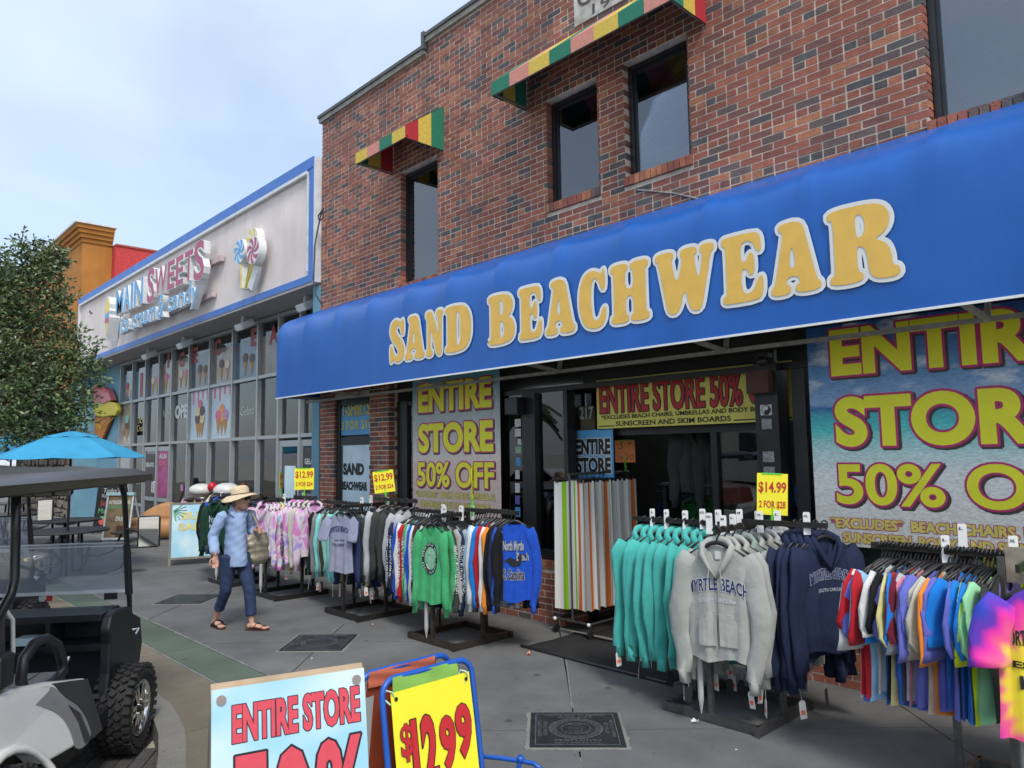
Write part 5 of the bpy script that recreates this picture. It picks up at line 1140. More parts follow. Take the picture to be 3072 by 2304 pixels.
def circ_text(o_, s_, r, cx_, cz_, a0, a1, h, mm, fk, flip=False):
    for i, ch in enumerate(s_):
        if ch == ' ': continue
        a = a0+(a1-a0)*(i+.5)/len(s_); n0 = set(bpy.data.objects); t = Vector((math.sin(a), 0, -math.cos(a))) if not flip else Vector((-math.sin(a), 0, math.cos(a)))
        up = Vector((math.cos(a), 0, math.sin(a))) if not flip else Vector((-math.cos(a), 0, -math.sin(a)))
        p = Vector((cx_+r*math.cos(a), -.003, cz_+r*1.18*math.sin(a)))
        letters(None, ch, p-t*h*.35-up*h*.5, t, up, h*.7, h, mm, off=.03, name='chest_print')
        for q in set(bpy.data.objects)-n0: drape(q, *fk); q.parent = o_
circ_text(d, 'NORTH MYRTLE BEACH', .104, 0, -.36, PI*.97, PI*.03, .019, PRM['w'], fk); circ_text(d, 'SOUTH CAROLINA', .104, 0, -.36, PI*1.08, PI*1.92, .019, PRM['w'], fk, True)
anc = MB()
for q in ([(0, -.45), (0, -.29)], [(-.028, -.32), (.028, -.32)], [(-.05, -.41), (-.04, -.435), (0, -.452), (.04, -.435), (.05, -.41)]):
    for a_, b_ in zip(q, q[1:]): anc.bar((a_[0], -.004, a_[1]), (b_[0], -.004, b_[1]), .008, .001)
q = anc.build('chest_print', PRM['w']); drape(q, *fk); q.parent = d
d = garment('ls', 'royal', (G0[0]+.88, G0[1]-.02, 1.35), .72, 'royal blue long sleeve shirt with grey script and black bird print', gg, None, 1.5, 2); fk = ('ls', 2, 1.5)
PG = mat('fabric_print_grey', (.33, .37, .45), .7)
chest(d, *fk, [('North Myrtle', -.13, .10, -.34, -.23, PG, 0, PRM['k']), ('Beach', .02, .15, -.40, -.33, PG, 0, PRM['k']), ('S. Carolina', -.13, .10, -.56, -.47, PRM['k'], 0, PG)])
q = MB().prism([(-.12, -.40), (-.05, -.37), (0, -.39), (.06, -.34), (.14, -.36), (.08, -.38), (.06, -.44), (-.03, -.45), (-.07, -.42)], -.002, .0, T=Matrix(((1, 0, 0, 0), (0, 0, 1, 0), (0, 1, 0, 0), (0, 0, 0, 1)))).build('chest_print', PRM['k']); drape(q, *fk); q.parent = d
# ---- rack with the lavender sweatshirt
GSC[0] = (.92, 1.0, 1.14)
L0 = (-7.98, 5.12); lg = 'clothes hanging on the rack with the lavender grey sweatshirt'
rack(*L0, 1.32, [(-.10, 0, -1.15, 0, 0), (0, -.4, 0, .36, 0), (.1, 0, 1.0, 0, .08)], 'four-way rack holding sweatshirts, lavender grey MYRTLE BEACH sweatshirt in front', RK, [(-.1, -.05, .0, 'M', .5), (.0, .02, .03, 'L', .5), (.1, .2, 0, 'S', .6)], pole=False)
row(L0, (-1.05, 0), (-.24, 0), 1.32, PI/2-.1, ['black', 'grey', 'aqua', 'sage', 'charcoal', 'mint', 'aqua', 'aqua', 'lgrey', 'slate', 'charcoal'], 'in on the left arm of the lavender sweatshirt rack', lg, 'sweat', fat=1.1, tags=.75)
row(L0, (0, -.3), (0, .34), 1.32, .15, ['navyb', 'charcoal', 'yellow', 'lgrey', 'charcoal', 'navyb', 'navyb', 'slate', 'navyb', 'slate', 'charcoal', 'navy', 'aqua', 'slate', 'charcoal'], 'behind the lavender grey sweatshirt', lg, 'sweat', fat=.95, tags=.5)
row(L0, (.35, 0), (.95, 0), 1.40, PI/2-.5, ['lgrey', 'charcoal', 'charcoal', 'lgrey', 'lgrey'], 'on the right arm of the lavender sweatshirt rack', lg, 'sweat', fat=.95)
d = garment('tee', 'lav', (L0[0]-.02, L0[1]-.40, 1.32), .35, 'lavender grey short sleeved sweatshirt printed MYRTLE BEACH SOUTH CAROLINA', lg, None, 2.6, 0, tags=2); fk = ('tee', 0, 2.6)
chest(d, *fk, [('MYRTLE BEACH', -.155, .155, -.30, -.24, PRM['n'], .03, None), ('TRADE  MARK', -.08, .08, -.375, -.36, PRM['n'], 0, None), ('SOUTH CAROLINA', -.10, .10, -.425, -.395, PRM['n'], -.01, None)])
# ---- pastel tie-dye rack
GSC[0] = (.95, 1.0, 1.10)
P0_ = (-9.88, 5.02); pg = 'pastel tie-dye hoodies on the rack behind the woman'
rack(*P0_, 1.32, [(-.10, 0, -.9, 0, 0), (0, -.42, 0, .36, 0), (.1, 0, .75, 0, .05)], 'four-way rack holding pastel tie-dye hoodies behind the walking woman', RK, [(.0, -.1, 0, 'M', .5), (0, .2, 0, 'S', .5)])
row(P0_, (0, -.42), (0, .34), 1.32, .28, ['p1', 'p0*', 'p1*', 'p1*', 'yellow', 'p0', 'p1*', 'p0*', 'p0', 'p2*', 'p2*', 'p0*', 'p2*', 'p0'], 'along the front arm of the pastel rack', pg, 'hood', fat=.85, tags=.6)
row(P0_, (.15, 0), (.7, 0), 1.37, PI/2-.4, ['p1', 'p0', 'p1', 'cream', 'p1'], 'along the right arm of the pastel rack', pg, 'hood', fat=.9)
row(P0_, (-.8, 0), (-.2, 0), 1.32, PI/2, ['p0', 'p1', 'p0', 'p2'], 'along the left arm of the pastel rack', pg, 'hood', fat=.9)
# ---- rack with the dark green hoodie
D0 = (-11.42, 5.02); dg = 'hoodies on the leftmost clothes rack'
rack(*D0, 1.32, [(-.10, 0, -1.2, 0, 0), (0, -.42, 0, .3, 0), (.1, 0, .8, 0, 0)], 'leftmost four-way rack, dark forest green hoodie in front', RK, [(-.0, .05, 0, 'L', .5), (-.9, 0, 0, 'XL', .5)])
row(D0, (-1.1, 0), (-.3, 0), 1.32, PI/2-.1, ['black', 'royal*', 'slate*', 'black', 'charcoal*', 'black', 'charcoal'], 'in on the left arm of the leftmost rack', dg, 'hood', fat=1.1, tags=.2)
row(D0, (0, -.32), (0, .3), 1.32, .2, ['black', 'black', 'charcoal', 'p1', 'black', 'forest'], 'behind the dark forest green hoodie', dg, 'hood', fat=.9)
row(D0, (.2, 0), (.7, 0), 1.32, PI/2-.3, ['black', 'black', 'navy', 'p1'], 'on the right arm of the leftmost rack', dg, 'hood', fat=.9)
d = garment('hood', 'forest', (D0[0]-.05, D0[1]-.44, 1.32), .40, 'dark forest green hoodie with thin white script print, facing the pavement', dg, None, 1.4, 1); fk = ('hood', 1, 1.4)
chest(d, *fk, [('North', -.10, .10, -.36, -.26, PG, 0, None), ('Myrtle', -.09, .09, -.46, -.38, PG, 0, None)])
# ---- rack with the grey zip hoodie
GSC[0] = (1.08, 1.0, 1.30)
A0 = (-2.98, 5.14); ag = 'hoodies on the rack by the shop entry'
rack(*A0, 1.37, [(-.06, 0, -.92, 0, 0), (.13, -.42, .13, .50, 0), (.1, 0, .72, .05, .03)], 'four-way rack by the shop entry holding teal, grey and navy hoodies', RKG,
     [(-.72, 0, 0, 'L', 1.2), (-.58, 0, 0, 'L', 1.2), (-.4, 0, 0, 'L', .9), (-.24, .0, .02, 'XXL', .7), (-.1, .0, .02, 'L', .7), (-.12, -.1, .0, 'XXL', .6), (.07, .02, .03, 'M', .7), (.07, .3, .0, 'S', .7), (.07, -.22, .0, 'M', .6), (.07, -.08, .0, 'L', .5), (.22, .05, .02, 'XL', .6), (.36, .05, .03, 'L', .6), (.58, .05, .03, 'XL', .5)])
row(A0, (-.80, 0), (-.16, 0), 1.37, PI/2-.38, ['teal']*9, 'in on the arm beside the towel rack', ag, 'hood', fat=1.15, tags=.95, jit=.2)
row(A0, (.13, -.33), (.13, .50), 1.37, .36, ['silver', 'silver', 'sage', 'silver', 'silver', 'lgrey', 'silver', 'silver'], 'behind the grey MYRTLE BEACH zip hoodie', ag, 'hood', fat=1.15, tags=.95)
row(A0, (.46, .12), (.60, .14), 1.40, PI/2-.25, ['navy']*4, 'out towards the navy MYRTLE BEACH hoodie', ag, 'hood', fat=1.25, tags=.3)
d = garment('hood', 'silver', (A0[0]+.13, A0[1]-.42, 1.37), .22, 'silver grey zip hoodie printed MYRTLE BEACH, facing the pavement', ag, None, 1.4, 3, tags=2); fk = ('hood', 3, 1.4)
chest(d, *fk, [('MYRTLE BEACH', -.20, .20, -.36, -.29, PRM['n'], .035, PRM['w']), ('SOUTH CAROLINA', -.12, .12, -.395, -.372, PRM['w'], .008, None)])
q = MB().grid([[(x, -.002, z) for x in (-.002, .002)] for z in [-.24-.02*k for k in range(22)]]).build('zip', mat('zip_grey', (.22, .23, .22), .5)); drape(q, *fk); q.parent = d
for sg in (-1, 1):
    q = MB().grid([[(sg*x, -.008, z) for x in (.008, .06, .12)] for z in (-.62, -.56, -.50)]+[[(sg*x, -.009, z) for x in (.008, .05, .09)] for z in (-.45,)]).build('pocket', cloth('silver')); drape(q, *fk); q.parent = d; q.modifiers.new('t', 'SOLIDIFY').thickness = .008
    MB().tube([(sg*.035, -.075, -.20), (sg*.05, -.088, -.30), (sg*.045, -.09, -.43)], .0035, 5).build('drawstring', cloth('silver'), d)
MB().box(-.02, .02, -.0, .002, -.16, -.115).build('neck_label', TGW, d, loc=(0, .012, 0))
d = garment('hood', 'navy', (A0[0]+.66, A0[1]+.15, 1.40), 1.1, 'navy hoodie printed MYRTLE BEACH at the right end of the rack by the entry', ag, None, 1.8, 1, tags=1); fk = ('hood', 1, 1.8)
chest(d, *fk, [('MYRTLE BEACH', -.16, .16, -.33, -.27, PRM['n'], .03, PG), ('SOUTH CAROLINA', -.10, .10, -.375, -.355, PG, .006, None)])
# ---- t-shirt rack at the right edge
GSC[0] = (1.15, 1.1, 1.22)
T0 = (-1.06, 4.86); tg_ = 't-shirts on the rack at the right edge'
rk = rack(*T0, 1.335, [(-.02, 0, -.78, 0, 0), (.1, -.5, .1, .5, 0), (.1, 0, .9, 0, 0)], 'right edge rack packed with colourful t-shirts, rainbow tie-dye shirt in front', RKG, [(-.36, 0, 0, 'L', .7), (-.02, 0, .02, 'XL', .6), (-.3, .12, .06, 'L', .5)], pole=False)
MB().tube([(.02, -.30, 0), (.02, -.30, .75)], .024, 12).build('white_leg', WPOL, rk); box('wood_board', mat('weathered_board', (.30, .26, .20), .8, var=.35, scale=14), rk, -.06, .08, -.02, .0, 1.19, 1.385)
row(T0, (-.72, 0), (-.06, 0), 1.335, PI/2-.32, ['red', 'red', 'white', 'peri', 'ltblue', 'white', 'yellow', 'black', 'blue', 'blue', 'maroon', 'peri', 'red', 'lgrey', 'pink', 'peri', 'peri', 'peri', 'orange', 'cream', 'cream', 'peri', 'peri', 'peri', 'blue', 'blue', 'blue', 'blue', 'neon', 'seafoam', 'seafoam', 'charcoal', 'tank:purple'], 'from the left end of the t-shirt rack', tg_, 'tee', fat=1.2, jit=.26)
row(T0, (.1, .15), (.1, .5), 1.345, .3, ['neon', 'lgrey', 'grey', 'cream', 'ltblue', 'lgrey', 'neon'], 'on the rear arm behind the rainbow tie-dye shirt', tg_, 'tee', fat=1.0)
d = garment('tee', 'td', (T0[0]+.19, T0[1]-.41, 1.335), .45, 'rainbow tie-dye t-shirt printed NORTH MYRTLE BEACH at the right edge', tg_, None, 1.8, 2, scale=(1.05, 1.1, 1.16)); fk = ('tee', 2, 1.8)
chest(d, *fk, [('NORTH MYRTLE BEACH', -.19, .19, -.33, -.265, PRM['k'], .012, None), ('EST. 1968', -.15, .15, -.415, -.385, PRM['k'], 0, None)])
q = MB().grid([[(x, -.0, z) for x in (-.13, -.06, 0, .06, .13)] for z in (-.50, -.475, -.445)]).build('chest_print', PRM['k']); drape(q, *fk); q.parent = d
chest(d, *fk, [('SOUTH CAROLINA', -.115, .115, -.487, -.458, PRM['w'], 0, None)])
# ---- price cards on green sticks
GST = mat('green_plastic', (.10, .60, .05), .4); CARD = mat('card_yellow', (.85, .78, .03), .55, var=.04); CORG = mat('card_orange', (.95, .27, .06), .55, var=.04); CGR = mat('card_green', (.14, .55, .10), .55)
def price_card(pos, rz, w_, h_, stick, lines, label, cm=CARD, tilt=0, im=INKR):
    o = empty('price_sign', pos, rz, label, 'price sign', 'price cards on green sticks'); o.rotation_euler.y = tilt
    MB().tube([(0, .006, 0), (0, .006, stick+h_*.3)], .011, 8).build('stick', GST, o)
    c = MB().box(-w_/2, w_/2, -.003, .0, stick, stick+h_).build('card', cm, o); MB().bar((-w_*.35, .0, stick+h_*.99), (w_*.3, .0, stick+h_*.99), .012).build('clip', GST, o)
    for (s_, fx, fw, fz, fh) in lines: letters(c, s_, (-w_/2+w_*fx, -.0032, stick+h_*fz), (1, 0, 0), (0, 0, 1), w_*fw, h_*fh, im, off=.024 if '$' in s_ else .04, lift=.002)
    return o
STD = [('$12.99', .05, .9, .50, .36), ('2 FOR $24', .07, .86, .14, .22)]
price_card((P0_[0]+.30, P0_[1]+.05, 1.37), .75, .28, .30, .10, STD, 'yellow $12.99 card on a green stick above the pastel hoodies')
price_card((L0[0]+.30, L0[1]+.05, 1.35), .72, .26, .27, .13, STD, 'tilted yellow $12.99 card on a green stick before the brick pier', tilt=-.12)
price_card((G0[0]+.18, G0[1]+.04, 1.28), 2.35, .24, .36, .18, STD, 'yellow price card seen edge on before the pink and grey banner', tilt=.04)
price_card((D0[0]+.62, D0[1]+.3, 1.35), 2.5, .22, .24, .10, STD, 'yellow price card turned away above the leftmost rack')
price_card((A0[0]+.28, A0[1]+.12, 1.38), .55, .22, .31, .07, [('$14.99', .05, .9, .50, .30), ('2 FOR $28', .07, .86, .14, .20)], 'yellow $14.99 card on a green stick above the grey hoodies', tilt=.05)
pk = price_card((T0[0]+.36, T0[1]+.1, 1.22), .3, .5, .50, .25, [('$4.99', .08, .8, .52, .3), ('3 FOR $12', .06, .86, .14, .22)], 'yellow and green price card leaning at the right edge', tilt=.5)
box('green_card', CGR, pk, -.2, .25, .012, .016, 0, .3)
# ---- rolling rack of striped towels
W0 = (-5.36, 6.0)
tr_ = empty('rolling_rack', (W0[0], W0[1], 0), 0, 'wheeled garment rack full of striped towels in the shop entry', 'clothes rack')
MB().tube([(0, -.06, 1.70), (0, 1.0, 1.70)], .014, 8).build('top_rail', RKG, tr_)
for y in (-.04, .98): MB().tube([(0, y, .16), (0, y, 1.70)], .012, 8).tube([(-.26, y, .15), (.26, y, .15)], .013, 8).build('end_frame', RKG, tr_)
for x in (-.24, .24): MB().tube([(x, -.04, .15), (x, .98, .15)], .012, 8).build('base_rail', RKG, tr_)
for x in (-.24, .24):
    for y in (-.04, .98): MB().tube([(x-.012, y, .045), (x+.012, y, .045)], .045, 12).build('wheel', BLACK, tr_); MB().sphere((x, y-.02, .15), .02).build('cap', WHITE, tr_); MB().bar((x, y, .045), (x, y, .14), .02).build('caster_fork', RKG, tr_)
def towel_mesh(v):
    P_ = []; w_ = .15
    for j in range(15):
        z = -.075-1.36*j/14; r_ = []
        for i in range(13):
            s = -1+2*i/12; a = .35+.65*j/14; r_.append((s*w_*(1.12+.12*j/14), .012*a*math.sin(s*8+v*1.7)+.005*math.sin(s*15+v), z+.01*math.sin(s*3+v)))
        P_.append(r_)
    me = MB().grid(P_).mesh('towel', [], True); return me
TM = [towel_mesh(v) for v in range(4)]
def stripe_towel(nm, cols):
    def bd(t, b, tc):
        L = t.links.new; sx = t.nodes.new('ShaderNodeSeparateXYZ'); L(tc.outputs['Object'], sx.inputs[0]); mr = t.nodes.new('ShaderNodeMapRange'); mr.inputs[1].default_value = -.18; mr.inputs[2].default_value = .18; L(sx.outputs[0], mr.inputs[0])
        r = t.nodes.new('ShaderNodeValToRGB'); r.color_ramp.interpolation = 'CONSTANT'; el = r.color_ramp.elements; el[0].color = (*cols[0][1], 1); el[1].position = cols[1][0]; el[1].color = (*cols[1][1], 1)
        for p, c in cols[2:]: e = el.new(p); e.color = (*c, 1)
        L(mr.outputs[0], r.inputs[0]); L(r.outputs[0], b.inputs['Base Color'])
    return ramp_mat(nm, bd, .9)
W_ = (.72, .73, .70); GR_ = (.26, .52, .01); O_ = (.62, .15, .02)
TW = [stripe_towel('towel_green_stripe', [(0, W_), (.28, GR_), (.46, W_), (.70, GR_), (.76, W_)]), stripe_towel('towel_orange_stripe', [(0, W_), (.12, O_), (.4, W_), (.55, O_), (.80, W_)]), stripe_towel('towel_white_grey', [(0, W_), (.30, O_), (.42, W_), (.72, GR_), (.9, W_)]), stripe_towel('towel_mixed_stripe', [(0, O_), (.15, W_), (.45, GR_), (.6, W_), (.85, O_)])]
for k in range(27):
    y = W0[1]+.0+k*.036; c = (0, 1, 1, 3, 0, 1, 1, 3, 0, 1, 0, 3, 0, 1, 0, 2, 0, 3, 0, 1, 0, 1, 2, 0, 3, 0, 0)[k]
    o = empty('striped_towel', (W0[0]+random.uniform(-.02, .02)+(.0 if k else -.04), y-.01, 1.70), random.uniform(-.25, .25) if k else .2, '%s striped white towel, %s on the wheeled rack from the pavement' % (('green', 'orange', 'grey and green', 'orange and green')[c], ORD[k]), 'towel', 'striped towels on the wheeled rack')
    me = TM[k % 4]
    if not me.materials: me.materials.append(TW[0])
    omat(link('towel', me, o), TW[c]); MB().tube([(0, 0, -.05), (.02, 0, -.02), (.02, 0, .01), (0, 0, .02), (-.015, 0, .005)], .004, 5).tube([(-.14, 0, -.06), (.14, 0, -.06)], .006, 6).box(-.15, -.12, -.012, .012, -.09, -.05).box(.12, .15, -.012, .012, -.09, -.05).build('clip_hanger', BLACK, o)
pcs = price_card((W0[0]+.02, W0[1]+.92, 1.71), .80, .235, .26, .10, [], 'orange handwritten $5.99 2 for $10 card above the striped towels', cm=CORG, im=INK)
cz = .10
for s_, x, z, w_, h_ in (('$', -.10, .20, .012, .03), ('5', -.07, .16, .04, .08), ('99', .03, .205, .04, .03), ('2 for', -.09, .04, .07, .04), ('$', -.01, .085, .012, .025), ('10', .015, .03, .075, .065)): letters(pcs, s_, (x, -.0035, cz+z), (1, 0, 0), (0, 0, 1), w_, h_, INK, off=-.01, shear=.2)
# ---- goods seen inside the shop
GSC[0] = (1.1, 1.1, 1.15)
ig = 'clothes hanging inside the dark shop'
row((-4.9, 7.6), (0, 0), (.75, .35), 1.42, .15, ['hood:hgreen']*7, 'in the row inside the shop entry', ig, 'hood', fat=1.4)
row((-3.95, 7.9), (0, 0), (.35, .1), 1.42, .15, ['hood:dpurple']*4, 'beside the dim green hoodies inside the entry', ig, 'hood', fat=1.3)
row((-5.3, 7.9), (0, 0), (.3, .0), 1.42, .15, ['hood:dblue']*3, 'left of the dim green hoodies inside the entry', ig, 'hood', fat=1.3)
row((-4.4, 7.0), (0, 0), (.25, .1), 2.28, .5, ['hood:charcoal', 'hood:charcoal'], 'hanging high in the shop entry', ig, 'hood', fat=1.3)
o = MB().tube([(-5.4, 7.6, 1.43), (-3.5, 8.1, 1.43)], .015, 8).tube([(-5.3, 7.6, 0), (-5.3, 7.6, 1.43)], .015, 8).tube([(-3.6, 8.05, 0), (-3.6, 8.05, 1.43)], .015, 8).build('clothes_rail', RK); tag(o, 'dark clothes rail inside the shop entry', 'rail')
HATW = mat('hat_lilac_white', (.30, .30, .36), .8, var=.15)
def hat(pos, m, label, rz=0, s=1):
    o = empty('sun_hat', pos, rz, label, 'hat', 'hats stacked inside the shop')
    MB().loft([[(r*s*math.cos(t), r*s*math.sin(t), z*s) for t in [2*PI*k/20 for k in range(20)]] for r, z in ((.155, -.03), (.12, 0), (.095, .01), (.09, .07), (.07, .09), (.02, .095))], cap=True).build('crown_and_brim', m, o, smooth=True); return o
for k in range(5): hat((-4.62, 7.1, 1.62+.03*k), HATW, 'lilac white bucket hat, %s from the bottom of the stack' % ORD[k])
for k in range(4): hat((-4.22, 7.15, 1.62+.035*k), mat('hat_magenta', (.13, .02, .09), .8), 'dark magenta cap, %s from the bottom of the pile' % ORD[k])
tag(MB().box(-4.9, -3.9, 6.95, 7.35, 1.55, 1.58).box(-4.88, -4.84, 7, 7.3, 0, 1.55).box(-3.96, -3.92, 7, 7.3, 0, 1.55).build('hat_shelf', SF), 'dark shelf carrying hats inside the shop entry', 'shelf')
o = tag(box('small_sign', WHV, None, -4.72, -4.45, 7.0, 7.005, 1.86, 2.05), 'small white ENTIRE STORE 50% OFF card above the hats', 'sign'); letters(o, '50% OFF', (-4.7, 6.999, 1.89), (1, 0, 0), (0, 0, 1), .23, .07, INK, off=.05); letters(o, 'Entire Store', (-4.7, 6.999, 1.98), (1, 0, 0), (0, 0, 1), .23, .045, INK, off=.03)
# big tie-dye cloth and blue shirts in the left display
o = tag(MB().grid([[(-6.0+.45*i/8, 6.62+.02*math.sin(i), .98+1.5*j/8) for i in range(9)] for j in range(9)]).build('display_cloth', ramp_mat('cloth_dim_tie_dye', lambda t, b, tc: (lambda n, r: (t.links.new(tc.outputs['Object'], n.inputs[0]), t.links.new(n.outputs[0], r.inputs[0]), t.links.new(r.outputs[0], b.inputs['Base Color']), setattr(r.color_ramp.elements[0], 'color', (.02, .10, .14, 1)), setattr(r.color_ramp.elements[1], 'color', (.20, .12, .02, 1))))(t.nodes.new('ShaderNodeTexNoise'), t.nodes.new('ShaderNodeValToRGB')), .9), smooth=True), 'tie-dye cloth hung in the narrow display window beside the entry', 'cloth'); o.modifiers.new('t', 'SOLIDIFY').thickness = .004
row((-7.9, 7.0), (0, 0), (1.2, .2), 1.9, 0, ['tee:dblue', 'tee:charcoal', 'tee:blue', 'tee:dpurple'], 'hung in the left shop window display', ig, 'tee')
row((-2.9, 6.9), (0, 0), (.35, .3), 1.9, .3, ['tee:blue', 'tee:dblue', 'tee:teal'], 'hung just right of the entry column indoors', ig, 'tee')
BAGT = mat('bag_aqua_canvas', (.20, .42, .38), .85, var=.15, scale=4, bump=.4); BAGB = mat('bag_jute', (.20, .13, .06), .9, var=.2, scale=20, bump=.5); ROPE = mat('rope_cream', (.45, .42, .36), .9, var=.2, scale=30)
bg_ = empty('beach_bag', (-2.42, 6.62, .765), .1, 'aqua and brown rope handled beach bag in the window left of the t-shirts', 'bag')
MB().sphere((0, 0, .20), (.24, .12, .12), 18, 10).build('canvas_top', BAGT, bg_, smooth=True); MB().box(-.24, .24, -.12, .12, 0, .16).build('jute_base', BAGB, bg_)
MB().tube([(-.2, -.13, .22), (-.12, -.17, .14), (-.02, -.17, .08), (.06, -.16, .12), (.1, -.16, .03), (.2, -.17, .05), (.3, -.16, .02)], .016, 8).tube([(-.25, -.16, .02), (-.1, -.18, .03), (.1, -.17, .02)], .014, 8).build('rope_handle', ROPE, bg_, smooth=True)
tag(MB().sphere((-1.98, 6.6, .98), (.12, .1, .14), 14, 10).build('coral_bag', mat('coral_fabric', (.60, .13, .09), .8), smooth=True), 'coral round bag in the window behind the red t-shirts', 'bag')
tag(MB().sphere((-6.62, 6.6, .80), (.08, .07, .05), 12, 8).build('pink_cap', mat('cap_pink', (.42, .10, .12), .8), smooth=True), 'small pink and red cap on the ledge behind the blue shirt', 'cap')
# ================================================================ PLAQUES, MATS, LITTER
BRZ = mat('dark_bronze', (.022, .025, .027), .5, .3, var=.35, scale=8, bump=.4, bscale=50); BRL = mat('worn_bronze_lettering', (.14, .145, .15), .55, .3, var=.3, scale=30); SURR = stain_mat('mortar_surround', (.19, .185, .17), .3)
u_ = Vector((.72, .694, 0)); v_ = Vector((-.694, .72, 0))
for i, (x, y, lab) in enumerate(((-3.59, 4.0, 'square bronze pavement plaque with names and record rings, nearest the camera'), (-7.1, 3.95, 'square bronze pavement plaque in front of the lavender sweatshirt rack'), (-10.57, 3.88, 'square bronze pavement plaque left of the walking woman'))):
    o = empty('pavement_plaque', (x, y, 0), math.atan2(.694, .72), lab, 'plaque', 'bronze pavement plaques')
    n_ = 28; P_ = []
    for k in range(n_*4):
        s_ = k % n_/n_*2-1; e = .345+random.uniform(-.006, .012); P_.append(((s_*.345, -e), (e, s_*.345), (-s_*.345, e), (-e, -s_*.345))[k//n_])
    MB().prism(P_, -.01, .003).build('mortar_surround', SURR, o); MB().box(-.32, .32, -.32, .32, .001, .009).build('plate', BRZ, o)
    rg = MB()
    for r, wd in ((.19, .006), (.182, .003), (.174, .003), (.166, .003), (.158, .003), (.15, .003), (.142, .003), (.105, .004), (.05, .003)):
        for k in range(40):
            a = 2*PI*k/40; b = 2*PI*(k+1)/40; rg.quad(*[(q*math.cos(t), q*math.sin(t), .0102) for q, t in ((r-wd, a), (r, a), (r, b), (r-wd, b))])
    for (a, b, c, d) in ((-.285, .285, -.285, -.28), (-.285, .285, .28, .285), (-.285, -.28, -.28, .28), (.28, .285, -.28, .28)): rg.box(a, b, c, d, .009, .0101)
    rg.build('record_rings', BRL, o)
    def pt(s_, cx_, cy_, w_, h_, ang):
        U = Vector((math.cos(ang), math.sin(ang), 0)); V = Vector((-math.sin(ang), math.cos(ang), 0)); O = Vector((cx_, cy_, .0105))-U*w_/2-V*h_/2
        letters(o, s_, O, U, V, w_, h_, BRL, off=.01, lift=.0005)
    pt('EDWIN W. (ED) EVANS', 0, .255, .44, .03, PI); pt('JUDY DAVIS', 0, .215, .25, .03, PI); pt('JOHN WILSON', 0, -.215-.04, .3, .03, PI); pt('KATHY LASHER', 0, -.215, .32, .03, PI)
    pt('KENNETH CARTER', -.255, 0, .3, .026, PI/2); pt('LESLIE COHEN', -.215, 0, .26, .026, PI/2); pt('ED MILLER', .215, 0, .2, .026, -PI/2); pt('MICHELLE THOMAS', .255, 0, .32, .026, -PI/2)
    pt('SHAGGERS', 0, .078, .14, .022, PI); pt('HALL OF FAME', 0, -.078, .16, .022, PI); pt('2014', 0, 0, .06, .02, PI)
MATM = mat('door_mat_rubber', (.016, .016, .017), .9, var=.3, scale=5, bump=.6, bscale=150)
o = empty('door_mat', (-4.6, 5.66, 0), 0, 'long black rubber door mat on the pavement before the shop entry', 'mat')
MB().grid([[(-.80+1.7*i/16, -.38+.72*j/8, .009+.004*math.sin(i*1.1+j)) for i in range(17)] for j in range(9)]).build('mat_surface', MATM, o, smooth=True).modifiers.new('t', 'SOLIDIFY').thickness = .008
MB().tube([(-.84, -.39, .018), (0, -.395, .016), (.9, -.39, .018)], .014, 6).build('mat_edge', BLACK, o); MB().tube([(-.80, .36, .014), (.1, .34, .02), (.9, .36, .014)], .012, 6).build('mat_edge', BLACK, o)
tag(MB().box(-5.66, -3.34, 6.12, 7.6, .006, .016).build('entry_carpet', mat('entry_carpet', (.022, .02, .019), .95, var=.4, scale=4, bump=.6)), 'dark worn carpet inside the shop entry under the towel rack', 'carpet')
tag(MB().bar((-5.75, 6.04, .012), (-3.3, 6.1, .012), .06, .02).build('entry_threshold', CONC2), 'narrow pale concrete threshold strip at the shop entry', 'threshold')
def litter(px, py, s, m, lab, n_=5):
    p = at(px, py, Z=0); mb = MB()
    for k in range(n_):
        a = random.uniform(0, 6.3); q = Vector((math.cos(a), math.sin(a), 0))*s*.4; r = Vector((-q.y, q.x, 0)); h_ = random.uniform(.2, .7)*s
        mb.quad(p+q*.2+Vector((0, 0, .003)), p+q+r+Vector((0, 0, .004)), p+q*1.6+Vector((0, 0, h_)), p+q-r+Vector((0, 0, .006)))
    tag(mb.build('litter', m), lab, 'litter', 'scraps of litter on the pavement')
PAP = mat('paper_scrap', (.62, .62, .62), .8); CEL = mat('orange_wrapper', (.70, .30, .15), .5)
litter(2085, 2167, .05, PAP, 'crumpled white paper scrap by the grey hoodie rack'); litter(1585, 1965, .05, CEL, 'orange and white wrapper beside the corner of the door mat')
litter(2208, 2252, .018, PAP, 'tiny white scrap right of the nearest plaque', 3); litter(932, 1977, .03, PAP, 'small white scrap on the slab edge near the green band', 3); litter(1285, 1992, .015, PAP, 'tiny white fleck below the green shirt rack', 3); litter(1120, 1875, .03, CEL, 'flat brown scrap under the sweatshirt rack', 3); litter(585, 1788, .03, PAP, 'white scrap lying on the plaque left of the woman', 3)
# ================================================================ BOARDS AND SIGNS
def frame_M(p, U, up): U = Vector(U).normalized(); N = U.cross(Vector(up)).normalized(); V = N.cross(U).normalized(); return Matrix(((U.x, V.x, N.x, p[0]), (U.y, V.y, N.y, p[1]), (U.z, V.z, N.z, p[2]), (0, 0, 0, 1)))
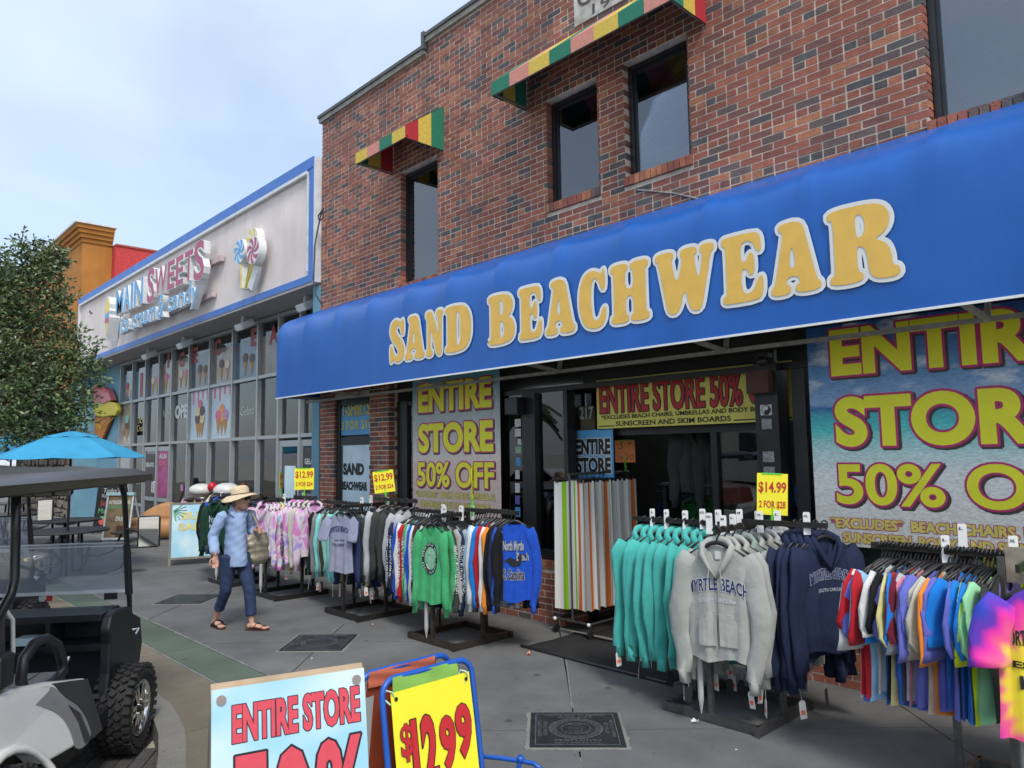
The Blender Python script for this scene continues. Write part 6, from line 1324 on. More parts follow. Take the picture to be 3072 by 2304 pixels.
# wooden A-frame ENTIRE STORE 50%
PT = Vector((-2.935, 1.172, 1.05)); UD = Vector((.287, .958, 0)).normalized(); ND = UD.cross(Vector((0, 0, 1)))
up_ = (Vector((0, 0, 1))-ND*.20).normalized()
Mf = frame_M(PT-up_*1.07, UD, up_)
BLUEP = ramp_mat('washed_blue_print', lambda t, b, tc: (lambda n, r: (setattr(n.inputs['Scale'], 'default_value', 2.2), t.links.new(tc.outputs['Object'], n.inputs[0]), t.links.new(n.outputs[0], r.inputs[0]), t.links.new(r.outputs[0], b.inputs['Base Color']), setattr(r.color_ramp.elements[0], 'color', (.30, .58, .72, 1)), setattr(r.color_ramp.elements[0], 'position', .38), setattr(r.color_ramp.elements[1], 'position', .62), setattr(r.color_ramp.elements[1], 'color', (.60, .74, .78, 1))))(t.nodes.new('ShaderNodeTexNoise'), t.nodes.new('ShaderNodeValToRGB')), .45)
BEI = mat('aged_board_edge', (.48, .36, .24), .7, var=.15); BACKM = mat('board_grey_side', (.20, .19, .17), .8, var=.2)
INKP = mat('faded_red_print', (.62, .06, .09), .5, var=.07, scale=20)
af = empty('a_frame_board', M=Mf, label='leaning A-frame board with red ENTIRE STORE 50% words on washed blue', cat='sign')
MB().box(0, .60, 0, 1.07, -.006, 0).build('poster_sheet', BLUEP, af); MB().box(.003, .597, 0, 1.075, -.024, -.0065).build('board', BEI, af)
MB().box(.0, .6, 1.02, 1.09, -.05, -.025).build('top_rail', BEI, af); MB().box(-.002, .03, 0, 1.05, -.045, -.025).build('side_rail', BACKM, af)
MB().prism([(0, .0), (.02, 0), (.02, .02), (0, .02)], 0, 1).build('x', BACKM, af) if False else None
bk = MB(); w0 = Mf.inverted()
for x in (.02, .58):
    top_ = Mf @ Vector((x, 1.02, -.04)); bot_ = Vector((top_.x, top_.y, .0))-Vector((ND.x, ND.y, 0))*.34; bk.bar(w0 @ top_, w0 @ bot_, .04, .02)
bk.build('rear_leg', BACKM, af)
bkp = MB(); t0 = Mf @ Vector((.0, 1.0, -.05)); t1 = Mf @ Vector((.6, 1.0, -.05)); dn = -Vector((ND.x, ND.y, 0))*.32
bkp.quad(w0 @ t0, w0 @ t1, w0 @ (Vector((t1.x, t1.y, .05))+dn), w0 @ (Vector((t0.x, t0.y, .05))+dn)); q = bkp.build('rear_panel', BACKM, af); q.modifiers.new('t', 'SOLIDIFY').thickness = .012
for x in (.035, .565):
    MB().tube([(x, 1.03, 0), (x, 1.03, .008)], .018, 14).build('bolt', mat('bolt_steel', (.35, .28, .25), .35, .8), af)
letters(af, 'ENTIRE STORE', (.075, .865, 0), (1, 0, 0), (0, 1, 0), .50, .14, INKP, off=.045, out=.02, mout=INK, lift=.0015, space=1.02)
for s_, x, w_, z, h_ in (('5', .07, .14, .42, .40), ('0', .225, .14, .42, .40), ('%', .39, .19, .40, .42)): letters(af, s_, (x, z, 0), (1, 0, 0), (0, 1, 0), w_, h_, INKP, off=.03, out=.016, mout=INK, lift=.0015)
letters(af, 'OFF', (.08, .12, 0), (1, 0, 0), (0, 1, 0), .45, .2, INKP, off=.04, out=.02, mout=INK, lift=.0015)
# blue tube frame stand with the yellow sheet
BT = mat('blue_tube_paint', (.012, .09, .42), .35, var=.08); LIM = mat('lime_canvas', (.22, .44, .08), .8, var=.1, bump=.3, bscale=150); COR = mat('coral_canvas', (.62, .16, .09), .8, var=.1, bump=.3, bscale=150); RST = mat('rust_red_canvas', (.30, .05, .02), .8, var=.12)
P2 = Vector((-2.73, 1.845, .93)); U2 = Vector((0, 1, 0)); N2 = U2.cross(Vector((0, 0, 1))); up2 = (Vector((0, 0, 1))-N2*.16).normalized()
st2 = empty('sale_stand', (P2.x, P2.y+.22, 0), 0, 'blue tube stand with yellow $12.99 sheet and lime and coral cloth', 'sign')
def inst(o, par):
    o.parent = par; o.matrix_parent_inverse = Matrix.Identity(4); o.location = o.location-Vector(par.location); return o
def hoop(Pt, up, w_, m, r=.0135):
    pts = []; dn = -up
    for t in (1.0, .6, .25, .08): pts.append(Pt+dn*t)
    for k in range(6):
        a = PI/2*k/5; pts.append(Pt+U2*(.07-.07*math.cos(a))+up*(-.07+.07*math.sin(a))*1)
    for k in range(6):
        a = PI/2*(1-k/5); pts.append(Pt+U2*(w_-.07+.07*math.cos(a))+up*(-.07+.07*math.sin(a)))
    for t in (.08, .25, .6, 1.0): pts.append(Pt+U2*w_+dn*t)
    return inst(MB().tube(pts, r, 10).build('tube_frame', m, st2, smooth=True), st2)
Pf = P2-U2*.03+up2*.055; hoop(Pf, up2, .50, BT)
Pb = Pf+Vector((-.09, -.05, .015)); upb = (Vector((0, 0, 1))+N2*.16).normalized(); hoop(Pb, upb, .50, BT)
def sheet(A, U, V, w_, h_, m, nm, wob=.004, off=0):
    Nn = U.cross(V); return inst(MB().grid([[A+U*(w_*i/10)+V*(h_*j/8)+Nn*(wob*math.sin(i*.9+j)+off) for i in range(11)] for j in range(9)]).build(nm, m, st2, smooth=True), st2)
sheet(P2-up2*.62, U2, up2, .44, .62, CARD, 'price_sheet', .0015, .018); sheet(Pf-up2*.12+U2*.05, U2, up2, .36, .125, LIM, 'lime_cloth', .003, .012); sheet(Pb-upb*.9+U2*.04, U2, upb, .38, .90, RST, 'rust_cloth', .004, .002); sheet(Pb-upb*.06+U2*.04, U2, upb, .36, .072, COR, 'coral_cloth', .003, .014)
sheet(Pb-upb*.9-U2*.02, U2, upb, .1, .80, mat('white_sheet', (.5, .52, .54), .6), 'white_sheet', .003, .01)
NF = U2.cross(up2)
n0 = set(bpy.data.objects)
for s_, x, w_, z, h_ in (('$', .03, .06, -.34, .15), ('12', .085, .13, -.47, .29), ('.', .217, .02, -.47, .03), ('9', .235, .085, -.44, .23), ('9', .327, .09, -.41, .23)): letters(None, s_, P2+U2*x+up2*(z+.055)+NF*.021, U2, up2, w_, h_, INKR, off=.02 if s_ == '$' else .045, out=.014, mout=INK, lift=.002)
for q in set(bpy.data.objects)-n0: q.parent = st2; q.location = -Vector(st2.location)
tie = MB()
for q in (P2+U2*.015-up2*.015, P2+U2*.425-up2*.015): tie.tube([q+NF*.024, q+NF*.03-U2*.012+up2*.02, q-U2*.03+up2*.03+NF*.01, q-U2*.04-up2*.0, q-U2*.02-up2*.03+NF*.02], .0035, 5); 
inst(tie.build('string_tie', mat('mint_string', (.45, .68, .52), .6), st2), st2)
for q in (P2+U2*.025-up2*.028, P2+U2*.415-up2*.028): inst(MB().tube([q+NF*.0215, q+NF*.0235], .009, 10).build('eyelet', BLACK, st2), st2)
# folded blue chair frame lying right of it
lf = [at(px, py, Z=z) for px, py, z in ((1420, 2266, .30), (1500, 2274, .30), (1562, 2283, .30), (1600, 2290, .29), (1622, 2306, .28))]
cf = empty('folded_chair_frame', (lf[0].x, lf[0].y, 0), 0, 'blue tubular folding frame end showing at the bottom edge', 'chair frame'); CI = -Vector(cf.location)
MB().tube(lf, .013, 8).build('side_tube', BT, cf, loc=CI, smooth=True); MB().tube([lf[2]+Vector((0, 0, .03)), lf[2]-Vector((.02, .06, .3))], .013, 8).build('leg', BT, cf, loc=CI); MB().tube([lf[1]-Vector((.15, .1, .05)), lf[1]-Vector((-.1, .02, .28))], .013, 8).build('leg', BT, cf, loc=CI); MB().sphere(lf[2]+Vector((0, 0, .01)), .022).build('joint', BT, cf, loc=CI)
# ================================================================ WOMAN
def V3(*a): return Vector(a)
hd = .06
per = empty('person', (-8.41, 3.60, 0), hd, 'woman in straw sun hat, light blue shirt and dark jeans walking past the racks', 'person')
SKIN = mat('skin', (.56, .31, .22), .55, var=.10, scale=12, bump=.15, bscale=80)
def remesh(mb, name, m, size, parent, smooth_it=4, disp=None, mats=None):
    me = mb.mesh(name+'_raw', [m]); o = bpy.data.objects.new(name, me); COL.objects.link(o)
    r = o.modifiers.new('r', 'REMESH'); r.mode = 'VOXEL'; r.voxel_size = size; r.use_smooth_shade = True
    s = o.modifiers.new('s', 'SMOOTH'); s.factor = .5; s.iterations = smooth_it
    dg = bpy.context.evaluated_depsgraph_get(); me2 = bpy.data.meshes.new_from_object(o.evaluated_get(dg)); bpy.data.objects.remove(o)
    me2.name = name
    if disp:
        for v in me2.vertices: v.co = disp(v.co, v.normal)
    if not me2.materials: me2.materials.append(m)
    me2.polygons.foreach_set('use_smooth', [True]*len(me2.polygons)); return link(name, me2, parent)
b = MB()
HC = V3(.045, .03, 1.455); hr = Matrix.Rotation(math.radians(34), 3, 'Z')
b.sphere(HC, (.088, .070, .108), 20, 14, T=hr); b.sphere(HC+hr @ V3(.03, 0, -.065), (.055, .050, .058), 14, 10, T=hr)
b.sphere(HC+hr @ V3(.094, 0, -.022), (.022, .013, .022), 10, 8, T=hr); b.sphere(HC+hr @ V3(.083, 0, -.064), (.014, .024, .009), 10, 8, T=hr); b.sphere(HC+hr @ V3(.078, 0, -.095), (.018, .02, .016), 10, 8, T=hr)
for sg in (-1, 1): b.sphere(HC+hr @ V3(-.005, .072*sg, -.02), (.018, .01, .030), 8, 6, T=hr)
b.tube([V3(-.01, 0, 1.27), V3(0, .0, 1.34), V3(.015, .01, 1.39), V3(.03, .02, 1.43)], [.062, .050, .047, .05], 12)
b.tube([V3(0, 0, .80), V3(0, 0, .95), V3(0, 0, 1.12), V3(0, 0, 1.26), V3(-.005, 0, 1.31)], [(.10, .15), (.085, .125), (.09, .14), (.085, .15), (.05, .07)], 16)
def arm(sh, el, wr): b.tube([sh, sh.lerp(el, .5), el, el.lerp(wr, .5), wr], [.048, .040, .034, .030, .022], 10)
RS, RE, RW = V3(-.0, -.155, 1.275), V3(-.05, -.235, 1.05), V3(.06, -.27, .845)
LS_, LE, LW = V3(0, .155, 1.275), V3(-.07, .235, 1.06), V3(.105, .20, 1.095)
arm(RS, RE, RW); arm(LS_, LE, LW)
def hand(wr, d, side, curl, spread=1):
    d = d.normalized(); s = side.normalized(); n = d.cross(s)
    b.tube([wr, wr+d*.035, wr+d*.075], [(.022, .016), (.033, .015), (.036, .013)], 10) if abs(d.z) > .9 else b.sphere(wr+d*.045, .034)
    for k, (o_, L_) in enumerate(((-.028, .060), (-.010, .070), (.010, .066), (.027, .052))):
        p = wr+d*.072+s*o_; sp = s*o_*.35*spread
        q1 = p+(d+sp*8*.12)*L_*.45+n*curl*.2*L_; q2 = q1+(d*(1-curl*.6)+n*curl)*L_*.32; q3 = q2+(d*(1-curl)+n*curl*1.1)*L_*.28
        b.tube([p-d*.012, p, q1, q2, q3], [.009, .0088, .008, .0075, .0065], 8)
    t = wr+d*.025-s*.028; b.tube([t, t+(-s*.7+d*.5)*.03, t+(-s*.6+d*.9)*.055, t+(-s*.45+d*1.2)*.066], [.011, .0105, .009, .007], 8)
hand(RW, V3(.12, .02, -1), V3(.55, .83, .1), .25); 
# left hand curled round the bag strap
b.sphere(LW+V3(.045, -.01, .005), (.036, .022, .032), 12, 8)
for k in range(4):
    z = .030-.019*k; p = LW+V3(.06, .01, z); b.tube([p, p+V3(.03, .015, 0), p+V3(.034, -.014, -.002), p+V3(.016, -.032, -.003)], [.0092, .009, .0082, .0075], 8)
p = LW+V3(.05, -.02, .03); b.tube([p, p+V3(.018, -.02, .016), p+V3(.036, -.016, .022)], [.010, .009, .008], 8)
RK_, RA = V3(-.02, -.10, .44), V3(-.255, -.10, .085); LK, LA = V3(.165, .09, .44), V3(.225, .095, .085)
def leg(hp, kn, an): b.tube([hp, hp.lerp(kn, .4), kn, kn.lerp(an, .35), kn.lerp(an, .75), an, an-V3(0, 0, .03)], [.085, .070, .052, .050, .036, .030, .032], 12)
leg(V3(0, -.08, .80), RK_, RA); leg(V3(0, .08, .80), LK, LA)
def foot(an, ang):
    R = Matrix.Rotation(ang, 3, 'Z'); f = lambda x, y, z: V3(an.x, an.y, 0)+R @ V3(x, y, z)
    b.tube([f(-.045, 0, .045), f(0, 0, .052), f(.06, 0, .045), f(.115, 0, .034), f(.15, 0, .028)], [(.030, .026), (.034, .034), (.036, .026), (.041, .018), (.036, .013)], 12)
    for k in range(5):
        y = .034-.0165*k; L_ = (.045, .040, .036, .030, .024)[k] if ang > 0 else (.024, .030, .036, .040, .045)[k]; r_ = .0115 if L_ > .044 else .0082
        b.tube([f(.14, y*.9, .026), f(.15+L_*.6, y, .025), f(.15+L_, y, .020)], [r_, r_, r_*.8], 8)
foot(RA, .0); foot(LA, .62)
remesh(b, 'body', SKIN, .0062, per, 2)
# straw hat
STR = mat('straw', (.66, .54, .36), .85, var=.12, scale=40, bump=.7, bscale=170)
HM = Matrix.Translation(HC+V3(-.015, 0, .045)) @ Matrix.Rotation(math.radians(34), 4, 'Z') @ Matrix.Rotation(math.radians(-7), 4, 'Y')
hb = MB(); rings = []
for r, z in ((.205, -.035), (.16, -.012), (.12, .004), (.101, .012), (.098, .03), (.096, .07), (.085, .098), (.055, .112), (.01, .115)):
    rings.append([HM @ V3(r*1.05*math.cos(t), r*math.sin(t), z+(.024*math.cos(2*t+.6) if r > .15 else 0)) for t in [2*PI*k/32 for k in range(32)]])
hb.loft(rings, cap=False); q = hb.build('straw_hat', STR, per, smooth=True); q.modifiers.new('t', 'SOLIDIFY').thickness = .005
MB().tube([HM @ V3(.107*math.cos(t), .103*math.sin(t), .019) for t in [2*PI*k/28 for k in range(28)]], [(.007, .004)]*28, 6, closed=True).build('hat_band', mat('hat_band_brown', (.05, .025, .015), .6), per)
GLS = mat('dark_lens', (.008, .006, .006), .12)
sg_ = MB()
for sg in (-1, 1): sg_.sphere(HC+hr @ V3(.086, sg*.032, .012), (.012, .029, .024), 12, 8, T=hr); sg_.bar(HC+hr @ V3(.082, sg*.055, .018), HC+hr @ V3(-.0, sg*.078, .015), .006, .012)
sg_.bar(HC+hr @ V3(.094, -.01, .016), HC+hr @ V3(.094, .01, .016), .006); sg_.build('sunglasses', GLS, per, smooth=True)
MB().sphere(HC+hr @ V3(-.045, 0, -.01), (.062, .076, .085), 14, 10, T=hr).build('hair', mat('hair_grey_brown', (.20, .14, .10), .6, var=.3, scale=40), per, smooth=True)
MB().sphere(HC+hr @ V3(.0865, 0, -.066), (.0125, .021, .0045), 10, 6, T=hr).build('lips', mat('lips', (.40, .11, .10), .5), per, smooth=True)
# shirt
CH_ = mat('chambray', (.29, .40, .62), .85, var=.07, scale=60, bump=.25, bscale=300)
s_ = MB()
s_.tube([V3(.01, 0, .705), V3(.01, 0, .78), V3(.0, 0, .92), V3(.0, 0, 1.08), V3(0, 0, 1.20), V3(-.005, 0, 1.275), V3(-.01, 0, 1.325)], [(.165, .112), (.166, .116), (.155, .110), (.152, .107), (.158, .102), (.150, .082), (.075, .062)][:7] if 0 else [(.112, .165), (.116, .168), (.110, .158), (.107, .154), (.102, .16), (.082, .150), (.060, .078)], 28)
s_.tube([V3(0, -.13, 1.285), RS+V3(0, -.015, 0), RS.lerp(RE, .5)+V3(0, -.015, 0), RE+V3(-.01, -.01, 0), RE.lerp(RW, .6), RE.lerp(RW, .80), RE.lerp(RW, .93)], [.052, .062, .061, .058, .056, .056, .040], 16)
s_.tube([V3(0, .13, 1.285), LS_+V3(0, .015, 0), LS_.lerp(LE, .5)+V3(0, .015, 0), LE+V3(-.01, .015, -.01), LE.lerp(LW, .45), LE.lerp(LW, .62)], [.055, .070, .068, .066, .056, .050], 16)
def wr_(co, n):
    f = .0022*math.sin(co.z*38+co.y*30+co.x*18)+.0015*math.sin(co.z*75-co.y*52)
    if co.z < 1.2 and abs(co.y) < .14: f += .006*math.sin(co.y*45+co.z*7)*(1.2-co.z)*min(1, max(0, (co.z-.70)/.06))
    return co+n*f
remesh(s_, 'shirt', CH_, .0085, per, 3, wr_)
cl_ = MB()
for sg in (-1, 1):
    A_ = [V3(-.05, sg*.03, 1.395), V3(.02, sg*.058, 1.385), V3(.075, sg*.045, 1.33), V3(.098, sg*.02, 1.265)]; B_ = [V3(-.068, sg*.05, 1.335), V3(.0, sg*.095, 1.325), V3(.085, sg*.10, 1.29), V3(.105, sg*.06, 1.25)]
    cl_.grid([A_, B_])
q = cl_.build('collar', CH_, per); q.modifiers.new('t', 'SOLIDIFY').thickness = .006
MB().grid([[V3(.088, .0, 1.335), V3(.075, .028, 1.34)], [V3(.104, .002, 1.28), V3(.098, .018, 1.285)], [V3(.108, .006, 1.22), V3(.107, .008, 1.22)]]).grid([[V3(.088, 0, 1.335), V3(.075, -.028, 1.34)], [V3(.104, .002, 1.28), V3(.098, -.018, 1.285)], [V3(.108, .006, 1.22), V3(.107, .004, 1.22)]]).build('neck_opening', SKIN, per, smooth=True)
pk_ = MB()
for z0_ in [.72+.045*k for k in range(11)]: pk_.box(.113-(.0 if z0_ < .9 else .004), .122-(.0 if z0_ < .9 else .004), -.014, .014, z0_, z0_+.0448)
pk_.build('placket', CH_, per)
MB().box(.104, .113, .062, .088, 1.135, 1.172).build('chest_emblem', mat('emblem_navy', (.015, .03, .10), .7), per)
# jeans
DN = mat('denim', (.016, .033, .088), .85, var=.22, scale=14, bump=.4, bscale=260)
j_ = MB(); j_.tube([V3(0, 0, .92), V3(0, 0, .84), V3(0, 0, .75)], [(.10, .14), (.115, .165), (.10, .155)], 24)
j_.tube([V3(0, -.078, .82), V3(0, -.078, .80).lerp(RK_, .45), RK_+V3(.005, 0, 0), RK_.lerp(RA, .5), RK_.lerp(RA, .64)], [.096, .082, .066, .058, .060], 18)
j_.tube([V3(0, .078, .82), V3(0, .078, .80).lerp(LK, .45), LK+V3(.005, 0, 0), LK.lerp(LA, .5), LK.lerp(LA, .80)], [.096, .082, .068, .062, .060], 18)
remesh(j_, 'jeans', DN, .0085, per, 3, lambda co, n: co+n*(.0012*math.sin(co.z*70+co.y*40)+.0015*math.sin(co.z*23+co.x*60)))
SND = mat('black_leather', (.014, .012, .012), .35); SOL = mat('sandal_sole', (.06, .022, .016), .5)
def sandal(an, ang):
    R = Matrix.Rotation(ang, 3, 'Z'); f = lambda x, y, z: V3(an.x, an.y, 0)+R @ V3(x, y, z)
    out = [(-.075, 0), (-.065, .030), (-.02, .036), (.05, .038), (.12, .046), (.17, .042), (.203, .022), (.208, 0), (.203, -.022), (.17, -.042), (.12, -.046), (.05, -.038), (-.02, -.036), (-.065, -.030)]
    T = Matrix.Translation(V3(an.x, an.y, 0)) @ R.to_4x4(); o_ = MB().prism(out, .0, .017, T=T, m2=0).build('sandal_sole', SOL, per); 
    st_ = MB()
    for x0_, w_ in ((.055, .030), (.135, .012)):
        st_.tube([f(x0_+.01*math.cos(t), .044*math.cos(t), .018+.040*math.sin(t)*(1.0 if x0_ < .1 else .72)) for t in [PI*k/8 for k in range(9)]], [(.004, w_)]*9 if 0 else [(w_, .004)]*9, 6)
    st_.build('sandal_strap', SND, per, smooth=True)
sandal(RA, .0); sandal(LA, .62)
br = MB()
for k in range(3): br.tube([RW+V3(0, 0, .02+.014*k)+V3(.026*math.cos(t), .027*math.sin(t), .004*math.sin(2*t)) for t in [2*PI*i/14 for i in range(14)]], .0035, 5, closed=True)
br.build('bracelets', mat('bracelet_gold', (.55, .32, .18), .35, .6), per)
# shoulder bag
bag = empty('shoulder_bag', (-8.41, 3.60, 0), hd, 'slouchy metallic beige shoulder bag held by the walking woman', 'bag')
BGM = mat('pewter_leather', (.30, .265, .20), .42, .35, var=.35, scale=14, bump=.5, bscale=40)
bb2 = MB(); bb2.tube([V3(.03, .245, 1.05), V3(.03, .25, .98), V3(.03, .255, .86), V3(.03, .255, .74), V3(.03, .255, .69)], [(.028, .13), (.045, .14), (.058, .145), (.06, .14), (.03, .11)] if 0 else [(.13, .028), (.14, .045), (.145, .058), (.14, .060), (.11, .03)], 18)
remesh(bb2, 'bag_body', BGM, .009, bag, 3, lambda co, n: co+n*(.005*math.sin(co.z*40+co.x*35)+.003*math.sin(co.z*80-co.x*50)))
MB().tube([V3(.12, .245, 1.03), V3(.15, .21, 1.12), V3(.10, .175, 1.24), V3(.03, .15, 1.325), V3(-.05, .17, 1.28), V3(-.06, .23, 1.15), V3(-.05, .25, 1.04)], [(.006, .016)]*7, 8).build('strap', mat('tan_strap', (.46, .36, .22), .6, var=.2), bag, smooth=True)
# ================================================================ GOLF CARTS
CM = Matrix(((-.821, -.571, 0, -5.75), (.571, -.821, 0, 1.6), (0, 0, 1, -.13), (0, 0, 0, 1)))
cart = empty('golf_cart', M=CM, label='white and charcoal golf cart with chrome rimmed knobbly tyre, nearest the camera', cat='golf cart')
CWH = mat('cart_white_paint', (.74, .75, .72), .22, coat=.5, var=.03); CGY = mat('cart_grey_swoosh', (.22, .225, .225), .3, coat=.4, var=.12, scale=3); CDK = mat('cart_charcoal_swoosh', (.035, .035, .036), .35, var=.15); CBK = mat('cart_black_plastic', (.013, .014, .018), .42, var=.3, scale=8, bump=.2, bscale=200)
CRF = mat('cart_roof_grey', (.040, .040, .044), .30, var=.2, scale=3); CTB = mat('cart_tube', (.010, .011, .012), .28); TYR = mat('tyre_rubber', (.018, .018, .019), .75, var=.3, scale=20)
def cp(mb, nm, m, par=None, **k): return mb.build(nm, m, par or cart, **k)
XZ = Matrix(((1, 0, 0, 0), (0, 0, 1, 0), (0, 1, 0, 0), (0, 0, 0, 1)))   # polygon (x,z) extruded along +y
cp(MB().box(-2.3, .17, -.03, .035, .29, .40), 'sill_rail', CBK); cp(MB().box(-.62, .12, .035, 1.15, .30, .335), 'floor_pan', CBK)
tr2 = MB()
for k in range(9): tr2.box(-.60+.075*k, -.575+.075*k, .06, 1.1, .3352, .341)
cp(tr2, 'floor_ribs', CBK)
# dash and front cowl
wing = [(.30, .34), (-.10, .34), (-.04, .60), (-.03, .80), (-.06, .90), (-.02, .985), (.10, 1.01), (.34, .98), (.52, .82), (.56, .60), (.44, .46)]
bevel(cp(MB().prism(wing, .0, .07, T=XZ), 'cowl_side', CBK), .018, 3)
cp(MB().box(-.02, .30, .07, 1.14, .955, 1.0), 'dash_top', CBK); cp(MB().box(-.02, .30, .07, 1.14, .755, .80), 'dash_shelf', CBK); cp(MB().box(-.02, .22, .40, .43, .80, .955), 'dash_divider', CBK)
cp(MB().box(.22, .30, .07, 1.14, .80, .955), 'cubby_back', CBK); cp(MB().box(.10, .14, .07, 1.14, .33, .755), 'kick_panel', mat('cart_inner_panel', (.016, .018, .026), .5, var=.25, scale=3))
cp(MB().prism([(.30, .985), (.34, .985), (.80, .80), (.86, .60), (.80, .42), (.30, .42)], .08, 1.12, T=XZ), 'front_cowl', CBK); cp(MB().box(-.12, -.02, .45, 1.14, .745, .775), 'cup_holder_tray', CBK)
for k in range(3): cp(MB().tube([(-.07+.05*math.cos(t), .52+.13*k+.05*math.sin(t), .778) for t in [2*PI*i/16 for i in range(16)]], .006, 6, closed=True), 'cup_ring', CBK)
cp(MB().box(-.02, .1, .5, .62, .81, .86), 'paper_bundle', PALE)
# wheel
def wheel(cx_, par):
    yo, yi, R_, cz_ = -.16, .09, .30, .30
    prof_ = [(yo+.035, .185), (yo+.012, .205), (yo, .235), (yo+.004, .262), (yo+.03, .280), (yi-.03, .280), (yi-.004, .262), (yi, .22), (yi-.02, .185)]
    wh = empty('wheel', (cx_, 0, cz_)); wh.parent = par; wh.empty_display_size = .1
    rings = [[(r*math.cos(t), y, r*math.sin(t)) for t in [2*PI*k/40 for k in range(40)]] for y, r in prof_]
    link('tyre', MB().loft(rings, cap=False).mesh('tyre', [TYR], True), wh)
    tb = MB()
    for k in range(30):
        a = 2*PI*k/30; M_ = Matrix.Rotation(-a, 4, 'Y')
        for (y, dy, rot, w_, h_) in ((yo+.02, .045, .0, .032, .30), (yo+.075, .036, .6, .040, .298), (yo+.125, .036, -.6, .040, .298), (yi-.072, .036, .6, .040, .298), (yi-.02, .045, .0, .032, .30)):
            aa = a+(.10 if y in (yo+.075, yi-.072) else 0)+(.05 if y == yi-.02 else 0); M2 = Matrix.Rotation(-aa, 4, 'Y') @ Matrix.Translation((.275, y, 0)) @ Matrix.Rotation(rot, 4, 'X')
            tb.box(-.004, h_-.275+.004, -dy/2, dy/2, -w_/2, w_/2, T=M2)
        tb.box(.232, .262, yo-.006, yo+.006, -.014, .014, T=M_)
    q = tb.build('tread_blocks', TYR, wh); q['kind'] = 'stuff'
    rim = [[(r*math.cos(t), y, r*math.sin(t)) for t in [2*PI*k/36 for k in range(36)]] for y, r in ((yo+.03, .192), (yo+.008, .188), (yo+.012, .172), (yo+.05, .165), (yi-.03, .16))]
    link('rim', MB().loft(rim, cap=False).mesh('rim', [CHR], True), wh); cpd = MB().tube([(0, yo+.10, 0), (0, yo+.09, 0)], .165, 28); cpd.build('rim_back', BLACK, wh)
    for k in range(6):
        a = 2*PI*k/6; M_ = Matrix.Rotation(-a, 4, 'Y')
        MB().prism([(.02, -.028), (.168, -.045), (.168, -.012), (.05, 0), (.168, .012), (.168, .045), (.02, .028)], yo+.02, yo+.045, T=M_ @ XZ).build('spoke', CHR, wh)
    MB().tube([(0, yo+.005, 0), (0, yo+.06, 0)], [.028, .036], 14).build('hub_cap', BLACK, wh)
    for k in range(5): MB().tube([(.05*math.cos(k*1.257), yo+.012, .05*math.sin(k*1.257)), (.05*math.cos(k*1.257), yo+.04, .05*math.sin(k*1.257))], .008, 6).build('lug_nut', CHR, wh)
    return wh
wheel(.17, cart); wheel(-1.62, cart)
# rear body
arch = [(-1.62+.40*math.cos(t), .30+.36*math.sin(t)) for t in [PI*k/12 for k in range(13)]]
body = [(-.575, .40), (-.56, .72), (-.75, .765), (-1.0, .83), (-1.35, .90), (-1.9, .93), (-2.35, .90), (-2.35, .40)]+[(x, max(z, .40)) for x, z in arch[::-1] if z > .395]
bevel(cp(MB().prism(body[::-1], -.005, .09, T=XZ), 'side_panel', CWH), .02, 3)
cp(MB().prism([(-.578, .41), (-.563, .715), (-.75, .76), (-.97, .81), (-.88, .70), (-.77, .62), (-.72, .52), (-.72, .41)], -.012, -.0055, T=XZ), 'black_decal', CDK)
cp(MB().prism([tuple(v) for v in chaikin(chaikin([(-.72, .41), (-.72, .52), (-.77, .62), (-.88, .70), (-.97, .80), (-1.15, .84), (-1.45, .86), (-1.18, .76), (-1.00, .66), (-.93, .54), (-.95, .41)]))], -.010, -.0055, T=XZ), 'grey_decal', CGY)
cp(MB().prism([(-.83, .42), (-.83, .55), (-.88, .66), (-.78, .58), (-.75, .42)], -.014, -.0105, T=XZ), 'dark_decal', CDK)
cp(MB().tube([(-1.62+.405*math.cos(t), -.02, .30+.365*math.sin(t)) for t in [PI*(k+1.0)/14 for k in range(13)]], .022, 8), 'arch_trim', CWH, smooth=True)
cp(MB().box(-1.25, -.58, .09, 1.12, .36, .66), 'seat_pod', CBK)
for q in list(cart.children):
    if q.name.split('.')[0] in ('side_panel', 'black_decal', 'grey_decal', 'dark_decal', 'arch_trim'):
        for v in q.data.vertices: v.co.y -= max(0, .86-v.co.z)*.33
SEA = mat('seat_vinyl_grey', (.30, .30, .29), .45, var=.08); SEB = mat('seat_vinyl_charcoal', (.05, .05, .05), .45)
bevel(cp(MB().box(-1.2, -.55, .08, 1.1, .66, .775), 'seat_cushion', SEA), .04, 4); bevel(cp(MB().box(-1.36, -1.22, .08, 1.1, .84, 1.34, T=Matrix.Translation((-1.3, 0, .84)) @ Matrix.Rotation(-.12, 4, 'Y') @ Matrix.Translation((1.3, 0, -.84))), 'seat_back', SEB), .05, 4)
cp(MB().tube([(-1.23, .10, .86), (-1.18, .09, 1.05), (-1.2, .09, 1.22), (-1.28, .12, 1.33)], .012, 6), 'seat_piping', CWH, smooth=True)
for k in range(6): cp(MB().box(-1.15, -.6, .2+.14*k, .204+.14*k, .7755, .778), 'seat_seam', SEB)
cp(MB().tube([(-1.14, .045, .80), (-1.18, .045, .90), (-1.16, .045, 1.00), (-1.05, .045, 1.055), (-.90, .045, 1.05), (-.76, .045, .98), (-.68, .045, .86), (-.66, .045, .80), (-.78, .045, .765), (-.95, .045, .75), (-1.08, .045, .765)], [(.030, .026)]*11, 10, closed=True), 'hip_restraint', CBK, smooth=True)
cp(MB().box(-.98, -.72, .01, .08, .73, .78), 'restraint_base', CBK)
cp(MB().tube([(-.70, .04, .79), (-.60, .04, .86)], .010, 8).tube([(-1.12, .0, .79), (-1.05, .0, .83)], .010, 8), 'chrome_latch', CHR)
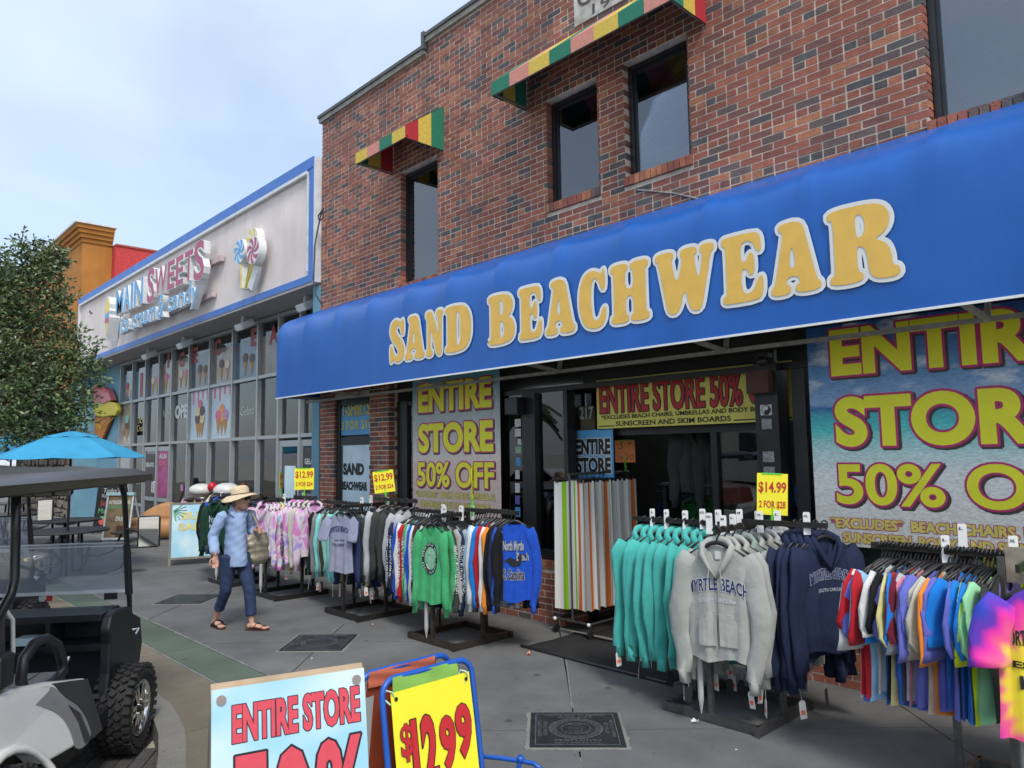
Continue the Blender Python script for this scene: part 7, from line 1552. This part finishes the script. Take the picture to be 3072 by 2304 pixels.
bevel(cp(MB().box(-1.52, -1.38, -.02, .14, .93, 1.10), 'rear_armrest', CBK), .02)
# roof
rf = []
def zt(f): return -.030*(f-.42)/2.8*1.0
NF_, NL = 22, 16
for j in range(NF_+1):
    f = .50-3.1*j/NF_; row_ = []
    for i in range(NL+1):
        l = -.08+1.32*i/NL; e = min(1, min(f+2.6, .50-f)/.22, min(l+.08, 1.24-l)/.10); e = max(0, e)
        row_.append((f, l, 1.955+.045*(1-(1-e)**2)+.022*math.sin(PI*(l+.08)/1.32)+.010*(abs(math.sin(3*PI*(l+.08)/1.32)) < .35)*e))
    rf.append(row_)
cp(MB().grid(rf), 'roof_shell', CRF, smooth=True); cp(MB().box(-2.6, .50, -.075, -.06, 1.905, 1.958).box(-2.6, .50, 1.22, 1.235, 1.905, 1.958).box(.485, .50, -.06, 1.22, 1.905, 1.958).box(-2.6, -2.585, -.06, 1.22, 1.905, 1.958).box(-2.58, .48, -.058, 1.218, 1.93, 1.945), 'roof_rim', CRF)
cp(MB().box(-2.5, .4, -.055, -.035, 1.895, 1.93), 'roof_gutter', CBK)
for l in (.02, 1.14):
    cp(MB().tube([(.05, l, 1.93), (.12, l, 1.90), (.19, l, 1.80), (.22, l, 1.66), (.27, l, 1.45), (.36, l, 1.03), (.40, l, .80), (.36, l, .66), (.30, l, .52)], [.019, .021, .021, .020, .019, .018, .016, .015, .015], 10), 'front_strut', CTB, smooth=True)
    cp(MB().tube([(.27, l, 1.44), (.35, l, 1.07)], [.026, .027], 10), 'strut_clamp', CBK); cp(MB().tube([(-1.36, l+.01, 1.94), (-1.34, l+.01, 1.70), (-1.33, l+.01, 1.46), (-1.36, l+.01, 1.38), (-1.50, l+.01, 1.27), (-1.85, l+.01, 1.05)], .024, 10), 'rear_strut', CTB, smooth=True)
cp(MB().tube([(.38, .0, .80), (.40, -.04, .80), (.30, -.05, .78)], .009, 6), 'strut_bolt', CHR)
WSG = glass_mat('windshield_tint', (.86, .91, .97), .24, see=.90); WSG2 = glass_mat('windshield_clear', (.92, .94, .95), .05, see=.95)
def acrylic(name):
    m = bpy.data.materials.new(name); m.use_nodes = True; t = m.node_tree; t.nodes.clear(); L = t.links.new
    tr = t.nodes.new('ShaderNodeBsdfTransparent'); tr.inputs[0].default_value = (.88, .92, .97, 1); df = t.nodes.new('ShaderNodeBsdfTranslucent'); df.inputs[0].default_value = (.62, .68, .76, 1); d2 = t.nodes.new('ShaderNodeBsdfDiffuse'); d2.inputs[0].default_value = (.62, .68, .76, 1)
    gl = t.nodes.new('ShaderNodeBsdfGlossy'); gl.inputs['Roughness'].default_value = .03; a = t.nodes.new('ShaderNodeMixShader'); a.inputs[0].default_value = .5; b = t.nodes.new('ShaderNodeMixShader'); b.inputs[0].default_value = .20; c = t.nodes.new('ShaderNodeMixShader'); c.inputs[0].default_value = .10; o = t.nodes.new('ShaderNodeOutputMaterial')
    L(df.outputs[0], a.inputs[1]); L(d2.outputs[0], a.inputs[2]); L(tr.outputs[0], b.inputs[1]); L(a.outputs[0], b.inputs[2]); L(b.outputs[0], c.inputs[1]); L(gl.outputs[0], c.inputs[2]); L(c.outputs[0], o.inputs[0]); return m
WSG = acrylic('scuffed_acrylic')
def wsx(z): return .27+(1.45-z)*.215
def wpane(z0, z1, m, nm, off=0): return cp(MB().quad((wsx(z0)+off, .03, z0), (wsx(z0)+off, 1.13, z0), (wsx(z1)+off, 1.13, z1), (wsx(z1)+off, .03, z1)), nm, m)
for off in (0, .012): wpane(1.09, 1.46, WSG, 'folded_screen', off)
wpane(1.02, 1.09, WSG2, 'screen_lower_edge')
EDG = mat('acrylic_edge', (.62, .66, .70), .3)
for z in (1.46, 1.435, 1.095): cp(MB().bar((wsx(z)-.004, .03, z), (wsx(z)-.004, 1.13, z), .010, .007 if z > 1.2 else .022), 'screen_edge', EDG)
cp(MB().box(wsx(1.06)-.015, wsx(1.06)-.004, .10, .19, 1.035, 1.085), 'screen_latch', CBK)
cp(MB().box(wsx(1.06)-.003, wsx(1.06), .60, .64, 1.04, 1.08), 'sticker', STW); cp(MB().box(wsx(1.06)-.003, wsx(1.06), .55, .59, 1.04, 1.08), 'warning_sticker', INKR)
mi = mat('mirror_glass', (.80, .80, .76), .02, 1, var=0)
cp(MB().prism([(.34, 1.835), (.36, 1.815), (.95, 1.815), (.97, 1.835), (.97, 1.885), (.95, 1.90), (.36, 1.90), (.34, 1.885)], .10, .12, T=Matrix(((0, 0, 1, 0), (1, 0, 0, 0), (0, 1, 0, 0), (0, 0, 0, 1)))), 'panel_mirror_case', CBK)
for k in range(5):
    T_ = Matrix.Translation((.092, .40+.125*k, 1.858)) @ Matrix.Rotation(.10*(k-2), 4, 'Z') @ Matrix.Rotation(.35, 4, 'Y'); cp(MB().box(-.002, .002, -.058, .058, -.036, .036, T=T_), 'mirror_panel', mi)
cp(MB().tube([(.23, .02, 1.56), (.26, -.06, 1.54)], .012, 8), 'mirror_arm', CBK)
T_ = Matrix.Translation((.27, -.13, 1.53)) @ Matrix.Rotation(.20, 4, 'Z')
bevel(cp(MB().box(.0, .045, -.078, .078, -.118, .118, T=T_), 'side_mirror_case', CBK), .02, 3); bevel(cp(MB().box(-.004, .002, -.068, .068, -.108, .108, T=T_), 'side_mirror_glass', mi), .015, 3)
stw = MB().tube([(-.12+.09*math.cos(t)*.5, .86+.17*math.sin(t), 1.10+.12*math.cos(t)) for t in [2*PI*k/24 for k in range(24)]], .013, 8, closed=True).tube([(-.12, .86, 1.10), (.12, .86, .92)], .02, 8)
cp(stw, 'steering_wheel', CBK, smooth=True)
def copy_tree(o, parent=None):
    c = o.copy(); COL.objects.link(c)
    if parent is not None: c.parent = parent; c.matrix_parent_inverse = o.matrix_parent_inverse.copy()
    for ch in list(o.children): copy_tree(ch, c)
    return c
c2 = copy_tree(cart); c2.matrix_world = Matrix.Translation((-3.45, .02, 0)) @ CM; c2['label'] = 'second golf cart parked ahead, seen through the windshield of the nearer one'
for o_ in (cart, c2): o_['group'] = 'golf carts parked along the kerb'
q = MB().sphere((0, 0, 0), (.004, .075, .095), 12, 10).build('sticker', STW, c2); q.location = (wsx(1.36)-.03, .16, 1.36)
# yellow stand with chrome hoops
p = at(75, 1815, Z=0); yr = empty('bicycle_rack', p, math.radians(145), 'yellow stand with chrome hoops seen through the cart windshield', 'bicycle rack')
YP = mat('yellow_enamel', (.66, .46, .10), .5, var=.1); MB().box(-.05, .05, -.02, .02, 0, .62).box(.12, .2, -.02, .02, 0, .5).build('post', YP, yr); MB().prism([(.08, .42), (.30, .42), (.19, .62)], -.012, .012, T=XZ).build('triangle_plate', YP, yr)
for z in (.62, .44): MB().tube([(0, -.02, z), (.1, -.12, z+.02), (.32, -.22, z+.02), (.42, -.18, z-.0), (.36, -.06, z-.02), (.1, -.02, z-.05)], .014, 8).build('hoop', CHR, yr, smooth=True)
# ================================================================ TABLES, UMBRELLAS
MESHB = mat('black_coated_steel', (.014, .015, .018), .4, var=.3, scale=60, bump=.5, bscale=220); UMB = mat('turquoise_canvas', (.035, .30, .52), .75, var=.08, scale=4, bump=.2, bscale=60)
def table(x, y, rot, lab):
    o = empty('picnic_table', (x, y, 0), rot, lab, 'picnic table', 'black round picnic tables')
    MB().tube([(0, 0, .735), (0, 0, .765)], .62, 32).tube([(.61*math.cos(t), .61*math.sin(t), .75) for t in [2*PI*k/32 for k in range(32)]], .018, 6, closed=True).build('tabletop', MESHB, o)
    for k in range(4):
        a = PI/4+k*PI/2; cx_, cy_ = .98*math.cos(a), .98*math.sin(a)
        MB().tube([(cx_, cy_, .44), (cx_, cy_, .465)], .21, 20).tube([(cx_+.2*math.cos(t), cy_+.2*math.sin(t), .452) for t in [2*PI*k/20 for k in range(20)]], .014, 6, closed=True).build('seat', MESHB, o)
        MB().tube([(cx_, cy_, .44), (cx_*.85, cy_*.85, .1), (cx_*.6, cy_*.6, .03), (cx_*.25, cy_*.25, .05), (cx_*.22, cy_*.22, .72)], .022, 8).build('leg', MESHB, o, smooth=True)
    return o
def umbrella(x, y, rot, lab, R_=1.16, ze=1.97, za=2.40):
    o = empty('patio_umbrella', (x, y, 0), rot, lab, 'umbrella', 'turquoise patio umbrellas'); n_ = 8
    MB().tube([(0, 0, 0), (0, 0, za+.02)], .02, 10).sphere((0, 0, za+.05), .035, 10, 8).build('pole', MESHB, o)
    for nm, r0, r1, z0, z1 in (('canopy', .30, R_, za-.055, ze), ('vent_cap', .0, .42, za+.02, za-.075)):
        P_ = []
        for j in range(9):
            t = j/8; row_ = []
            for k in range(n_*8):
                a = 2*PI*k/(n_*8); ph = (k % 8)/8; r = r0+(r1-r0)*t; rr = r*(math.cos(PI/n_)/math.cos(((a % (2*PI/n_))-PI/n_))); row_.append((rr*math.cos(a), rr*math.sin(a), z0+(z1-z0)*(t**1.12)-.02*math.sin(PI*ph)*t+(.014*math.sin(8*PI*ph) if nm == 'vent_cap' and j == 8 else 0)))
            P_.append(row_+[row_[0]])
        q = MB().grid(P_).build(nm, UMB, o); q.modifiers.new('t', 'SOLIDIFY').thickness = .004
    for k in range(n_):
        a = 2*PI*k/n_; MB().bar((0, 0, za-.1), (R_*.97*math.cos(a), R_*.97*math.sin(a), ze-.01), .014).build('rib', MESHB, o)
    return o
table(-14.2, 3.2, .2, 'black round picnic table nearest the cart, under the big turquoise umbrella'); umbrella(-14.2, 3.2, .35, 'large open turquoise umbrella above the nearest picnic table')
table(-16.6, 3.7, .5, 'second black picnic table from the cart, half behind the nearest one'); table(-19.5, 3.4, .9, 'third black picnic table, in front of the stone wall'); table(-21.5, 1.9, .3, 'far black picnic table under the tree')
umbrella(-19.3, 3.2, .1, 'turquoise umbrella further back under the tree branches', ze=2.05, za=2.50); umbrella(-21.5, 1.9, .6, 'turquoise umbrella at the far left edge under the tree', ze=2.05, za=2.50)
table(-24.5, 4.2, .3, 'farthest black picnic table beside the blue wall')
# ================================================================ TREE
def leaf_mat():
    def bd(t, b, tc):
        a = t.nodes.new('ShaderNodeAttribute'); a.attribute_name = 'bc'; t.links.new(a.outputs[0], b.inputs['Base Color']); b.inputs['Specular IOR Level'].default_value = .6
    return ramp_mat('oak_leaf', bd, .38)
tr = empty('oak_tree', (-16.3, 1.55, 0), 0, 'leafy evergreen oak in front of the orange building at the left edge', 'tree'); TI = -Vector(tr.location)
BARK = mat('oak_bark', (.10, .075, .055), .9, var=.3, scale=12, bump=.8, bscale=30)
rnd = random.Random(5); clumps = []
base = Vector((-16.3, 1.55, 0))
tk = MB().tube([base, base+Vector((.05, .02, .8)), base+Vector((.0, .1, 1.7)), base+Vector((.05, .2, 2.5)), base+Vector((.1, .3, 3.6))], [.17, .14, .12, .10, .06], 10); tk.build('trunk', BARK, tr, loc=TI, smooth=True)
def tp(px, py, d): return at(px, py, D=d)
spots = [(40, 1290, 15.8, .55), (110, 1220, 15.9, .6), (190, 1250, 15.8, .42), (232, 1200, 15.6, .36), (262, 1130, 15.6, .30), (240, 1060, 15.7, .36), (170, 1080, 15.8, .55), (90, 1060, 16, .65), (10, 1130, 16, .7), (200, 1000, 15.9, .30), (130, 960, 16, .5), (60, 930, 16, .5), (160, 880, 16, .34), (120, 820, 16, .42), (60, 800, 16.1, .42), (40, 870, 16, .5), (150, 760, 16, .24), (90, 745, 16, .26), (0, 960, 16.2, .6), (-60, 900, 16.2, .7), (-80, 1050, 16.2, .9), (-60, 1220, 16.2, .8), (-40, 800, 16.3, .5), (60, 1180, 15.8, .6), (150, 1160, 15.8, .55), (175, 775, 16, .13), (180, 912, 16, .18), (272, 1100, 15.6, .16), (225, 1260, 15.6, .25), (20, 1040, 16, .6), (100, 1130, 15.9, .6), (100, 1310, 15.9, .4), (-160, 1000, 16.4, 1.1), (-150, 1200, 16.4, 1.0), (20, 860, 16.2, .4), (135, 800, 16, .3), (0, 1250, 15.9, .5)]
for px, py, d, r in spots:
    p = tp(px, py, d); q = MB()
    mid = (base+Vector((.05, .25, 2.6))).lerp(p, .5)+Vector((0, 0, -.15)); st_ = base+Vector((.05, .2, rnd.uniform(1.8, 3.2)))
    q.tube([st_, mid, p], [.045, .025, .008], 6); q.build('branch', BARK, tr, loc=TI)
lv = MB(); lv.c = []
for px, py, d, r in spots:
    c0 = tp(px, py, d); r *= .86; n_ = int(700*r**1.7)+40
    for k in range(n_):
        u = Vector((rnd.gauss(0, 1), rnd.gauss(0, 1), rnd.gauss(0, 1))).normalized()*(rnd.random()**.5)*r*(1+.5*math.sin(k*.37+px)*math.sin(k*.11)); u.z *= .8
        if k % 14 == 0: u *= 1.35
        p = c0+u+Vector((rnd.gauss(0, .05), rnd.gauss(0, .05), rnd.gauss(0, .05)))
        # sprig of leaves along a twig
        tw = (u.normalized()+Vector((rnd.gauss(0, .5), rnd.gauss(0, .5), rnd.gauss(.15, .4)))).normalized()
        g_ = rnd.random(); g_ = g_**1.5; col = (.055+.12*g_, .088+.155*g_, .036+.06*g_, 1)
        for m_ in range(4):
            a = (tw+Vector((rnd.gauss(0, .7), rnd.gauss(0, .7), rnd.gauss(0, .5)))).normalized(); L_ = rnd.uniform(.06, .105); s_ = a.cross(Vector((rnd.gauss(0, 1), rnd.gauss(0, 1), rnd.gauss(0, 1)))).normalized()*L_*.24; o_ = p+tw*.035*m_
            i = len(lv.v); lv.v += [tuple(o_), tuple(o_+a*L_*.5+s_), tuple(o_+a*L_), tuple(o_+a*L_*.5-s_)]; lv.f.append((i, i+1, i+2, i+3)); lv.m.append(0); lv.c.append(col)
lv.build('crown', leaf_mat(), tr, loc=TI)
# ================================================================ SIGNS AND SEATS BEFORE THE SWEET SHOP
def board(p, rz, w_, h_, m, label, fm, lean=.16, nm='a_frame_sign', stand=.12):
    o = empty(nm, p, rz, label, 'sign'); R_ = Matrix.Rotation(-lean, 4, 'X')
    MB().box(-w_/2, w_/2, -.015, .0, stand, h_, T=R_).build('panel', m, o)
    for x in (-w_/2, w_/2-.04): MB().box(x, x+.04, -.022, .004, 0, h_+.01, T=R_).build('side_rail', fm, o)
    for z in (stand-.02, h_-.02): MB().box(-w_/2+.04, w_/2-.04, -.022, .004, z, z+.04, T=R_).build('cross_rail', fm, o)
    tp_ = R_ @ Vector((0, 0, h_))
    MB().bar((-w_/2+.02, tp_.y+.02, tp_.z-.02), (-w_/2+.02, tp_.y+.42, 0), .035, .02).bar((w_/2-.02, tp_.y+.02, tp_.z-.02), (w_/2-.02, tp_.y+.42, 0), .035, .02).build('rear_leg', fm, o)
    return o, R_
def bwords(o, R_, s_, x, z, w_, h_, m, y=-.0155, **k):
    letters(o, s_, R_ @ Vector((x, y, z)), (1, 0, 0), R_ @ Vector((0, 0, 1)), w_, h_, m, **k)
CHK = mat('chalkboard', (.012, .012, .013), .8, var=.4, scale=5); CHW = mat('chalk_white', (.55, .56, .55), .9); CHR_ = mat('chalk_red', (.55, .09, .07), .9); CHG = mat('chalk_green', (.12, .42, .20), .9)
o, R_ = board((-21.4, 5.7, 0), .72, .75, 1.35, CHK, 'black chalkboard with white, red and green chalk and strawberries', SF)
bwords(o, R_, "Today's", -.22, 1.02, .46, .16, CHW, off=-.005, shear=.1); bwords(o, R_, 'Special', -.24, .92, .46, .10, CHW, off=-.01); bwords(o, R_, 'Straw', -.25, .72, .36, .13, CHR_, off=-.005, shear=.1); bwords(o, R_, 'Matcha', -.28, .52, .5, .13, CHG, off=-.005)
for x, z, r in ((-.15, .32, .09), (.14, .36, .13)):
    MB().prism([(x+r*math.cos(t)*(1 if math.sin(t) > 0 else .9), z+r*1.1*math.sin(t)) for t in [2*PI*k/14 for k in range(14)]], .0155, .018, T=R_ @ Matrix(((1, 0, 0, 0), (0, 0, -1, 0), (0, 1, 0, 0), (0, 0, 0, 1)))).build('chalk_strawberry', CHR_, o); MB().prism([(x-.08, z+r*.9), (x, z+r*.7), (x+.08, z+r*.9), (x+.03, z+r*1.4), (x-.03, z+r*1.4)], .0185, .02, T=R_ @ Matrix(((1, 0, 0, 0), (0, 0, -1, 0), (0, 1, 0, 0), (0, 0, 0, 1)))).build('chalk_leaf', CHG, o)
o, R_ = board((-18.6, 5.15, 0), .72, .66, 1.12, mat('brown_poster', (.24, .17, .09), .6, var=.35, scale=5), 'white framed pavement board with tan chocolate poster', mat('white_plastic_frame', (.60, .66, .68), .5))
bwords(o, R_, 'INTRODUCING', -.26, .90, .52, .09, WHV, off=.03); bwords(o, R_, 'DUBAI CHOCOLATE', -.27, .80, .54, .08, CHG, off=.03); bwords(o, R_, 'DUBAI', -.05, .52, .3, .1, WHV, off=.03)
q = MB()
for i in range(4):
    for j in range(5): q.box(-.0+.052*i, .044+.052*i, -.028, -.016, .16+.052*j, .204+.052*j, T=R_)
q.build('chocolate_bar', SCP[3], o); MB().box(-.34, .34, -.05, .03, 1.10, 1.17, T=R_).build('top_cap', mat('cap_blue_white', (.35, .55, .62), .5), o)
o, R_ = board((-13.9, 5.15, 0), 1.22, .80, 1.12, BLUEP, 'beach blue A-frame board with palm leaf and yellow words beside the racks', BACKM, lean=.24)
bwords(o, R_, 'SUN', -.2, .82, .5, .14, SIGNY, off=.05); bwords(o, R_, 'SAND', -.25, .62, .6, .14, SIGNY, off=.05)
for k in range(7): MB().bar(R_ @ Vector((-.33, -.018, 1.0)), R_ @ Vector((-.33+.22*math.cos(-1.4+k*.35), -.018, 1.0+.2*math.sin(-1.4+k*.35))), .028, .003).build('palm_leaf', CHG, o)
q = MB(); q.quad(R_ @ Vector((-.4, .02, 1.1)), R_ @ Vector((.4, .02, 1.1)), (.4, .16, .05), (-.4, .16, .05)); 
# waffle bench with teal scoop
bn = empty('waffle_bench', (-18.9, 6.05, 0), .95, 'waffle cone shaped bench with a teal scoop at its end', 'bench'); WFB = mat('waffle_fibreglass', (.46, .24, .10), .5, var=.12, scale=5)
rings = []
for x, w_, zb_, zt_ in ((-.62, .05, .42, .52), (-.45, .20, .25, .52), (-.2, .28, .10, .50), (.1, .30, .05, .48), (.5, .30, .05, .48), (.9, .28, .10, .50), (1.1, .2, .2, .5)):
    rings.append([(x, w_*math.sin(t)*1.0, (zb_+zt_)/2+(zt_-zb_)/2*max(-1, min(1, -math.cos(t)*1.3))) for t in [2*PI*k/20 for k in range(20)]])
MB().loft(rings).build('hull', WFB, bn, smooth=True)
bk_ = [[(-.35+1.4*i/10, .22+.06*math.sin(PI*i/10)*-1+.10*j/4, .46+(.14+.26*math.sin(PI*min(1, i/9)))*j/4) for i in range(11)] for j in range(5)]
q = MB().grid(bk_).build('backrest', WFB, bn, smooth=True); q.modifiers.new('t', 'SOLIDIFY').thickness = .07
dm = MB()
for i in range(9):
    for j in range(3): dm.sphere((-.42+.16*i+.08*(j % 2), -.26+.02*j-.03*(i in (0, 8)), .22+.10*j), (.045, .03, .04), 6, 4)
q = dm.build('waffle_bumps', mat('waffle_light', (.56, .32, .15), .5), bn); q['kind'] = 'stuff'
MB().sphere((-.68, -.02, .66), (.21, .21, .19), 18, 12).tube([(-.68+.20*math.cos(t), -.02+.20*math.sin(t), .54) for t in [2*PI*k/20 for k in range(20)]], .035, 8, closed=True).build('teal_scoop', mat('teal_fibreglass', (.10, .40, .38), .3, coat=.4), bn, smooth=True)
MB().tube([(-.1, -.31, .24), (-.1, -.335, .24)], .05, 12).build('drain_boss', CHR, bn)
# sundae sculpture
sd = empty('sundae_sculpture', (-15.2, 6.05, 0), .7, 'giant sundae sculpture with chocolate sauce, whipped tops and a red cherry', 'sculpture')
CRM = mat('cream_fibreglass', (.66, .66, .64), .35, coat=.3, var=.08); FUD = mat('fudge_fibreglass', (.035, .022, .015), .25, coat=.4); PNK = mat('pink_fibreglass', (.60, .27, .36), .35, coat=.3, var=.12)
MB().sphere((-.42, 0, .82), (.34, .30, .40), 18, 12).build('pink_scoop', PNK, sd, smooth=True); MB().sphere((.10, -.05, .80), (.36, .32, .42), 18, 12).build('vanilla_scoop', CRM, sd, smooth=True); MB().sphere((.55, .05, .85), (.3, .3, .36), 18, 12).build('fudge_scoop', FUD, sd, smooth=True)
MB().tube([(0, 0, 0), (0, 0, .5)], [.45, .65], 20).build('bowl', mat('sundae_bowl', (.45, .30, .15), .4), sd, smooth=True)
fd = MB().sphere((-.28, -.02, 1.10), (.34, .30, .13), 16, 10).sphere((.28, -.02, 1.10), (.38, .32, .15), 16, 10)
for k in range(22):
    a = 2*PI*k/22; fd.tube([(.0+.62*math.cos(a), .30*math.sin(a), 1.10), (.0+.66*math.cos(a), .33*math.sin(a), 1.0), (.0+.66*math.cos(a), .33*math.sin(a), .98-rnd.uniform(.02, .14))], [.05, .04, .02], 6)
fd.build('fudge_sauce', FUD, sd, smooth=True)
MB().sphere((-.30, 0, 1.27), (.24, .22, .14), 16, 10).build('whipped_top', CRM, sd, smooth=True); MB().sphere((.25, 0, 1.26), (.27, .24, .16), 16, 10).build('whipped_top', CRM, sd, smooth=True); MB().sphere((-.03, -.05, 1.34), .10, 14, 10).build('cherry', mat('cherry_red', (.50, .01, .02), .2, coat=.5), sd, smooth=True)

# ---------------------------------------------------------------- palms and cars across the street, seen in the shop glass
PF = mat('palm_frond', (.05, .09, .035), .6, var=.3); PTK = mat('palm_trunk', (.16, .12, .09), .9, var=.3, scale=10)
for i, (x, y) in enumerate(((-24, -11), (-17, -13), (-11, -11.5), (-5, -12.5), (1.5, -11))):
    o = empty('palm_tree', (x, y, -.15), i*1.3, 'palm across the street, %s along the row' % ORD[i], 'tree', 'palms across the street')
    hh = 4.2+.6*(i % 3); MB().tube([(0, 0, 0), (.1, 0, hh*.5), (.05, .05, hh)], [.16, .13, .12], 8).build('trunk', PTK, o)
    fr = MB()
    for k in range(22):
        a = 2*PI*k/22+i; dr_ = Vector((math.cos(a), math.sin(a), 0)); up0 = .9-1.5*(k % 4)/4; pts = [Vector((.05, .05, hh))+dr_*(t*1.7)+Vector((0, 0, up0*t-1.3*t*t)) for t in (0, .25, .5, .75, 1)]
        sd_ = dr_.cross(Vector((0, 0, 1)))
        for p_, q_ in zip(pts, pts[1:]):
            for sg in (-1, 1): fr.quad(p_, q_, q_+sd_*sg*.28-Vector((0, 0, .14)), p_+sd_*sg*.28-Vector((0, 0, .14)))
    fr.build('crown', PF, o)
for i, (x, c_) in enumerate(((-20, 'white'), (-14.4, 'dark red'), (-8.6, 'silver'), (-2.5, 'black'))):
    o = empty('parked_car', (x, -8.2, -.15), 0, '%s car parked across the street' % c_, 'car', 'cars parked across the street')
    m_ = mat('car_'+c_.replace(' ', '_'), {'white': (.6, .6, .6), 'dark red': (.16, .02, .02), 'silver': (.35, .36, .37), 'black': (.02, .02, .02)}[c_], .3, coat=.5)
    bevel(MB().prism([(-2.2, .35), (-2.25, .8), (-1.5, .92), (-.9, 1.42), (.7, 1.45), (1.4, .98), (2.2, .88), (2.3, .35)][::-1], -.85, .85, T=XZ).build('body', m_, o), .08, 3)
    MB().prism([(-1.35, .95), (-.88, 1.36), (.66, 1.38), (1.22, .98)][::-1], -.86, .86, T=XZ).build('side_window', GLS, o)
    for fx in (-1.4, 1.45): MB().tube([(fx, -.87, .33), (fx, .87, .33)], .33, 16).build('wheel', BLACK, o)
